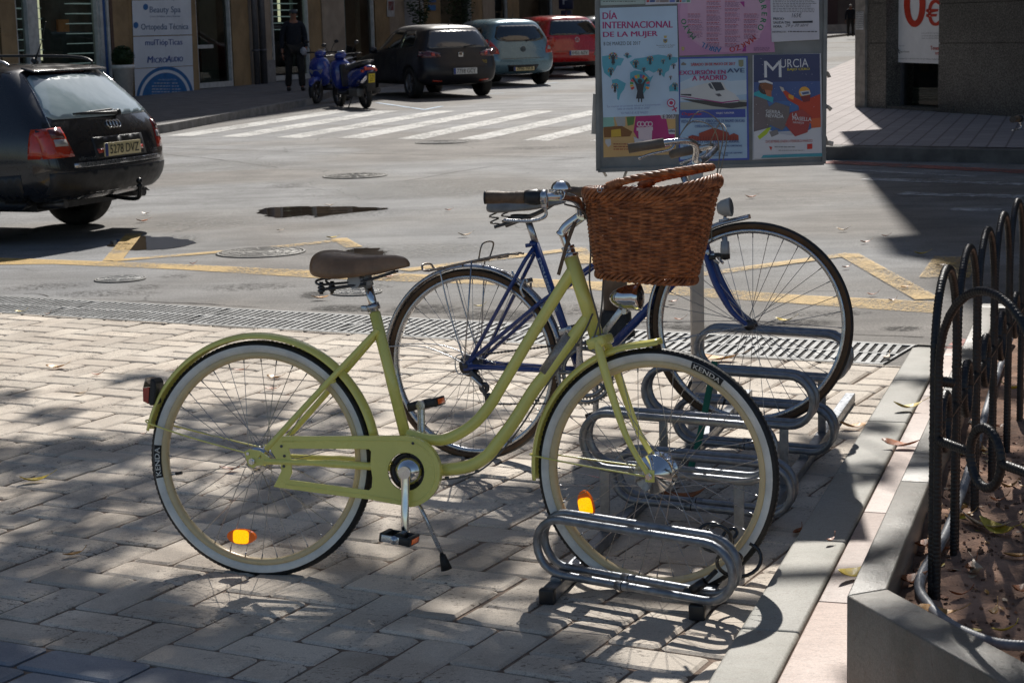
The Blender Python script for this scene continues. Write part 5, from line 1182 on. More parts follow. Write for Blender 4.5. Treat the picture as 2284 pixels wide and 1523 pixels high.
for a, b in ((Vector((fb.x, fb.y, .72)), Vector((fb.x, fb.y, .72))+KD*4.7), ): pass
for i in range(6):
    a = Vector((fb.x, fb.y, .70))+KF*(i*(WQ+.035)+WQ); rebar(mb, [a, a+KF*.035], .0105); mb.build('link_bar', IRONB, fe); mb = MB()
rebar(mb, [Vector((fb.x-.005, fb.y-.01, .74)), Vector((fb.x+.045, fb.y+.01, .73))], .0125); mb.build('link_bar', IRONB, fe)
# irrigation hose along the inside of the wall
hz = .235
h_ = [G(2180, 863, hz)+KN*.06+KD*1.2, G(2180, 863, hz)+KN*.055, G(2107, 1036, hz)+KN*.075, G(2060, 1180, hz)+KN*.06, G(2052, 1290, hz), G(2075, 1350, hz), G(2130, 1395, hz), G(2210, 1428, hz), G(2284, 1437, hz), G(2420, 1440, hz)]
for p in h_: p.z = .232
mb = MB(); rebar(mb, spline(h_, 12), .0125, .008, 10, rib=.04); tag(mb.build('hose', mat('grey corrugated hose', (.22, .23, .25), .5, 0, .2, 20)), 'grey corrugated irrigation hose curving inside the planter wall', 'hose')
# ------------------------------------------------------------ fallen leaves
LM = [mat('dry leaf %s' % n, c, .5, 0, .3, 30, .2) for n, c in (('ochre', (.48, .24, .06)), ('rust', (.32, .09, .018)), ('yellow', (.55, .40, .04)), ('pale', (.50, .38, .26)))]
leafn = [0]
def leafmesh(mb, L, w, curl, tw):
    n = 7; pts = []
    for i in range(n+1):
        t = i/n; ww = w*sin(pi*min(1, t*1.02+.02))**.8*(1-.25*t)+.0006
        z = curl*L*(t-.5)**2*2; 
        for s_ in (-1, 0, 1): pts.append((L*(t-.5), s_*ww, z+abs(s_)*ww*.45*(1 if curl >= 0 else .6)+tw*s_*ww*(t-.5)*3))
    f = [(i*3+k, i*3+k+1, (i+1)*3+k+1, (i+1)*3+k) for i in range(n) for k in range(2)]
    mb.mesh(pts, f); mb.tube([(L*.5, 0, pts[-2][2]), (L*.62, .002, pts[-2][2]+.006), (L*.75, .006, pts[-2][2]+.014)], .0011, 5)
def leaf(px, py, L, mi, rot, label, z=.012, tilt=0, curl=.35, cat='leaf', group='fallen leaves on the ground'):
    p = G(px, py, z); mb = MB(); random.seed(int(px*7+py)); L *= 1.25; leafmesh(mb, L, L*random.uniform(.17, .24), curl*random.uniform(.6, 1.4), random.uniform(-.5, .5))
    o = mb.build('fallen_leaf', LM[mi]); o.location = p+Vector((0, 0, .004)); o.rotation_euler = (R(tilt), 0, R(rot)); o.modifiers.new('s', 'SOLIDIFY').thickness = .0006
    tag(o, label, cat, group)
ZS = SZ+.015
for a in ((78, 1075, .085, 2, 15, 'curled green and brown leaf on the shaded paving at the left edge'), (180, 880, .05, 3, 40, 'pale curled leaf left of the tail lamp'), (125, 822, .075, 0, 10, 'long ochre leaf on the sunlit paving at far left'),
    (215, 838, .045, 1, -10, 'small orange torn leaf right of a long ochre leaf'), (385, 828, .03, 1, 20, 'tiny orange leaf just left of the lime mudguard'), (535, 828, .05, 1, 10, 'small rust leaf seen through the yellow bicycle rear wheel top'), (612, 845, .06, 0, -20, 'tan leaf seen high inside the yellow bicycle rear wheel'),
    (606, 870, .045, 1, 5, 'flat brown leaf under the tan leaf inside the rear wheel'), (515, 1050, .065, 1, 10, 'brown leaf beside the rear hub of the yellow bicycle'), (162, 1240, .05, 0, 30, 'rolled brown leaf on the shaded paving at lower left'),
    (45, 697, .05, 2, 5, 'yellow green leaf beside the drain at the left edge', ), (105, 702, .03, 1, 20, 'small red brown leaf beside the drain at left'), (320, 970, .022, 1, 30, 'tiny brown crumpled leaf left of the mudguard stay')): leaf(*a)
for a in ((740, 532, .07, 2, 5, 'yellow leaf on the corner of the painted zigzag line', .008), (625, 515, .05, 3, 20, 'pale leaf on the road above the zigzag line', .008), (1037, 527, .09, 3, 10, 'thin pale leaf in mid road between the saddles', .008), (865, 620, .07, 1, 25, 'brown leaf on the yellow line right of the saddle', .008), (880, 617, .08, 3, 0, 'white leaf on the yellow line right of the saddle', .008),
    (715, 667, .09, 0, 5, 'long orange leaf left of the round cover below the saddle', .008), (1068, 685, .05, 2, 5, 'bright yellow leaf seen through the blue bicycle rear wheel', .008), (430, 590, .04, 1, 20, 'small rust leaf on the yellow line at left', .008), (1880, 515, .08, 3, 10, 'pale leaf at the edge of the building shadow on the road', .01), (1887, 598, .05, 1, 25, 'upright rust leaf right of the blue bicycle front wheel', .01),
    (1675, 442, .09, 1, 5, 'dark leaf on the sunlit road above the far lamp', .008), (2055, 568, .08, 2, 5, 'yellow green leaf in the shaded road', .008), (2098, 594, .06, 3, 0, 'grey leaf in the shaded road near the fence', .008), (2020, 643, .06, 0, 20, 'ochre leaf on the yellow line end near the fence', .008), (1945, 659, .05, 1, 0, 'small brown leaf below the yellow corner', .008), (1990, 672, .04, 1, 20, 'small rust leaf on the yellow line near the fence', .008), (1930, 542, .06, 1, 5, 'brown leaf at the edge of the big shadow', .008), (1975, 528, .05, 1, 5, 'dark brown leaf inside the big shadow', .008),
    (1500, 675, .05, 1, 30, 'rust leaf in front of the notice board pole', .008), (1515, 715, .05, 1, 10, 'brown leaf by the foot of the pole', .008), (1440, 714, .06, 0, 10, 'orange leaf beside the bollard base', .008), (1750, 718, .08, 2, 5, 'pale green leaf under the blue front hub', .008), (325, 478, .06, 3, 10, 'white scrap leaf on the road behind the dark car', .008), (318, 495, .09, 1, 0, 'thin brown leaf on the road behind the dark car', .008), (735, 460, .08, 3, 0, 'pale leaf lying in the middle puddle', .01), (1000, 470, .05, 1, 0, 'small leaf on the road left of the handlebar', .008)): leaf(*a)
for a in ((1905, 955, .09, 0, -10, 'orange leaf beside the rear of the rack by the kerb', .014), (2025, 912, .09, 2, 0, 'pale yellow leaf on the kerb top', .07), (2010, 997, .11, 1, -8, 'long brown leaf on the marble band', .066), (1900, 1285, .09, 2, 30, 'bright yellow leaf on the marble band by the wall corner', .066, 20), (1852, 1208, .03, 1, 40, 'tiny brown crumb on the kerb beside the rack', .07), (1850, 850, .05, 1, 20, 'thin red brown sprig on the paving right of the rack', .012), (1520, 1118, .14, 1, 5, 'large dark brown leaf under the rack hoops', .014), (1600, 805, .17, 0, 5, 'large tan leaf lying on the drain grating', .013), (1977, 800, .07, 3, 60, 'pale green leaf on the end of the grating', .013), (1780, 1190, .05, 1, 60, 'brown leaf where the paving meets the kerb', .014)): leaf(*a)
random.seed(3)
for i, (px, py, L, mi, rot) in enumerate(((2195, 1180, .13, 3, -50), (2230, 1190, .10, 2, -60), (2165, 1270, .06, 1, 60), (2180, 1280, .07, 3, 80), (2150, 1155, .05, 0, 10), (2060, 1220, .06, 1, 30), (2030, 1300, .07, 1, 20), (2090, 1375, .08, 0, -10), (2240, 1410, .05, 2, 20), (2270, 1245, .06, 0, 0), (2215, 1370, .05, 0, 60), (2090, 1160, .05, 0, 70), (2195, 1010, .05, 0, 80), (2230, 955, .05, 1, 20), (2165, 950, .05, 3, 80), (2260, 870, .07, 2, 0), (2225, 1120, .04, 1, 0), (2275, 1320, .06, 1, 40), (2250, 1090, .05, 0, 10), (2140, 1330, .04, 1, 0))):
    nm = ['long pale split', 'yellow', 'rust upright', 'pale upright', 'small ochre', 'orange', 'brown curled', 'orange brown', 'tiny yellow', 'folded ochre', 'ochre', 'small tan', 'thin tan', 'dark brown', 'whitish', 'green yellow', 'tiny rust', 'crisp brown', 'small curled ochre', 'tiny dark'][i]
    pl_ = ['in the middle of the bed', 'beside the long pale one', 'in the middle of the bed', 'touching a rust one', 'left of the long pale one', 'against the inner wall', 'near the wall corner', 'beside the hose bend', 'in front near the hose', 'at the right edge of the photo', 'below the ring', 'beside the near hoop foot', 'behind the near hoop leg', 'behind the ring', 'under the second hoop', 'far in the bed at right', 'below the iron ring', 'at the right edge near the front', 'right of the iron ring', 'in front of the upright ones'][i]
    leaf(px, py, L, mi, rot, '%s leaf on the planter soil %s' % (nm, pl_), ZS, random.uniform(-25, 25), .5, 'leaf', 'dry leaves in the planter')
# leaf litter fragments
mb = MB(); random.seed(19)
for i in range(420):
    o_ = woff+wth+.015+random.random()**1.5*1.5; t = t0-1.2+random.random()*3.6; p = KO+KN*o_+KD*t
    fn_ = Vector((-FD.y, FD.x, 0)); fn_ = -fn_ if fn_.dot(KN) < 0 else fn_
    if (p-c1).dot(fn_) < .01: continue
    M = Matrix.Rotation(random.random()*6.3, 3, 'Z') @ Matrix.Rotation(random.gauss(0, .4), 3, 'X'); L_ = random.uniform(.006, .022); c = Vector((p.x, p.y, soilz(p.x, p.y)+.004)); mb.mi = random.randint(0, 3)
    mb.mesh([c+M @ Vector(q)*L_ for q in ((-1, 0, 0), (-.3, .35, .1), (.4, .4, 0), (1, 0, .15), (.3, -.4, 0), (-.4, -.3, .1))], [(0, 1, 2, 3, 4, 5)], False)
tag(mb.build('leaf_litter', LM, fixn=False), kind='stuff')
# gravel crumbs on soil
mb = MB(); random.seed(9)
for i in range(2600):
    o_ = woff+wth+.01+random.random()**1.3*1.6; t = t0-1.2+random.random()*3.4; p = KO+KN*o_+KD*t
    fn_ = Vector((-FD.y, FD.x, 0)); fn_ = -fn_ if fn_.dot(KN) < 0 else fn_
    if (p-c1).dot(fn_) < .01: continue
    r = random.uniform(.002, .008)*(1.4 if random.random() < .04 else .8); mb.box((p.x, p.y, soilz(p.x, p.y)+r*.3), (r*random.uniform(.8, 2), r*1.2, r), Matrix.Rotation(random.random()*6, 3, 'Z') @ Matrix.Rotation(random.random(), 3, 'X'))
tag(mb.build('soil_crumbs', mat('soil crumbs', (.17, .095, .06), .95, var=.4, scale=50), fixn=False), kind='stuff')
# ------------------------------------------------------------ left pavement and shop building
random.seed(21)
FA = G(310, 228); FE = Vector((sin(R(19)), cos(R(19)), 0)); FN = Vector((cos(R(19)), -sin(R(19)), 0))
def fsz(px, py, off=0):
    p = onplane(px, py, FA+FN*off, FN); return (p-FA).dot(FE), p.z
def fw(s, z, off=0): p = FA+FE*s+FN*off; return Vector((p.x, p.y, z))
SW = .13
def swz(y): return gz(y)+SW
kp = [G(150, 322), G(360, 300), G(560, 262), G(690, 238)]
kp = [Vector((-14, 24.5, 0)), Vector((-7.5, 26.3, 0)), Vector((-5.75, 27.6, 0)), Vector((-5.2, 29.2, 0)), Vector((-4.5, 33, 0)), Vector((-3.75, 37, 0)), Vector((-3.7, 40.5, 0)), Vector((-3.4, 43, 0)), Vector((-1.9, 48, 0)), Vector((2.2, 60, 0)), Vector((10.5, 84, 0)), Vector((24, 124, 0))]
inner = [Vector((p.x-14, p.y+6, 0)) for p in kp]
mb = MB(); n = len(kp)
def strip(mb, A_, B_, za, zb, sm=False): 
    V = [(p.x, p.y, gz(p.y)+za) for p in A_]+[(p.x, p.y, gz(p.y)+zb) for p in B_]; m = len(A_); mb.mesh(V, [(i, i+1, m+i+1, m+i) for i in range(m-1)], sm)
def offs(P_, d):
    out = []
    for i, p in enumerate(P_):
        t = (P_[min(i+1, len(P_)-1)]-P_[max(i-1, 0)]).normalized(); out.append(p+Vector((-t.y, t.x, 0))*d)
    return out
TILE, t_, b__ = newmat('dark pavement tile'); co_ = coords(t_)
br = t_.nodes.new('ShaderNodeTexBrick'); br.inputs['Scale'].default_value = 1; br.inputs['Brick Width'].default_value = .2; br.inputs['Row Height'].default_value = .1; br.inputs['Mortar Size'].default_value = .006
br.inputs['Color1'].default_value = (.13, .125, .125, 1); br.inputs['Color2'].default_value = (.17, .16, .16, 1); br.inputs['Mortar'].default_value = (.05, .05, .05, 1); t_.links.new(co_, br.inputs['Vector'])
t_.links.new(mixc(t_, .7, br.outputs[0], ramp(t_, noise_n(t_, co_, 3, 6), [(.3, .7), (.7, 1.2)]), 'MULTIPLY'), b__.inputs['Base Color']); b__.inputs['Roughness'].default_value = .8
strip(mb, offs(kp, .14), inner, SW, SW); tag(mb.build('pavement', TILE), kind='structure')
mb = MB(); strip(mb, kp, kp, 0, SW); strip(mb, kp, offs(kp, .14), SW, SW); tag(mb.build('pavement_kerb', mat('kerb concrete', (.24, .23, .22), .8, var=.2, scale=5, bmp=.3)), kind='structure')
# building
bl = empty('shop_building', FA, (0, 0, 0), 'long tan stone shop building with glass shopfronts across the road', 'building')
BI = Matrix.Translation(-FA)
ST1 = mat('ochre and shaded sandstone', (.30, .205, .105), .75, var=.2, scale=1.4, bmp=.3, bscale=30); ST2 = mat('pale beige sandstone', (.36, .29, .22), .75, var=.14, scale=1.6, bmp=.3, bscale=30)
WFR = mat('white window frame', (.50, .51, .50), .4); SHD = mat('dark shop interior', (.035, .036, .038), .8, var=.6, scale=1.2); GRD = mat('green grey curtain panel', (.10, .125, .115), .5, 0, .15, 1)
SGL = glassm('shop glass', (.62, .68, .66), .01, 1.0); PIPE = mat('grey drainpipe', (.10, .10, .11), .5, .3); SHELF = mat('lit glass shelf', (.35, .40, .40), .3, emit=(.6, .8, .8, .16)); LAMPW, _t2, _b2 = newmat('shop strip lamp')
_b2.inputs['Emission Color'].default_value = (1, .95, .6, 1); _b2.inputs['Emission Strength'].default_value = .7
def fbox(mb, px0, px1, z0, z1, off, dep, py=110, s01=None):
    s0, s1 = (fsz(px0, py)[0], fsz(px1, py)[0]) if s01 is None else s01
    V = [fw(s, z, o)-FA for o in (off, off-dep) for s, z in ((s0, z0), (s1, z0), (s1, z1), (s0, z1))]
    mb.mesh(V, [(0, 1, 2, 3), (7, 6, 5, 4), (0, 4, 5, 1), (1, 5, 6, 2), (2, 6, 7, 3), (3, 7, 4, 0)], False); return s0, s1
def zb_at(s): return swz(fw(s, 0).y)
ZT = 4.2
def pillar(px0, px1, m, off=0, dep=.13, base=False):
    s0 = fsz(px0, 110)[0]; s1 = fsz(px1, 110)[0]; mb = MB(); z = zb_at(s0)-.1; first = True
    joints = [fsz((px0+px1)/2, yy)[1] for yy in (153, 80, 8)]
    zz = [z]+[j for j in joints if j > z+.15]+[joints[-1]+.72, joints[-1]+1.44]
    for a, b in zip(zz, zz[1:]): fbox(mb, 0, 0, a+.004, b-.004, off, dep, s01=(s0, s1))
    fbox(mb, 0, 0, z, zz[-1], off-.012, dep-.03, s01=(s0, s1)); return mb.build('pillar', m, bl)
for a in ((-60, 0, ST2), (5, 40, ST1), (253, 292, ST1), (290, 426, ST1, -.0), (424, 441, ST1), (520, 557, ST1), (557, 612, ST2, -.06), (692, 723, ST1, -.04), (722, 771, ST2, .0), (840, 872, ST1), (871, 905, ST2), (950, 985, ST1), (1055, 1080, ST1), (1078, 1106, ST2), (1135, 1160, ST1), (1235, 1262, ST2), (1350, 1400, ST1)): pillar(*a)  # some ochre pillars are shaded side faces, their shade put into the colour
def window(px0, px1, kind, frame=(1, 1, 1)):
    s0 = fsz(px0, 110)[0]; s1 = fsz(px1, 110)[0]; z0 = zb_at(s0)+.02; z1 = 3.9+gz(fw(s0, 0).y)
    mb = MB()
    fbox(mb, 0, 0, z0, z0+.12, -.02, .12, s01=(s0, s1))
    for s in ((s0, s0+.06) if frame[0] else None, (s1-.06, s1) if frame[1] else None):
        if s: fbox(mb, 0, 0, z0+.12, z1, -.02, .12, s01=s)
    w = mb.build('window_frame', WFR, bl)
    mb = MB(); V = [fw(s, z, -.10)-FA for s, z in ((s0+.03, z0+.1), (s1-.03, z0+.1), (s1-.03, z1), (s0+.03, z1))]; mb.mesh(V, [(0, 1, 2, 3)], False); po_ = mb.build('pane', SGL, w, fixn=False)
    if po_.data.polygons[0].normal.dot(FN) < 0: po_.data.flip_normals()
    return s0, s1, z0, z1
def shelves(s0, s1, z0, z1, dz=.20, off=-.32, z_=0):
    s1 += .6
    mb = MB(); z = z0
    while z < z1: fbox(mb, 0, 0, z, z+.018, off, .25, s01=(s0, s1)); z += dz
    mb.build('shelf', SHELF, bl)
def item(name, m, s0, s1, z0, z1, off, dep=.05): mb = MB(); fbox(mb, 0, 0, z0, z1, off, dep, s01=(s0, s1)); return mb.build(name, m, bl)
a = window(40, 72, 0); shelves(a[0]+.1, a[1]+.3, 1.4, 3.2)
a = window(88, 226, 0); shelves(a[0]+1.9, a[0]+3.3, 1.1, 3.2); item('strip_lamp', LAMPW, a[0]+1.15, a[0]+1.19, 1.2, 3.2, -.7); item('counter', mat('counter dark', (.05, .04, .035), .5), a[0]+.8, a[1], a[2], a[2]+1.0, -.9, .3); item('shop_leaflet', mat('orange leaflet', (.4, .13, .03), .6), a[0]+2.0, a[0]+2.4, 1.75, 2.0, -.8)
item('door_frame', WFR, fsz(226, 110)[0], fsz(232, 110)[0], .3, 4.2, .02, .12); item('door_frame', WFR, fsz(241, 110)[0], fsz(246, 110)[0], .3, 4.2, .02, .12); item('door_sign', mat('blue door sign', (.02, .08, .25), .5), fsz(233, 110)[0], fsz(240, 110)[0], .6, 4.1, .0, .03); item('door_jamb', mat('brown jamb', (.09, .05, .035), .6), fsz(247, 110)[0], fsz(253, 110)[0], .3, 4.2, .03, .2)
item('mullion', WFR, fsz(71, 110)[0], fsz(88, 110)[0], .3, 4.2, -.02, .1)
a = window(441, 519, 0); item('curtain_panel', GRD, a[0]+(a[1]-a[0])*.47, a[1]-.06, a[2]+.1, 3.6, -.35); item('strip_lamp', LAMPW, a[0]+.75, a[0]+.79, 1.6, 3.2, -.6); item('window_rail', WFR, a[0]+.05, a[0]+(a[1]-a[0])*.5, 1.32, 1.40, -.05, .05)
mb = MB()
for i in range(22): fbox(mb, 0, 0, 1.55+i*.075, 1.59+i*.075, -.5, .1, s01=(a[0]+.62, a[0]+.9))
mb.build('hanging_strip', mat('patterned strip', (.20, .19, .14), .5), bl)
a = window(612, 692, 0); shelves(a[0]+.3, a[0]+1.5, 1.7, 3.3, .16); item('strip_lamp', LAMPW, a[0]+1.62, a[0]+1.68, 1.9, 3.3, -.6); item('curtain_panel', GRD, a[0]+1.9, a[1]-.06, a[2]+.1, 3.6, -.4)
a = window(771, 838, 0); item('curtain_panel', GRD, a[0]+2.2, a[1]-.06, a[2]+.1, 3.6, -.5); item('window_post', mat('teal post', (.10, .2, .19), .4), a[0]+1.0, a[0]+1.2, 1.2, 3.5, -.5)
a = window(985, 1055, 0); a = window(1106, 1136, 0); a = window(1160, 1236, 0); a = window(1262, 1350, 0); item('curtain_panel', mat('teal shop panel', (.02, .08, .08), .5), a[0]+1, a[1], 1.0, 3.6, -.4)
item('white_panel', mat('white door panel', (.40, .40, .42), .5), fsz(905, 60)[0], fsz(950, 60)[0], .4, 4.2, -.03, .1)
mb = MB(); fbox(mb, 0, 0, -.2, 5.0, -.95, .1, s01=(-25, 60)); mb.build('shop_interior', SHD, bl)
mb = MB(); fbox(mb, 0, 0, -.3, .42, -.14, .78, s01=(-25, 60)); mb.build('shop_floor', SHD, bl)
# grey base under the pale pillar, sill
mb = MB(); s0, s1 = fsz(585, 110)[0], fsz(612, 110)[0]; fbox(mb, 0, 0, zb_at(s0)-.1, fsz(598, 135)[1], .012, .3, s01=(s0, s1)); mb.build('pillar_base', mat('grey base stone', (.24, .235, .23), .7, var=.15), bl)
for px in (563, 579):
    mb = MB(); s = fsz(px, 110)[0]; mb.cyl(fw(s, .38, .09)-FA, fw(s, 4.2, .09)-FA, .07 if px < 570 else .085, 14)
    for z in (1.2, 2.6): mb.cyl(fw(s, z, .09)-FA, fw(s, z+.05, .09)-FA, .095, 14)
    mb.build('drainpipe', PIPE, bl)
# upper storeys (above the frame; they give the shade on the pavement)
mb = MB(); sA, sB = fsz(-60, 110)[0]-22, fsz(1400, 110)[0]+40; V = []
fbox(mb, 0, 0, 4.3, 25.0, .0, 12, s01=(sA, sB)); fbox(mb, 0, 0, 0, 4.3, -1.6, 10, s01=(sA, sB)); mb.build('upper_wall', ST2, bl)
for k in range(6):
    for j in range(24):
        s0 = sA+3+j*5.5; z0 = 5.2+3.3*k; mb = MB(); fbox(mb, 0, 0, z0, z0+1.7, .03, .08, s01=(s0, s0+1.5)); 
        if j < 14 and k < 4: mb.build('upper_window', SHD, bl)
# sign panel on the facade, with lettering
SGN = mat('white sign panel', (.68, .74, .82), .35, 0, .04, 2); SBL = mat('sign blue', (.02, .15, .40), .4); SLB = mat('sign grey blue', (.12, .20, .34), .4); SDB = mat('sign deep blue', (.02, .08, .32), .4); SLT = mat('sign pale print', (.45, .52, .60), .5)
sg = empty('wall_sign', FA, (0, 0, 0), 'tall white shop sign panel with blue lettering on the tan wall', 'sign')
def sq(x, y, off=.03):
    s, z = fsz(x/3.005, y/3.005, off); return fw(s, z, off)-FA
mb = MB(); pts = [(862, -620), (1258, -640), (1300, 648), (908, 684)]; n = 4
def sy(x, y): return sq(x, y, .02)
for (ya, yb_) in ((-400, -2), (2, 238), (244, 452), (456, 700)):
    def edge(y, l): return (862+(908-862)*(y+620)/1304 if l else 1258+(1300-1258)*(y+640)/1288)
    def ys(y, l): return y + (5 if l else -5) if y < 400 else (y+8 if l else y-12)
    P_ = [(edge(yb_, 1), ys(min(yb_, 676), 1)), (edge(yb_, 0), ys(min(yb_, 660), 0)), (edge(ya, 0), ys(ya, 0)), (edge(ya, 1), ys(ya, 1))]
    mb.mesh([sq(x, y, .022) for x, y in P_]+[sq(x, y, .003) for x, y in P_], [(0, 1, 2, 3), (0, 4, 5, 1), (1, 5, 6, 2), (2, 6, 7, 3), (3, 7, 4, 0)], False)
mb.build('sign_panel', SGN, sg)
mb = MB()
def st(t, x, y, w, h, ang=0, bold=0, shear=0, off=.026): put_text(mb, t, lambda a, b: sq(x+a*cos(ang)+b*sin(ang), y+a*sin(ang)-b*cos(ang), off), w, h, 0, 0, 0, bold, shear)
st('Beauty Spa', 1004, 100, 206, 54, -.01, .018); st('Ortopedia Técnica', 946, 214, 316, 52, -.01, .018); mb.build('grey_lettering', SLB, sg)
mb = MB(); st('Centro de belleza, salud y bienestar', 1006, 122, 204, 16, -.01); st('& Fisioterapia', 1010, 8, 190, 26, 0); mb.build('small_lettering', SLB, sg)
mb = MB(); st('mulTiópTicas', 975, 318, 248, 50, -.02, .013); st('M', 988, 424, 40, 44, -.03, .05, .15); st('ICRO', 1030, 423, 88, 33, -.03, .04, .15); st('A', 1114, 420, 34, 44, -.03, .05, .15); st('UDIO', 1150, 416, 76, 33, -.03, .04, .15); mb.build('bold_lettering', SDB, sg)
mb = MB()
for cx, cy in ((976, 49), (911, 171)): p_ = arc(cx, cy, 17, 0, 2*pi, 24, 21)[:-1]; mb.mesh([sq(x, y, .0265) for x, y in p_], [tuple(range(24))], False)
def halfring(r0, r1, m_, off):
    q = MB(); n = 40; P_ = []
    for i in range(n+1):
        a = pi*i/n
        for r in (r0, r1): P_.append((1105-r*cos(a)*1.0, 672-20*(1-cos(a))*.5*2*.5+(-r*1.12*sin(a))))
    q.mesh([sq(x, y, off) for x, y in P_], [(2*i, 2*i+1, 2*i+3, 2*i+2) for i in range(n)], False); return q
mb.build('blue_dot', SBL, sg)
halfring(0.1, 192, SBL, .025).build('blue_half_disc', SBL, sg); halfring(154, 172, SGN, .0275).build('white_ring', SGN, sg)
mb = MB()
st('www.farmaciacentro.es', 1060, 542, 122, 14, -.02)
for i, y in enumerate((556, 576, 596, 614, 632)):
    for x0, x1 in ((1018 if i else 1034, 1140), (1152, 1190+10*i if i < 4 else 1228)):
        x = x0
        while x < x1: w = random.uniform(10, 22); mb.mesh([sq(a_, b_, .0275) for a_, b_ in ((x, y), (min(x1, x+w), y-1), (min(x1, x+w), y+6), (x, y+7))], [(3, 2, 1, 0)], False); x += w+5
mb.build('fine_print', SLT, sg)
# small notices on far pillars
def note(px0, py0, px1, py1, m, label, txt=None):
    root = MB(); P_ = [(px0, py1), (px1, py1), (px1, py0), (px0, py0)]; root.mesh([sq(x*3.005, y*3.005, .03) for x, y in P_], [(0, 1, 2, 3)], False); o = root.build('wall_notice', m); o.location = FA; tag(o, label, 'notice'); o.modifiers.new('s', 'SOLIDIFY').thickness = .01
note(864, -2, 880, 38, mat('white notice', (.45, .45, .45), .5), 'small white and red notice on the tan pillar behind the black hatchback'); note(866, 4, 878, 24, mat('red notice', (.40, .06, .06), .5), 'red square printed on the white notice above the black hatchback')
note(955, 0, 972, 6, mat('blue notice', (.06, .14, .35), .5), 'blue plate at the top edge between two climbing plants'); note(955, 12, 972, 24, SBL, 'second blue plate below another between two climbing plants')
# topiary pot
tp_ = G(279, 221, SW); pt = empty('potted_plant', fw(fsz(278, 222)[0], 0, .62), (0, 0, 0), 'clipped round box ball in a tall white pot beside the sign', 'potted plant'); pt.location = (tp_.x, tp_.y, swz(tp_.y)); pt.scale = (.86,)*3
mb = MB(); mb.lathe([(.001, 0), (.185, 0), (.245, .70), (.275, .705), (.275, .80), (.25, .80), (.24, .72), (.001, .72)], 28, ax='z'); mb.build('pot', mat('white pot', (.72, .69, .66), .45, var=.08), pt)
LEAFM = mat('dark box leaves', (.022, .05, .014), .55, var=.4, scale=30)
def leafball(name, par, c, r, n, ls, m, sc=(1, 1, 1), fill=.85, seed=1, core=True):
    random.seed(seed); mb = MB()
    for i in range(n):
        v = Vector((random.gauss(0, 1), random.gauss(0, 1), random.gauss(0, 1))).normalized(); rr = r*(random.uniform(fill, 1.03)); p = Vector((c[0]+v.x*rr*sc[0], c[1]+v.y*rr*sc[1], c[2]+v.z*rr*sc[2]))
        M = Matrix.Rotation(random.random()*6.3, 3, 'Z') @ Matrix.Rotation(random.uniform(-1.3, 1.3), 3, 'X'); a, b = M @ Vector((ls, 0, 0)), M @ Vector((0, ls*.45, 0))
        mb.mesh([p-a, p+b, p+a, p-b], [(0, 1, 2, 3)], False)
    if core: mb.ball(c, r*.86, 12, sc)
    return mb.build(name, m, par, fixn=False)
leafball('foliage', pt, (0, 0, .98), .27, 1800, .028, LEAFM, seed=4)
for px, s_ in ((908, 1), (1000, 2)):
    s = fsz(px, 100)[0]; p = fw(s, 0, .4); t = empty('potted_plant', p, (0, 0, 0), ('left' if s_ == 1 else 'right')+' one of two tall bushy dark shrubs against the shop wall behind the parked cars', 'potted plant'); t.location.z = swz(p.y)
    mb = MB(); mb.lathe([(.001, 0), (.2, 0), (.25, .45), (.001, .45)], 16, ax='z'); mb.build('pot', PIPE, t)
    random.seed(s_); mb = MB()
    for i in range(2600):
        z = random.uniform(.5, 3.4); r = (.34+.14*sin(z*3.1+s_))*sqrt(random.random())*(1 if z < 2.6 else .7); a = random.random()*6.3; c = Vector((r*cos(a), r*sin(a), z)); M = Matrix.Rotation(random.random()*6.3, 3, 'Z') @ Matrix.Rotation(random.uniform(-1.4, 1.4), 3, 'X'); u_, v_ = M @ Vector((.055, 0, 0)), M @ Vector((0, .018, 0)); mb.mesh([c-u_, c+v_, c+u_, c-v_], [(0, 1, 2, 3)], False)
    mb.build('foliage', LEAFM, t, fixn=False); mb = MB(); mb.tube([(0, 0, .4), (.03, 0, 1.6), (0, .02, 3)], [.03, .022, .01], 8); mb.build('stem', mat('bark', (.09, .06, .04), .9, var=.3, bmp=.5), t)
# parking meter
pmr = empty('parking_meter', fw(fsz(1190, 60)[0], 0, 1.2), (0, 0, -R(15)), 'dark blue parking ticket machine with a white P above the red car', 'parking meter'); pmr.location.z = swz(pmr.location.y)
mb = MB(); mb.box((0, 0, .8), (.35, .3, 1.6), None, .03); mb.build('body', mat('machine navy', (.015, .02, .07), .4), pmr); mb = MB(); mb.box((0, -.03, 1.95), (.50, .16, .62), None, .03); h_ = mb.build('sign_head', mat('machine navy', (.015, .02, .07), .4), pmr); mb = MB(); put_text(mb, 'P', lambda a, b: (a, -.114, 1.95+b), None, .30, center=True, bold=.02); mb.build('lettering', mat('grey white print', (.40, .42, .48), .5), h_)
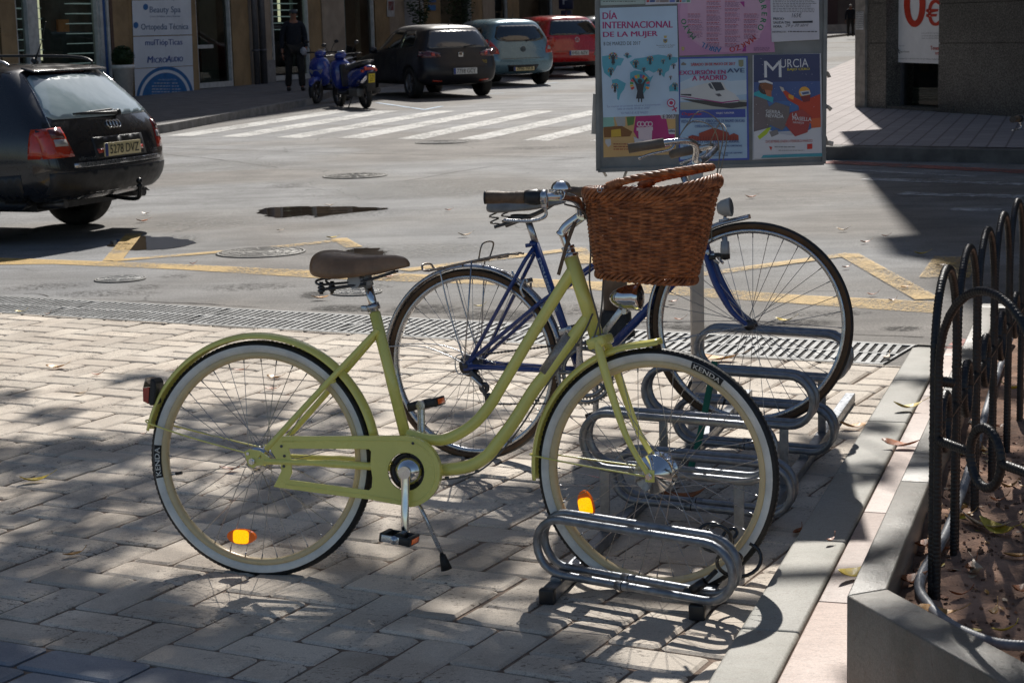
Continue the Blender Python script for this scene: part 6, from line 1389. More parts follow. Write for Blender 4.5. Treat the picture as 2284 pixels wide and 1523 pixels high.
# ------------------------------------------------------------ right granite building
random.seed(31)
GA = G(1918, 262); GB_ = G(2284, 287); GE = (GB_-GA); GE.z = 0; GE.normalize(); GN = Vector((GE.y, -GE.x, 0)); GN = GN if GN.y < 0 else -GN
gr = empty('granite_building', GA, (0, 0, 0), 'dark grey granite corner building with a shop window, in full shade at right', 'building')
GRAN, t_, b__ = newmat('dark granite'); co_ = coords(t_); c_ = ramp(t_, noise_n(t_, co_, 55, 3, .85), [(.35, (.045, .040, .034)), (.52, (.10, .092, .080)), (.68, (.20, .185, .16))])
c_ = mixc(t_, .8, c_, ramp(t_, noise_n(t_, co_, .9, 5), [(.35, .75), (.65, 1.15)]), 'MULTIPLY'); t_.links.new(c_, b__.inputs['Base Color']); b__.inputs['Roughness'].default_value = .45
SWZ2 = .15; zg = SWZ2+gz(27)
def gsz(px, py, off=0): p = onplane(px, py, GA+GN*off, GN); return (p-GA).dot(GE), p.z
def gw(s, z, off=0): p = GA+GE*s+GN*off; return Vector((p.x, p.y, z))-GA
def gbx(mb, s0, s1, z0, z1, off, dep):
    V = [gw(s, z, o) for o in (off, off-dep) for s, z in ((s0, z0), (s1, z0), (s1, z1), (s0, z1))]; mb.mesh(V, [(0, 1, 2, 3), (7, 6, 5, 4), (0, 4, 5, 1), (1, 5, 6, 2), (2, 6, 7, 3), (3, 7, 4, 0)], False)
S_ = lambda px, py=150: gsz(px, py)[0]
def course(px0, px1, m, name, off, dep, jy, mat_):
    mb = MB(); s0, s1 = S_(px0), S_(px1) if px1 < 2600 else S_(2284)+8; zj = [zg-.15]+[gsz(px0, y)[1] for y in jy]+[gsz(px0, jy[-1])[1]+.95*k for k in range(1, 4)]
    for a, b in zip(zj, zj[1:]): gbx(mb, s0, s1, a+.006, b-.006, off, dep)
    gbx(mb, s0+.005, s1-.005, zj[0], zj[-1], off-.02, dep-.04); return mb.build(name, mat_, gr)
course(1933, 1976, 0, 'pier', 0, .5, (97, 9), GRAN); course(2097, 9999, 0, 'granite_wall', .03, .6, (97, 9), GRAN)
mb = MB(); gbx(mb, S_(2097)+.02, S_(2097)+.35, zg-.1, gsz(2097, 235)[1], .045, .05); mb.build('plinth_slab', GRAN, gr)
mb = MB(); gbx(mb, S_(1912), S_(1934), zg-.15, 6.5, .04, .45); mb.build('corner_pier', mat('grey corner stone', (.23, .21, .185), .7, var=.2, bmp=.3), gr)
mb = MB(); mb.mesh([gw(s, z, -.30) for s, z in ((S_(1976), zg+.02), (S_(2097), zg+.02), (S_(2097), 4.5), (S_(1976), 4.5))], [(0, 1, 2, 3)], False); gp = mb.build('shop_pane', SGL, gr, fixn=False)
if gp.data.polygons[0].normal.dot(GN) < 0: gp.data.flip_normals()
mb = MB(); mb = MB(); gbx(mb, S_(1976)-1.2, S_(2097)+.6, zg, 4.5, -.95, .1); gbx(mb, S_(1934)+.02, S_(1976)-.03, zg, 4.5, -.48, .5); mb.build('shop_interior', mat('green black interior', (.010, .020, .018), .6), gr)
mb = MB(); gbx(mb, S_(1976), S_(2097), zg-.1, zg+.05, -.02, .4); mb.build('threshold', GRAN, gr); mb = MB(); gbx(mb, S_(1976), S_(1980), zg, 4.5, -.26, .1); mb.build('pane_frame', PIPE, gr)
mb = MB(); z0, z1 = gsz(2050, 236)[1], gsz(2050, 198)[1]
for i in range(6): gbx(mb, S_(2010)-.25, S_(2095), z0+(z1-z0)*i/6, z0+(z1-z0)*(i+.78)/6, -.40, .04)
mb.build('vent_grille', mat('olive grille', (.05, .058, .042), .6), gr)
# upper storeys with balconies, casting the street shadow
mb = MB(); gbx(mb, S_(1918)-.55, S_(2284)+22, 5.4, 19.2, .35, 16); gbx(mb, S_(1918)+.05, S_(2284)+22, 4.4, 5.5, -.0, 14); gbx(mb, S_(2284)+8, S_(2284)+22, -.1, 5.0, .0, 14); mb.build('upper_wall', ST2, gr)
mb = MB()
for k, (z, w) in enumerate(((8.0, .5), (11.2, .75), (14.4, .5), (17.2, .9))): gbx(mb, S_(1918)-.55-w, S_(1918)+1.5, z, z+1.0, .35-.5*(k % 2), 2.2)
mb.build('balcony', ST2, gr)
# poster in the window
po = empty('window_poster', GA, (0, 0, 0), 'large white poster reading 0€ in red, inside the granite shop window', 'poster')
def wq(x, y, off=-.22): s, z = gsz(1700+x/3.046, y/3.046, off); return gw(s, z, off)
mb = MB(); P_ = [(889, 424), (1213, 436), (1213, -330), (893, -330)]; mb.mesh([wq(x, y) for x, y in P_]+[wq(x, y, -.24) for x, y in P_], [(0, 1, 2, 3), (7, 6, 5, 4), (0, 4, 5, 1), (1, 5, 6, 2), (2, 6, 7, 3), (3, 7, 4, 0)], False); mb.build('poster_sheet', mat('white poster sheet', (.72, .72, .72), .4, 0, .03), po)
REDP = mat('poster red', (.45, .035, .015), .4); mb = MB()
def wt(t, x, y, w, h, bold=0, ang=0): put_text(mb, t, lambda a, b: wq(x+a, y-b+a*ang, -.214), w, h, 0, 0, 0, bold)
n = 40; P_ = []; ring_ = MB()
for i in range(n):
    a = 2*pi*i/n; P_ += [(1036+74*cos(a), 35+152*sin(a)), (1036+32*cos(a), 35+108*sin(a))]
ring_.mesh([wq(x, y, -.214) for x, y in P_], [(2*i, 2*i+1, (2*i+3) % (2*n), (2*i+2) % (2*n)) for i in range(n)], False)
ring_.build('red_zero', REDP, po)
wt('€', 1116, 178, 92, 178, .03); wt('Tenem', 1142, 342, 70, 28, .02); wt('us', 1176, 372, 26, 16, .02); mb.build('red_lettering', REDP, po)
mb = MB(); 
for i, y in enumerate((232, 250, 266)): wt('para nosotros lo primero', 1084, y, 124, 9) if i == 0 else wt('eres tú, en tu oficina', 1084, y, 122 if i == 1 else 118, 9)
wt('Banca Familiar', 938, 358, 64, 10); wt('Patrocinado por', 912, 318, 56, 7); wt('Consulte las condiciones en su oficina habitual', 912, 402, 290, 7, 0, .02)
mb.tube([wq(928, 335, -.212), wq(924, 350, -.212), wq(918, 366, -.212)], .006, 4); mb.tube([wq(924, 350, -.212), wq(936, 366, -.212)], .006, 4); mb.tube([wq(916, 348, -.212), wq(936, 344, -.212)], .006, 4)
mb.build('fine_print', mat('grey print', (.12, .12, .12), .5), po)
# papers on the corner pier
for px0, px1, lb in ((1915, 1921, 'narrow white notice taped on the corner pier, left of another'), (1922, 1932, 'white notice with small print taped on the corner pier, right of another')):
    mb = MB(); gbx(mb, S_(px0, 50), S_(px1, 50), gsz(1920, 67)[1], gsz(1920, 27)[1], .052, .006); o = mb.build('paper_notice', mat('white notice', (.45, .45, .45), .5)); o.location = GA; tag(o, lb, 'notice')
    mb = MB(); 
    for i in range(9): z = gsz(1920, 30+i*4)[1]; gbx(mb, S_(px0, 50)+.01, S_(px1, 50)-.01, z, z+.008, .055, .002)
    q = mb.build('print_lines', DKS, o)
# pavement on the right: kerb line
RK = [G(1600, 330), G(1700, 344), G(1840, 352), G(2284, 362)]
ka, kb_ = G(1840, 356), G(2284, 366); kd_ = (kb_-ka).normalized(); kd_.z = 0
K0 = ka-kd_*1.9; K1 = kb_+kd_*12; KNn = Vector((-kd_.y, kd_.x, 0)); KNn = KNn if KNn.y > 0 else -KNn
back = Vector((sin(R(14)), cos(R(14)), 0))
PVR, t_, b__ = newmat('pink grey pavement'); co_ = coords(t_); br = t_.nodes.new('ShaderNodeTexBrick'); br.inputs['Scale'].default_value = 1; br.inputs['Brick Width'].default_value = .5; br.inputs['Row Height'].default_value = .2; br.inputs['Mortar Size'].default_value = .012; br.offset = .5
br.inputs['Color1'].default_value = (.34, .30, .29, 1); br.inputs['Color2'].default_value = (.40, .355, .345, 1); br.inputs['Mortar'].default_value = (.21, .175, .165, 1)
mp_ = t_.nodes.new('ShaderNodeMapping'); mp_.inputs['Rotation'].default_value = (0, 0, R(-73)); t_.links.new(co_, mp_.inputs[0]); t_.links.new(mp_.outputs[0], br.inputs['Vector']); t_.links.new(br.outputs[0], b__.inputs['Base Color']); b__.inputs['Roughness'].default_value = .8
mb = MB(); P_ = []
rows = [0, 2, 5, 9, 14, 20, 27, 40, 60, 100]; a0 = K0+KNn*.16; a1 = K1+KNn*.16; V = []
for r_ in rows: 
    for q in (a0+back*r_, a1+back*r_): V.append((q.x, q.y, gz(q.y)+SWZ2))
mb.mesh(V, [(2*i, 2*i+1, 2*i+3, 2*i+2) for i in range(len(rows)-1)], False); tag(mb.build('pavement', PVR), kind='structure')
mb = MB(); n = 14; V = []
for i in range(n+1):
    q = K0.lerp(K1, i/n); r_ = q+KNn*.16; V += [(q.x, q.y, gz(q.y)-.05), (q.x, q.y, gz(q.y)+SWZ2-.01), (q.x+KNn.x*.02, q.y+KNn.y*.02, gz(q.y)+SWZ2), (r_.x, r_.y, gz(r_.y)+SWZ2)]
mb.mesh(V, [(4*i+k, 4*i+4+k, 4*i+5+k, 4*i+1+k) for i in range(n) for k in range(3)], False); q0 = K0+KNn*.16
V = []
for r_ in rows:
    q = q0+back*r_; V += [(q.x, q.y, gz(q.y)-.05), (q.x, q.y, gz(q.y)+SWZ2)]
V = [(K0.x, K0.y, gz(K0.y)-.05), (K0.x, K0.y, gz(K0.y)+SWZ2)]+V
mb.mesh(V, [(2*i, 2*i+2, 2*i+3, 2*i+1) for i in range(len(rows))], False)
tag(mb.build('pavement_kerb', mat('dark kerb stone', (.12, .11, .10), .7, var=.25, scale=3)), kind='structure')
# unseen row of buildings added behind the corner for the shop glass to reflect
rb_ = empty('unseen_terrace', (9.9, 47, gz(47)), (0, 0, -R(11)), 'unseen row of buildings added behind the granite corner for the shop glass to reflect', 'building')
mb = MB(); mb.box((5, 36, 6), (10, 72, 12.6)); mb.build('wall', ST2, rb_)
for i in range(9):
    for k in range(3): mb = MB(); mb.box((-.01, 4+i*8, 2+k*3.6), (.12, 2.4, 2.2)); mb.build('window', SHD, rb_)
# far building closing the street
fb_ = empty('far_building', (30, 135, gz(135)), (0, 0, 0), 'dark shaded building far down the street at the top right', 'building')
mb = MB(); mb.box((0, 0, 8), (60, 8, 16)); mb.build('wall', mat('far dark wall', (.06, .05, .05), .8, var=.3, scale=.3), fb_)
mb = MB()
for i in range(12): mb.box((-26+i*4.4, -4.02, 1.6), (2.6, .1, 2.8))
mb.build('shopfront', mat('far shopfront', (.05, .02, .035), .4, var=.5, scale=.4), fb_)
mb = MB(); mb.box((0, -4.1, .3), (60, .2, .5)); mb.build('plinth', DSW, fb_)
# ------------------------------------------------------------ cars
def carpaint(name, col, met=.0, rough=.25):
    return mat(name, col, rough, met, .04, 2, 0, 1.0)
CGL, _t, _b = newmat('car glass'); _b.inputs['Base Color'].default_value = (.012, .016, .018, 1); _b.inputs['Roughness'].default_value = .04; _b.inputs['Specular IOR Level'].default_value = .9; _b.inputs['Coat Weight'].default_value = 1
CGL2, _t, _b = newmat('sky painted car glass'); _b.inputs['Roughness'].default_value = .16; _b.inputs['Coat Weight'].default_value = 1; _b.inputs['Coat Roughness'].default_value = .05
_t.links.new(ramp(_t, noise_n(_t, coords(_t), 2.4, 5, .6, .6), [(.3, (.32, .41, .44)), (.7, (.48, .57, .60))]), _b.inputs['Base Color'])  # sky reflection painted into the pale mottled base colour of the glass
CPLA = mat('plate yellowish', (.74, .62, .33), .35, coat=.3); CPLW = mat('plate white', (.60, .61, .60), .35, coat=.3); CPLY = mat('plate yellow', (.65, .48, .02), .4); EUB = mat('plate blue', (.02, .05, .25), .4)
TRIM = mat('black car trim', (.022, .023, .026), .42, var=.2, scale=10); TYR = mat('car tyre', (.016, .016, .016), .7, bmp=.2); WHA = mat('dull wheel alloy', (.22, .22, .225), .35, .7); ORL = mat('orange red lens', (.50, .035, .012), .1, coat=1); SMK = mat('smoked lens', (.10, .02, .02), .12, coat=1); WLN = mat('clear lamp lens', (.35, .33, .32), .15, coat=1)
def catmull1(keys, x):
    if x <= keys[0][0]: return keys[0][1]
    for (x0, v0), (x1, v1) in zip(keys, keys[1:]):
        if x <= x1: t = (x-x0)/(x1-x0); t = t*t*(3-2*t); return v0+(v1-v0)*t
    return keys[-1][1]
def make_car(name, label, D, loc, head, scale=1, group=None):
    """local: x forward from rear bumper, y left, z up"""
    L, W, Hh = D['L'], D['W'], D['H']; hw = W/2; zb = D['belt']; paint = D['paint']
    root = empty(name, loc, (0, 0, head), label, 'car', group, scale)
    rp = D['rear']  # list of (z, x, halfwidth factor) rows 1..7
    st = []
    # rear face rows
    nrow = len(rp)
    top = [(0, None)]
    xs = [D['xs0'], .8, 1.25, 1.9, L*.5, L*.60, L*.68, L*.80, L*.92, L-.06]
    def roofz(x): return catmull1(D['roof'], x)
    def body(x):
        k = min(1, (L-x)/.7) if x > L-.7 else 1; f = .80+.20*sqrt(max(0, k)); zb_ = zb-.02*(x/L)
        if x > L*.62: zb_ = catmull1([(L*.62, zb), (L*.75, zb-.02), (L*.95, zb-.12), (L, zb-.28)], x)
        zr = roofz(x); g = max(0, min(1, (zr-zb_)/.3)); hr = hw*(D['tumble']) 
        rows = []
        for i, (z, _, w) in enumerate(rp):
            t = (z, w)
        zs = [rp[0][0]-.02, rp[1][0], rp[2][0], rp[3][0], zb_]; ws = [.93*hw*f, .985*hw*f, hw*f, .995*hw*f, .955*hw*f]
        rows = [(w, z) for w, z in zip(ws, zs)]
        rows.append((hw*f*.955*(1-g)*.9+hr*g, zb_+(zr-.09-zb_)*g+.015*(1-g))); rows.append(((hw*f*.955*(1-g)*.75+(hr-.10)*g), max(zb_+.03, zr-.02)))
        return rows
    cols = []
    cols.append([(x, w*hw, z) for z, x, w in rp])
    for i, x in enumerate(xs):
        r = body(x); c = []
        for k, (w, z) in enumerate(r):
            xx = x
            if i == 0: xx = max(x*.0+rp[k][1]+D.get('cr', .20), x if k < 5 else rp[k][1]+.10)
            if i == 0 and k >= 5: w, z = rp[k][2]*hw+.05, rp[k][0]+.012
            c.append((xx, w, z))
        cols.append(c)
    bm = bmesh.new(); Lf, Rt, Ct = [], [], []
    for c in cols:
        Lf.append([bm.verts.new((x, y, z)) for x, y, z in c]); Rt.append([bm.verts.new((x, -y, z)) for x, y, z in c])
    nr = len(cols[0])
    for A_, s in ((Lf, 1), (Rt, -1)):
        for i in range(len(cols)-1):
            for k in range(nr-1):
                f = [A_[i][k], A_[i+1][k], A_[i+1][k+1], A_[i][k+1]]; bm.faces.new(f if s < 0 else f[::-1])
    # roof, floor and caps with a middle column
    mid = [[bm.verts.new((c[nr-1][0], 0, c[nr-1][2]+.022)) for c in cols], [bm.verts.new((c[0][0], 0, c[0][2])) for c in cols]]
    for i in range(len(cols)-1):
        bm.faces.new([Lf[i][nr-1], Lf[i+1][nr-1], mid[0][i+1], mid[0][i]]); bm.faces.new([Rt[i+1][nr-1], Rt[i][nr-1], mid[0][i], mid[0][i+1]])
        bm.faces.new([Lf[i+1][0], Lf[i][0], mid[1][i], mid[1][i+1]]); bm.faces.new([Rt[i][0], Rt[i+1][0], mid[1][i+1], mid[1][i]])
    for i, sgn in ((0, -1), (len(cols)-1, 1)):
        mc = [mid[1][i]]+[bm.verts.new((cols[i][k][0]+sgn*.07, 0, cols[i][k][2])) for k in range(1, nr-1)]+[mid[0][i]]
        for k in range(nr-1):
            a = [Lf[i][k], Lf[i][k+1], mc[k+1], mc[k]]; b = [Rt[i][k+1], Rt[i][k], mc[k], mc[k+1]]
            if sgn > 0: a.reverse(); b.reverse()
            bm.faces.new(a); bm.faces.new(b)
    bmesh.ops.recalc_face_normals(bm, faces=bm.faces)
    me = bpy.data.meshes.new('body'); bm.to_mesh(me); bm.free(); o = bpy.data.objects.new('body', me); COL.objects.link(o)
    me.materials.append(paint); md = o.modifiers.new('s', 'SUBSURF'); md.levels = 3; md.render_levels = 3
    wr = D['wr']; wx = D['wheels']
    cuts = []
    cb_ = MB()
    for x in wx:
        for s in (1, -1): cb_.tube([(x, s*(hw-.25), wr), (x, s*(hw+.2), wr)], wr+.055, 40)
    cut = cb_.build('cut', TRIM); bo_ = o.modifiers.new('b', 'BOOLEAN'); bo_.operation = 'DIFFERENCE'; bo_.object = cut; bo_.solver = 'EXACT'
    dg = bpy.context.evaluated_depsgraph_get(); dg.update(); ev = o.evaluated_get(dg); m2 = bpy.data.meshes.new_from_object(ev)
    o.modifiers.clear(); o.data = m2; bpy.data.objects.remove(cut)
    m2.polygons.foreach_set('use_smooth', [True]*len(m2.polygons)); o.parent = root
    m2.materials.clear(); m2.materials.append(paint)
    bv = BVHTree.FromPolygons([v.co[:] for v in m2.vertices], [p.vertices[:] for p in m2.polygons])
    def panel(pname, poly, m, axis='x', off=.004, par=None, side=1, sub=5, holes=None, th=.006):
        """polygon given in (y,z) for the rear, (x,z) for a side, projected on the body"""
        b2 = bmesh.new(); vs = [b2.verts.new((a, b, 0)) for a, b in poly]; b2.faces.new(vs)
        bmesh.ops.triangulate(b2, faces=b2.faces[:])
        for _ in range(sub):
            es = [e for e in b2.edges if e.calc_length() > .09]
            if not es: break
            bmesh.ops.subdivide_edges(b2, edges=es, cuts=1); bmesh.ops.triangulate(b2, faces=[f for f in b2.faces if len(f.verts) > 3])
        P_ = []
        for v in b2.verts:
            a, b = v.co.x, v.co.y
            if axis == 'x': h = bv.ray_cast(Vector((-2, a, b)), Vector((1, 0, 0))); dflt = Vector((.2, a, b))
            elif axis == 'z': h = bv.ray_cast(Vector((a, b, 3)), Vector((0, 0, -1))); dflt = Vector((a, b, 1))
            else: h = bv.ray_cast(Vector((a, side*3, b)), Vector((0, -side, 0))); dflt = Vector((a, side*hw, b))
            if h[0] is None: P_.append((dflt, Vector((-1, 0, 0))))
            else:
                nn2 = h[1]; dv = Vector((-1, 0, 0)) if axis == 'x' else (Vector((0, 0, 1)) if axis == 'z' else Vector((0, side, 0)))
                if nn2.dot(dv) < 0: nn2 = -nn2
                P_.append((h[0], nn2))
        b2.verts.index_update(); mb = MB(); F = [[v.index for v in f.verts] for f in b2.faces]; n = len(P_)
        mb.mesh([p+q*off for p, q in P_]+[p-q*.004 for p, q in P_], F)
        bd_ = [e for e in b2.edges if e.is_boundary]
        mb.addf([(e.verts[0].index, e.verts[1].index, e.verts[1].index+n, e.verts[0].index+n) for e in bd_], False)
        b2.free(); return mb.build(pname, m, par or root)
    # glass
    g = D['rglass']; panel('rear_window', g, D.get('rgm', CGL), 'x', .004)
    for s in (1, -1):
        for q in D['sglass']: panel('side_window', q, CGL, 'y', .003, side=s)
    for nm, poly, m in D['rearbits']:
        for s in ((1, -1) if nm[0] != '*' else (1,)):
            panel(nm.strip('*'), [(a*s, b) for a, b in poly], m, 'x', .010 if ('reversing' in nm or 'smoked' in nm or 'core' in nm) else .006 if 'lamp' in nm else .005)
    for nm, poly, m in D.get('sidebits', []):
        for s in (1, -1): panel(nm, poly, m, 'y', .004, side=s)
    # plate
    zc, w_, h_, yc = D['plate']; h = bv.ray_cast(Vector((-2, yc, zc)), Vector((1, 0, 0)))[0]; x0 = (h.x if h else 0)-.012
    mb = MB(); mb.box((x0, yc, zc), (.012, w_, h_), None, .002); pl = mb.build('number_plate', D['pm'], root)
    mb = MB(); mb.box((x0-.0065, yc+w_/2-.022, zc), (.003, .040, h_-.006)); mb.build('plate_band', EUB, pl)
    mb = MB(); put_text(mb, D['no'], lambda a, b: (x0-.0085, yc-.018-a, zc+b), w_*.80, h_*.66, center=True, bold=.01); mb.build('plate_lettering', INK, pl)
    # wheels
    for i, x in enumerate(wx):
        for s in (1, -1):
            mb = MB(); o_ = (x, s*(hw-.115), wr); mb.lathe([(wr*.62, .10), (wr*.9, .105), (wr*.985, .085), (wr, .05), (wr, -.05), (wr*.985, -.085), (wr*.9, -.105), (wr*.62, -.10)], 40, o=o_, closed=True); t_ = mb.build('wheel', TYR, root)
            mb = MB(); q = s; mb.lathe([(wr*.63, q*.095), (wr*.60, q*.085), (wr*.57, q*.06), (.001, q*.055)], 32, o=o_)
            for k in range(D.get('spk', 6)):
                a = 2*pi*k/D.get('spk', 6)+.3; M = Matrix.Rotation(-a, 3, 'Y'); mb.box(Vector(o_)+M @ Vector((wr*.33, q*.078, 0)), (wr*.52, .022, wr*.15), M, .006)
            mb.lathe([(.05, q*.095), (.001, q*.10)], 16, o=o_); mb.build('rim', WHA, t_)
    mb = MB(); mb.box((L*.5, 0, .30), (L-.9, W*.62, .10)); mb.build('underbody', TRIM, root)
    # mirrors
    for s in (1, -1):
        mb = MB(); mb.ball((L*.60, s*(hw+.09), zb+.05), .085, 12, (.7, 1.1, .8)); mb.box((L*.60+.02, s*(hw+.01), zb+.0), (.06, .12, .05), None, .01); mb.build('wing_mirror', D.get('mir', paint), root)
    return root, bv, panel
BLKC = carpaint('black car paint', (.008, .009, .013)); BLKC2 = mat('faded black car paint', (.012, .013, .018), .4, 0, .04, 2, 0, .12); LBC = carpaint('light blue metallic paint', (.14, .25, .31), .3, .3); REDC = carpaint('red car paint', (.46, .012, .012)); WHC = carpaint('white car paint', (.65, .66, .66))
# estate (near left)
est = dict(L=4.80, W=1.83, H=1.44, belt=.965, paint=BLKC, tumble=.74, wr=.33, wheels=(1.02, 3.78), xs0=.30, cr=.22,
    rear=[(.33, .16, .80), (.45, .02, .88), (.62, .0, .915), (.80, .055, .905), (.972, .10, .89), (1.345, .46, .675), (1.415, .56, .60)],
    roof=[(.5, 1.42), (1.2, 1.455), (2.4, 1.465), (2.9, 1.40), (3.5, .98), (4.2, .93), (4.8, .70)],
    rglass=[(.66, 1.0), (.70, 1.03), (.545, 1.325), (.50, 1.345), (-.50, 1.345), (-.545, 1.325), (-.70, 1.03), (-.66, 1.0)], rgm=CGL2,
    sglass=[[(.55, 1.0), (1.15, .985), (1.15, 1.30), (.85, 1.31)], [(1.25, .98), (2.0, .975), (2.0, 1.34), (1.25, 1.33)], [(2.1, .975), (3.05, .97), (2.55, 1.30), (2.1, 1.34)]],
    rearbits=[('tail_lamp', [(.842, .93), (.645, .94), (.63, .84), (.60, .705), (.845, .70)], ORL), ('reversing_lamp', [(.75, .845), (.645, .845), (.635, .79), (.75, .79)], WLN), ('smoked_lamp', [(.76, .925), (.655, .93), (.645, .855), (.76, .855)], SMK), ('*boot_trim', [(.62, .615), (.62, .650), (-.62, .650), (-.62, .615)], ALU), ('*bumper_seam', [(.60, .600), (.60, .606), (-.60, .606), (-.60, .600)], TRIM), ('fog_lamp', [(.33, .745), (.23, .75), (.23, .715), (.32, .71)], ORL), ('*bumper_cover', [(.80, .38), (.82, .585), (-.82, .585), (-.80, .38)], TRIM), ('*skid_plate', [(.40, .35), (.36, .40), (-.40, .40), (-.44, .35)], ALU), ('*high_brake_lamp', [(.22, 1.365), (.22, 1.385), (-.22, 1.385), (-.22, 1.365)], SMK), ('*number_recess', [(.36, .67), (.36, .84), (-.36, .84), (-.36, .67)], TRIM)],
    sidebits=[('tail_lamp', [(.10, .70), (.27, .70), (.26, .93), (.12, .93)], ORL), ('bumper_cover', [(.34, .30), (.62, .30), (.62, .56), (.34, .58)], TRIM), ('side_moulding', [(1.5, .50), (3.3, .50), (3.3, .56), (1.5, .56)], TRIM)],
    plate=(.735, .52, .11, .0), pm=CPLA, no='5278 DVZ')
hA = R(90+67.5); hv = Vector((cos(hA), sin(hA), 0))
wc = Vector((-3.74, 16.30, 0)); lv = Vector((-hv.y, hv.x, 0))
locA = wc-hv*1.02+lv*(.915-.12); locA = Vector((locA.x, locA.y, gz(16)))
car1, bv1, pn1 = make_car('estate_car', 'black estate car with yellowish plate 5278 DVZ at the left edge', est, locA, hA, .97)
def hitx(bv, y, z): h = bv.ray_cast(Vector((-2, y, z)), Vector((1, 0, 0)))[0]; return h.x if h else 0
def side_t(bv, x, z, s): h = bv.ray_cast(Vector((x, s*3, z)), Vector((0, -s, 0)))[0]; return h.y if h else 0
mb = MB()
for i in range(4): mb.tube([(hitx(bv1, y_, z_)-.010, y_, z_) for y_, z_ in [(.066-.044*i+.029*cos(a), .935+.029*sin(a)) for a in [2*pi*k/22 for k in range(22)]]], .0052, 8, closed=True)
mb.build('badge_rings', CHR, car1)
for s in (1, -1):
    mb = MB(); pts = [(.62, s*.575, 1.43), (.75, s*.585, 1.475), (1.2, s*.60, 1.495), (2.2, s*.60, 1.50), (2.75, s*.585, 1.47), (2.95, s*.58, 1.42)]
    mb.tube(spline(pts, 8), .012, 10); mb.build('roof_rail', TRIM if s < 0 else mat('silver roof rail', (.30, .30, .31), .3, .8), car1)
mb = MB(); mb.tube([(.78, .02, 1.45), (.70, .03, 1.60)], [.012, .004], 8); mb.tube([(.76, .02, 1.44), (.80, .02, 1.47)], .022, 10); mb.tube([(.70, .03, 1.60), (.62, .05, 1.78)], .003, 6); mb.build('aerial', TRIM, car1)
mb = MB(); z0 = 1.02; x0 = hitx(bv1, 0, z0); mb.tube([(x0-.03, -.12, 1.02), (x0-.035, -.02, 1.025), (hitx(bv1, .35, 1.035)-.03, .36, 1.035)], [.020, .014, .008], 8); mb.tube([(hitx(bv1, .0, 1.05)-.022, -.08, 1.05), (hitx(bv1, .42, 1.035)-.02, .44, 1.035)], .008, 6); mb.tube([(x0+.02, -.12, 1.02), (x0-.05, -.12, 1.025)], .024, 10); mb.build('rear_wiper', TRIM, car1)
mb = MB(); mb.tube(spline([(.30, -.10, .34), (.06, -.10, .31), (-.07, -.10, .31), (-.10, -.10, .36), (-.10, -.10, .43)], 5), .017, 10); mb.ball((-.10, -.10, .455), .027, 12); mb.tube([(-.10, -.10, .405), (-.10, -.10, .425)], .026, 12); mb.build('tow_bar', mat('black tow bar', (.02, .02, .02), .3, .3), car1)
for y_ in (.52, -.62): mb = MB(); mb.tube([(.55, y_, .30), (.20, y_, .315)], .034, 14); mb.build('exhaust_pipe', DKS, car1)
def emb(mbn, t, y, z, w, h, root, bv, m): mb = MB(); put_text(mb, t, lambda a, b: (hitx(bv, y-a, z+b)-.006, y-a, z+b), w, h, center=True, bold=.02); mb.build(mbn, m, root)
emb('badge_lettering', 'allroad', .47, .685, .20, .030, car1, bv1, CHR); emb('badge_lettering', '2.5 TDI', -.50, .69, .14, .026, car1, bv1, CHR)
mb = MB(); mb.box((.50, 0, 1.392), (.13, 1.02, .016), Matrix.Rotation(-.22, 3, 'Y'), .007); mb.build('roof_spoiler', BLKC, car1)
for s in (1, -1):
    mb = MB(); mb.tube([(hitx(bv1, s*.725, .945)-.002, s*.725, .945)]+[(hitx(bv1, s*y_, z_)-.003, s*y_, z_) for y_, z_ in ((.70, 1.03), (.65, 1.14), (.60, 1.24), (.555, 1.34))], .0035, 6); mb.build('window_trim', ALU, car1)
# hatchbacks parked at an angle
def hatch(**k):
    d = dict(L=3.95, W=1.70, H=1.44, belt=.90, tumble=.70, wr=.305, wheels=(.72, 3.18), xs0=.32, cr=.22,
        rear=[(.26, .14, .80), (.40, .02, .90), (.58, .0, .93), (.74, .07, .92), (.92, .12, .88), (1.30, .34, .66), (1.39, .42, .56)],
        roof=[(.4, 1.40), (1.0, 1.445), (1.8, 1.45), (2.2, 1.40), (2.9, .95), (3.4, .88), (3.95, .65)],
        rglass=[(.60, .97), (.64, 1.0), (.51, 1.29), (.46, 1.31), (-.46, 1.31), (-.51, 1.29), (-.64, 1.0), (-.60, .97)],
        sglass=[[(.62, 1.02), (1.30, .98), (1.30, 1.30), (.85, 1.30), (.66, 1.2)], [(1.38, .97), (2.55, .94), (2.1, 1.26), (1.75, 1.34), (1.38, 1.34)]], rearbits=[], plate=(.48, .52, .11, 0), pm=CPLW, no='')
    d.update(k); return d
hB = R(90+25)
CGL3, _t, _b = newmat('hazy hatch glass'); _b.inputs['Base Color'].default_value = (.10, .10, .105, 1); _b.inputs['Roughness'].default_value = .12; _b.inputs['Coat Weight'].default_value = 1
sea = hatch(paint=BLKC2, rgm=CGL3, no='7718 GCY', rearbits=[('tail_lamp', [(.83, .93), (.60, .92), (.42, .87), (.42, .80), (.62, .79), (.82, .80)], SMK), ('fog_lamp', [(.60, .36), (.40, .34), (.40, .31), (.60, .33)], ORL), ('*boot_seam', [(.55, .615), (.55, .622), (-.55, .622), (-.55, .615)], TRIM), ('lamp_core', [(.60, .89), (.53, .89), (.53, .82), (.60, .82)], ORL)], plate=(.52, .50, .12, -.05))
p_ = G(1004, 219); 
def place(px, py, head, dx=0, dy=0):
    p = G(px, py); h = Vector((cos(head), sin(head), 0)); q = p-h*.72; return Vector((q.x+dx, q.y+dy, gz(q.y+1)))
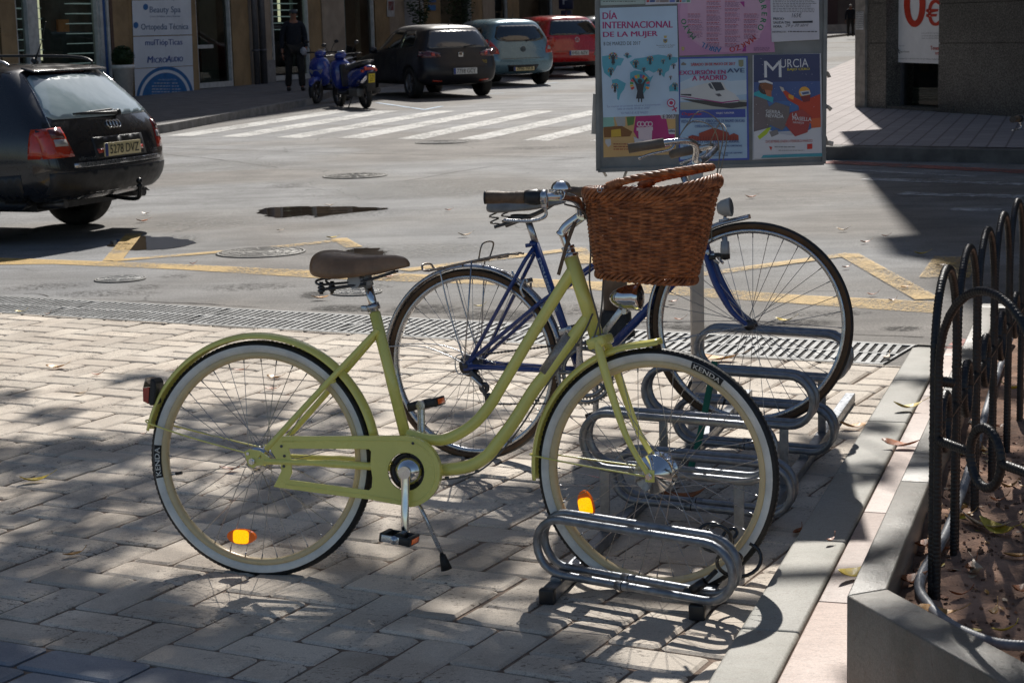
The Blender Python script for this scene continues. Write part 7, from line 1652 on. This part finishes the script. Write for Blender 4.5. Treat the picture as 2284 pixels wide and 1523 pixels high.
car2, bv2, pn2 = make_car('hatchback_car', 'black hatchback parked beside the blue motor scooters', sea, place(1001, 217, hB), hB, 1.02, 'cars parked at an angle')
p3 = hatch(L=3.94, paint=LBC, no='2986 HKB', rglass=[(.54, 1.0), (.60, 1.06), (.50, 1.29), (.44, 1.32), (-.44, 1.32), (-.50, 1.29), (-.60, 1.06), (-.54, 1.0), (-.35, .965), (.35, .965)], roof=[(.4, 1.44), (1.0, 1.49), (1.8, 1.49), (2.2, 1.43), (2.9, .98), (3.4, .9), (3.95, .65)],
    rear=[(.26, .14, .80), (.40, .02, .90), (.58, .0, .93), (.74, .07, .92), (.94, .12, .88), (1.32, .30, .66), (1.43, .40, .56)], rearbits=[('tail_lamp', [(.86, 1.02), (.72, 1.04), (.58, .80), (.56, .70), (.84, .72)], ORL), ('reversing_lamp', [(.80, .86), (.66, .86), (.62, .78), (.80, .78)], WLN), ('*boot_seam', [(.50, .60), (.50, .607), (-.50, .607), (-.50, .60)], TRIM), ('*plate_recess', [(.34, .32), (.40, .46), (-.36, .46), (-.30, .32)], BLKC2)], plate=(.385, .50, .11, .0), pm=CPLA)
car3, bv3, pn3 = make_car('hatchback_car', 'pale blue metallic hatchback between the black and the red cars', p3, place(1140, 191, hB), hB, 1.03, 'cars parked at an angle')
p4 = hatch(L=3.97, paint=REDC, no='6451 BZV', rearbits=[('tail_lamp', [(.84, .94), (.56, .93), (.54, .80), (.82, .78)], ORL), ('lamp_core', [(.78, .90), (.66, .90), (.66, .83), (.78, .83)], SMK), ('*boot_seam', [(.56, .60), (.56, .607), (-.56, .607), (-.56, .60)], TRIM), ('*rear_valance', [(.60, .27), (.66, .36), (-.66, .36), (-.60, .27)], TRIM)], plate=(.56, .50, .11, .0))
car4, bv4, pn4 = make_car('hatchback_car', 'bright red hatchback beside the notice board', p4, place(1262, 172, hB), hB, 1.08, 'cars parked at an angle')
p5 = hatch(L=4.1, paint=WHC, no='1180 FDN', rearbits=[('tail_lamp', [(.84, .94), (.60, .93), (.60, .80), (.82, .78)], ORL)])
q5 = G(1345, 160); car5, bv5, pn5 = make_car('hatchback_car', 'glaring white car half hidden behind the red one', p5, place(1352, 158, hB, 0, .5), hB, 1.06, 'cars parked at an angle')
for c_, bv, z_, kind in ((car2, bv2, .84, 's'), (car3, bv3, .80, 'o'), (car4, bv4, .86, 'v')):
    x_ = hitx(bv, 0, z_)-.012; mb = MB()
    if kind == 's': mb.box((x_, 0, z_), (.012, .10, .09), None, .01); put_text(mb, 'S', lambda a, b: (x_-.01, -a, z_+b), .06, .06, center=True, bold=.05)
    else: mb.lathe([(.055, 0), (.06, -.006), (.055, -.012), (.046, -.008)], 24, o=(x_, 0, z_), ax='x', closed=True)
    if kind == 'o':
        for s_ in (-1, 1): mb.box((x_-.006, s_*.018, z_), (.008, .012, .07))
        mb.box((x_-.006, 0, z_), (.008, .03, .012))
    if kind == 'v': mb.tube([(x_-.006, .035, z_+.03), (x_-.006, .0, z_-.04), (x_-.006, -.035, z_+.03)], .006, 5)
    mb.build('badge', CHR if kind != 'o' else DKS, c_)
    mb = MB(); x2 = hitx(bv, -.1, 1.0); mb.tube([(x2-.02, -.12, .985), (hitx(bv, -.35, 1.03)-.02, -.38, 1.02)], [.014, .007], 6); mb.tube([(x2, -.12, .985), (x2-.04, -.12, .985)], .02, 8); mb.build('rear_wiper', TRIM, c_)
    mb = MB(); mb.tube([(.62, 0, 1.42), (.50, 0, 1.58)], [.010, .003], 6); mb.build('aerial', TRIM, c_)
mb = MB(); x_ = hitx(bv2, -.50, .70); put_text(mb, '20', lambda a, b: (x_-.008, -.50-a, .69+b), .10, .07, center=True, bold=.04); mb.build('sticker', mat('faded yellow sticker', (.30, .22, .04), .5), car2)
for c_, bv in ((car2, bv2), (car3, bv3)):
    mb = MB()
    for s_ in (1,):
        pts = [(x, side_t(bv, x, .60, 1)+.001, z) for x, z in ((1.34, .45), (1.33, .9))]; mb.tube(pts, .004, 4)
        pts = [(x, side_t(bv, x, .60, 1)+.001, z) for x, z in ((2.45, .45), (2.62, .9))]; mb.tube(pts, .004, 4)
        mb.box((1.5, side_t(bv, 1.5, .80, 1)+.012, .80), (.16, .02, .025), None, .006)
    mb.build('door_seam', TRIM, c_)
# ------------------------------------------------------------ motor scooters
BLS = paintm('glossy royal blue plastic', (.012, .034, .25), .25, .9); MSEAT = mat('grey black vinyl seat', (.06, .06, .062), .35, coat=.3); MIR = mat('mirror face', (.5, .5, .5), .05, 1)
def loft(mb, secs, seg=16, smooth=True, pw=2.6):
    # secs: (x, zc, halfwidth, halfheight)
    pts = []
    for x, zc, w, h in secs:
        for k in range(seg):
            a = 2*pi*k/seg; c, s = cos(a), sin(a); rr = (abs(c)**pw+abs(s)**pw)**(-1/pw); pts.append((x, w*c*rr, zc+h*s*rr))
    n = len(secs); f = [(i*seg+k, i*seg+(k+1) % seg, (i+1)*seg+(k+1) % seg, (i+1)*seg+k) for i in range(n-1) for k in range(seg)]+[tuple(range(seg))[::-1], tuple(range((n-1)*seg, n*seg))]
    mb.mesh(pts, f)
def scooter(label, loc, head, steer=0, lean=0, plate=True):
    r = empty('motor_scooter', loc, (lean, 0, head), label, 'motor scooter', 'blue motor scooters parked by the kerb')
    wr, x0, x1 = .235, .25, 1.52
    for x, nm in ((x0, 'rear_wheel'), (x1, 'front_wheel')):
        mb = MB(); mb.lathe([(wr-.075, .035), (wr-.03, .052), (wr-.006, .035), (wr, 0), (wr-.006, -.035), (wr-.03, -.052), (wr-.075, -.035)], 32, o=(x, 0, wr), closed=True); w = mb.build(nm, TYR, r)
        mb = MB()
        for k in range(5): a = 2*pi*k/5; M = Matrix.Rotation(-a, 3, 'Y'); mb.box(Vector((x, 0, wr))+M @ Vector((.09, 0, 0)), (.16, .03, .03), M)
        mb.lathe([(wr-.07, .03), (wr-.085, .02), (wr-.085, -.02), (wr-.07, -.03)], 28, o=(x, 0, wr), closed=True); mb.build('rim', DKS, w)
    mb = MB(); loft(mb, [(1.50, .66, .04, .10), (1.46, .66, .17, .17), (1.38, .66, .21, .24), (1.30, .62, .21, .30), (1.22, .60, .20, .27), (1.17, .62, .15, .2)]); o = mb.build('front_fairing', BLS, r); 
    mb = MB(); loft(mb, [(1.74, .36, .03, .03), (1.68, .44, .075, .05), (1.54, .485, .085, .05), (1.38, .44, .08, .06), (1.32, .36, .05, .05)]); mb.build('front_mudguard', BLS, r)
    mb = MB(); mb.tube([(1.50, .07, .235), (1.38, .07, .60)], .02, 10); mb.tube([(1.50, -.07, .235), (1.38, -.07, .60)], .02, 10); mb.build('fork', DKS, r)
    mb = MB(); mb.X = Matrix.Translation((1.475, 0, .62)) @ Matrix.Rotation(R(18), 4, 'Y'); mb.prism([(-.16, .05), (-.10, -.05), (0, -.085), (.10, -.05), (.16, .05), (.06, .02), (0, .04), (-.06, .02)], 0, .02, lambda u, v, h: (h, u, v)); mb.build('headlight', WLN, r)
    mb = MB(); loft(mb, [(1.22, .30, .16, .05), (1.0, .28, .19, .045), (.78, .29, .18, .06), (.62, .32, .15, .08)]); mb.build('footboard', MATS['black plastic'], r)
    mb = MB(); loft(mb, [(.76, .50, .12, .18), (.62, .56, .16, .17), (.40, .62, .165, .13), (.16, .67, .14, .10), (-.04, .73, .10, .07), (-.12, .76, .05, .03)]); mb.build('rear_fairing', BLS, r)
    mb = MB(); loft(mb, [(.92, .72, .08, .03), (.80, .755, .13, .06), (.55, .775, .15, .06), (.30, .82, .14, .055), (.10, .84, .11, .045), (.02, .83, .07, .02)]); mb.build('seat', MSEAT, r)
    mb = MB(); mb.tube(spline([(.2, .13, .83), (.0, .12, .87), (-.08, 0, .88), (.0, -.12, .87), (.2, -.13, .83)], 5), .012, 8); mb.build('grab_rail', MATS['black plastic'], r)
    mb = MB(); mb.box((-.09, 0, .74), (.06, .22, .06), Matrix.Rotation(-.3, 3, 'Y'), .015)
    for s in (-1, 1): mb.box((-.03, s*.13, .70), (.10, .04, .05), None, .012)
    mb.build('tail_light', REDL if False else ORL, r)
    mb = MB(); mb.box((-.10, 0, .50), (.02, .17, .36), Matrix.Rotation(-.25, 3, 'Y'), .01); mb.box((.25, 0, .43), (.30, .10, .06), None, .02); mb.build('rear_mudguard', MATS['black plastic'], r)
    if plate:
        mb = MB(); M = Matrix.Rotation(-.25, 3, 'Y'); mb.box((-.135, 0, .56), (.008, .12, .165), M); pl = mb.build('number_plate', CPLY, r)
        mb = MB()
        for t, z in (('C8', .045), ('461', .0), ('BFW', -.045)): put_text(mb, t, lambda a, b: M @ Vector((-.006, -a, z+b))+Vector((-.135, 0, .56)), .07, .032, center=True, bold=.02)
        mb.build('plate_lettering', INK, pl)
    mb = MB(); mb.box((.42, .10, .30), (.42, .14, .16), None, .03); mb.box((.45, -.11, .31), (.30, .10, .12), None, .03); mb.build('engine', mat('dull engine alloy', (.16, .155, .15), .45, .5, .2, 20), r)
    mb = MB(); mb.tube([(.60, -.15, .26), (.25, -.16, .28), (-.02, -.16, .33)], [.03, .055, .05], 14); mb.build('exhaust', DKS, r)
    mb = MB(); mb.tube([(.62, .10, .22), (.70, .17, .02)], .011, 8); mb.tube([(.70, .17, .02), (.78, .17, .02)], .01, 8); mb.build('side_stand', DKS, r)
    hbx = MB(); hbx.tube(spline([(1.30, 0, .93), (1.26, .12, .98), (1.20, .25, .985), (1.14, .34, .98)], 5), .013, 8); hbx.tube(spline([(1.30, 0, .93), (1.26, -.12, .98), (1.20, -.25, .985), (1.14, -.34, .98)], 5), .013, 8); hbx.build('handlebar', MATS['black plastic'], r)
    mb = MB(); loft(mb, [(1.40, .93, .05, .03), (1.34, .95, .10, .06), (1.26, .97, .12, .055), (1.20, .97, .08, .03)]); mb.build('handlebar_cowl', BLS, r)
    mb = MB(); mb.box((1.235, 0, 1.03), (.02, .16, .055), Matrix.Rotation(-.9, 3, 'Y'), .006); mb.build('dashboard', CHR, r)
    for s in (-1, 1):
        mb = MB(); mb.tube(spline([(1.24, s*.22, .99), (1.25, s*.27, 1.10), (1.22, s*.31, 1.16)], 4), .006, 6); mb.ball((1.21, s*.33, 1.19), .055, 12, (.35, 1, .62)); mb.build('mirror', MATS['black plastic'], r)
    for s in (-1, 1): mb = MB(); mb.tube([(1.19, s*.265, .984), (1.14, s*.37, .98)], .018, 10); mb.build('grip', MATS['black rubber'], r)
    mb = MB(); mb.box((1.08, 0, .60), (.05, .22, .42), Matrix.Rotation(.12, 3, 'Y'), .03); mb.build('leg_shield', MATS['black plastic'], r)
    return r
g1 = G(706, 233); g2 = G(817, 242)
h1 = R(-113); d1 = Vector((cos(h1), sin(h1), 0)); q = g1-d1*1.52; scooter('royal blue motor scooter facing the street with clear headlight, nearer the kerb', (q.x, q.y, gz(q.y)), h1, plate=False)
h2 = R(90+27); d2_ = Vector((cos(h2), sin(h2), 0)); q = g2-d2_*.25; scooter('royal blue motor scooter seen from behind with yellow number plate', (q.x, q.y, gz(q.y)), h2, lean=-.06)
# ------------------------------------------------------------ people
SKIN = mat('tanned skin', (.25, .115, .075), .5, var=.1, scale=20); NAVYC = mat('navy knit', (.010, .013, .022), .9, var=.3, scale=40, bmp=.4); TRS = mat('dark trousers', (.020, .018, .018), .85, var=.25, scale=20, bmp=.3); SHOE = mat('dark shoe leather', (.02, .018, .018), .5)
def skinmesh(name, verts, edges, rad, m, par, root=0, lv=2):
    me = bpy.data.meshes.new(name); me.from_pydata(verts, edges, []); o = bpy.data.objects.new(name, me); COL.objects.link(o)
    sk = o.modifiers.new('s', 'SKIN'); sk.use_smooth_shade = True
    for i, r in enumerate(rad):
        sv = me.skin_vertices[0].data[i]; sv.radius = r if isinstance(r, tuple) else (r, r)
    me.skin_vertices[0].data[root].use_root = True
    sb = o.modifiers.new('b', 'SUBSURF'); sb.levels = lv; sb.render_levels = lv
    dg = bpy.context.evaluated_depsgraph_get(); dg.update(); m2 = bpy.data.meshes.new_from_object(o.evaluated_get(dg)); o.modifiers.clear(); o.data = m2
    m2.materials.clear(); m2.materials.append(m); m2.polygons.foreach_set('use_smooth', [True]*len(m2.polygons)); o.parent = par; return o
def person(label, loc, rotz, H_=1.70, lean=.06, cap=True, step=.14, hair=None, bag=True):
    """faces -y in local space"""
    k = H_/1.72; p = empty('person', loc, (0, 0, rotz), label, 'person'); p.scale = (k,)*3
    V = [(0, 0, .95), (0, -.01, 1.12), (0, -.03, 1.30), (0, -.05, 1.42), (0, -.065, 1.50), (0, -.085, 1.58), (0, -.09, 1.66),
         (.10, 0, .90), (.12, -.04-step*.3, .50), (.13, -.0-step*.6, .09), (.14, -.13-step*.6, .045),
         (-.10, 0, .90), (-.12, .02+step*.2, .50), (-.13, .09+step*.5, .09), (-.14, -.04+step*.5, .045),
         (.19, -.03, 1.38), (.245, .0, 1.12), (.235, -.12, .90), (.225, -.17, .83),
         (-.19, -.03, 1.38), (-.25, .02, 1.12), (-.26, -.03, .88), (-.262, -.06, .79)]
    Ed = [(0, 1), (1, 2), (2, 3), (3, 4), (4, 5), (5, 6), (0, 7), (7, 8), (8, 9), (9, 10), (0, 11), (11, 12), (12, 13), (13, 14), (3, 15), (15, 16), (16, 17), (17, 18), (3, 19), (19, 20), (20, 21), (21, 22)]
    Rr = [(.14, .10), (.13, .10), (.155, .11), (.10, .08), .052, (.072, .085), (.068, .08), .08, .052, .038, .035, .08, .052, .038, .035, .055, .043, .032, .030, .055, .043, .032, .030]
    body = skinmesh('body', V, Ed, Rr, SKIN, p)
    # face details and ears belong to the body mesh
    mb = MB(); mb.ball((0, -.178, 1.60), .016, 8, (.8, 1.1, 1.3)); mb.ball((.078, -.09, 1.60), .02, 8, (.4, .8, 1.3)); mb.ball((-.078, -.09, 1.60), .02, 8, (.4, .8, 1.3)); 
    # hands: palm, fingers, thumb
    for s, (hx, hy, hz) in ((1, (.222, -.185, .80)), (-1, (-.262, -.07, .745))):
        mb.ball((hx, hy, hz), .036, 10, (.5, .9, 1.2))
        for f in range(4):
            fy = hy-.026+.017*f; Lf_ = (.060, .068, .066, .052)[f]; mb.tube(spline([(hx, fy, hz-.025), (hx-s*.006, fy-.004, hz-.025-Lf_*.55), (hx-s*.022, fy-.006, hz-.025-Lf_)], 3), [.0085]*4+[.008, .0075, .006], 6)
        mb.tube([(hx-s*.004, hy-.03, hz+.012), (hx-s*.018, hy-.055, hz-.012), (hx-s*.022, hy-.058, hz-.035)], [.010, .009, .007], 6)
    q = mb.build('hands_and_face', SKIN, p)
    bm = bmesh.new(); bm.from_mesh(body.data); bm.from_mesh(q.data); bm.to_mesh(body.data); bm.free(); bpy.data.objects.remove(q)
    body.data.polygons.foreach_set('use_smooth', [True]*len(body.data.polygons))
    mb = MB()
    for s in (-1, 1): mb.ball((s*.028, -.166, 1.625), .009, 6, (1.2, .5, .7))
    mb.box((0, -.168, 1.555), (.042, .008, .006)); mb.build('eyes', DKS, body)
    js = [0, 1, 2, 3, 15, 16, 17, 19, 20, 21]; mp = {j: i for i, j in enumerate(js)}
    SV = [V[j] for j in js]; SV[0] = (0, 0, .86); SV[3] = (0, -.045, 1.43); SE = [(mp[a], mp[b]) for a, b in Ed if a in mp and b in mp]
    SRr = [(.185, .135), (.18, .14), (.19, .135), (.115, .095), .080, .062, .048, .080, .062, .048]; skinmesh('sweater', SV, SE, SRr, NAVYC, p)
    TV = [(0, 0, .95), V[7], V[8], (V[9][0], V[9][1], .07), V[11], V[12], (V[13][0], V[13][1], .07)]; TR = [(.165, .13), .115, .083, .078, .115, .083, .078]; skinmesh('trousers', TV, [(0, 1), (1, 2), (2, 3), (0, 4), (4, 5), (5, 6)], TR, TRS, p)
    for j, s in ((10, 1), (14, -1)):
        mb = MB(); a, b = Vector(V[j-1]), Vector(V[j]); mb.X = Matrix.Translation((a.x, 0, 0)); mb.mesh([], []) if False else None; mb.X = None
        bm = bmesh.new(); bmesh.ops.create_uvsphere(bm, u_segments=14, v_segments=8, radius=1)
        for v in bm.verts: v.co = Vector((a.x+v.co.x*.048*(1+.15*(v.co.y < 0)), (a.y-.075)+v.co.y*.145, max(.0, .045+v.co.z*(.05 if v.co.y > 0 else .038))))
        mb.frombm(bm, (0, 0, 0), None, True); bm.free(); mb.build('shoe', SHOE, p)
    if cap:
        mb = MB(); bm = bmesh.new(); bmesh.ops.create_uvsphere(bm, u_segments=18, v_segments=10, radius=1)
        for v in bm.verts: v.co = Vector((v.co.x*.093, -.095+v.co.y*.115-(.035 if v.co.y < -.4 else 0), 1.668+v.co.z*(.048 if v.co.z > 0 else .022)-.02*max(0, -v.co.y)))
        mb.frombm(bm, (0, 0, 0), None, True); bm.free(); mb.box((0, -.215, 1.642), (.11, .05, .010), Matrix.Rotation(.25, 3, 'X'), .004); mb.build('flat_cap', mat('grey tweed', (.055, .065, .08), .9, var=.3, scale=60, bmp=.4), p)
    if hair:
        mb = MB(); mb.ball((0, -.07, 1.635), .092, 14, (.93, 1.05, .95)); mb.build('hair', hair, p)
    if bag:
        mb = MB(); bm = bmesh.new(); bmesh.ops.create_icosphere(bm, subdivisions=3, radius=1)
        for v in bm.verts: n_ = noise.noise(v.co*2.5)*.35; v.co = Vector((.17+v.co.x*.075*(1+n_), -.235+v.co.y*.05*(1+n_), .83+v.co.z*.085*(1+n_)-.03*max(0, v.co.x)))
        mb.frombm(bm, (0, 0, 0), None, True); bm.free(); o = mb.build('plastic_bag', mat('white plastic bag', (.35, .36, .40), .35)); o.location = p.location; o.rotation_euler = p.rotation_euler; o.scale = p.scale
        tag(o, 'small crumpled white plastic bag held by the man in the flat cap', 'bag')
    return p
mp_ = G(660, 203, SW); person('man in navy sweater, dark trousers and grey flat cap on the pavement', (mp_.x, mp_.y, swz(mp_.y)), R(16), 1.72, step=.16)
fp_ = G(1897, 82, SWZ2); person('distant white haired person in black standing far up the lit pavement', (fp_.x, fp_.y, gz(fp_.y)+SWZ2), R(-10), 1.66, cap=False, hair=mat('white hair', (.45, .43, .40), .8), bag=False, step=.25)
# ------------------------------------------------------------ bicycle glimpsed beyond the fence
wb = copy_tree(yb); 
MAPM = {YEL.name: mat('white bicycle paint', (.45, .45, .44), .3, coat=.4)}
for o in [wb]+list(wb.children_recursive):
    if o.type == 'MESH':
        o.data = o.data.copy()
        for i, m in enumerate(o.data.materials):
            if m and m.name in MAPM: o.data.materials[i] = MAPM[m.name]
wb.scale = (.93,)*3; tip = at(2262, 297, 9.6); ang = R(78)
lx, ly, lz = .80*.93, .303*.93, (.770+.348)*.93
wb.rotation_euler = (0, 0, ang); off = Vector((cos(ang)*lx-sin(ang)*ly, sin(ang)*lx+cos(ang)*ly, 0)); wb.location = Vector((tip.x, tip.y, 0))-off
tag(wb, 'white bicycle beyond the fence at the right edge, handlebar end in view', 'bicycle')
# ------------------------------------------------------------ tree over the square (crown above the frame, gives the dappled shade)
tr = empty('tree', (3.9, 10.2, 0), (0, 0, 0), 'broad leafy tree whose crown hangs over the bicycles and dapples the paving', 'tree')
BARK = mat('grey brown bark', (.13, .10, .075), .9, var=.3, scale=8, bmp=.8)
mb = MB(); mb.tube(spline([(0, 0, -.1), (.05, 0, 1.2), (-.05, .05, 2.6), (-.2, .1, 4.0)], 6), [.24-.008*i for i in range(19)], 14); mb.build('trunk', BARK, tr)
rs = random.Random(12)
LV = mat('tree leaves', (.055, .10, .03), .45, var=.4, scale=20)
clusters = []
def shade(px, py, r, h=None, dens=1.0, z=.05, ry=None):
    """hang a leaf cluster so that its shadow reaches the ground there"""
    g = G(px, py, z); h = (h or rs.uniform(3.9, 5.4))*1.38; r *= 1.12; ry = ry*1.12 if ry else None; t = (h-z)/SUN.z; c = g+SUN*t; clusters.append((c, r, dens, ry or r))
for a in SHADE: shade(*a)
mb = MB(); nleaf = 0; bmb = MB()
for c, r, dens, ry in clusters:
    n = int(520*dens*r*ry/.16)
    for i in range(n):
        a = rs.random()*2*pi; rr = sqrt(rs.random()); d = Vector((cos(a)*rr*r, sin(a)*rr*ry, rs.uniform(-.35, .35)*min(1, r*1.6)))
        p = c+d+SUN*rs.uniform(-.3, .3)-tr.location; M = Matrix.Rotation(rs.random()*6.3, 3, 'Z') @ Matrix.Rotation(rs.gauss(0, .5), 3, 'X') @ Matrix.Rotation(rs.gauss(0, .4), 3, 'Y'); l = rs.uniform(.035, .055); w_ = l*.5
        u_, v_ = M @ Vector((l, 0, 0)), M @ Vector((0, w_, 0)); mb.mesh([p-u_, p-u_*.3+v_, p+u_*.4+v_*.8, p+u_, p+u_*.4-v_*.8, p-u_*.3-v_], [(0, 1, 2, 3, 4, 5)], False)
cr = mb.build('crown', LV, tr, fixn=False)
fork_pts = [Vector((a, b, c+1.5 if i_ else c)) for i_, (a, b, c) in enumerate([Vector((-.2, .1, 4.0)), Vector((-.9, .0, 4.5)), Vector((-2.2, -.4, 4.75)), Vector((-3.8, -.6, 4.9)), Vector((-5.6, .2, 5.0)), Vector((-1.4, 1.6, 4.8)), Vector((-3.4, 1.9, 5.0)), Vector((-2.6, -2.0, 4.7))])]
for a, b, r0, r1 in ((0, 1, .15, .12), (1, 2, .10, .08), (2, 3, .08, .05), (3, 4, .05, .03), (1, 5, .08, .05), (5, 6, .05, .03), (2, 7, .05, .03)): bmb.tube([fork_pts[a], (fork_pts[a]+fork_pts[b])/2+Vector((0, .05, .12)), fork_pts[b]], [r0, (r0+r1)/2, r1], 8)
for c, r, dens, ry in clusters:
    q = c-tr.location; f = min(fork_pts[1:], key=lambda v: (v-q).length); bmb.tube([f, (f+q)/2+Vector((0, 0, .08)), q], [.022, .014, .006], 5)
bmb.build('branches', BARK, tr)
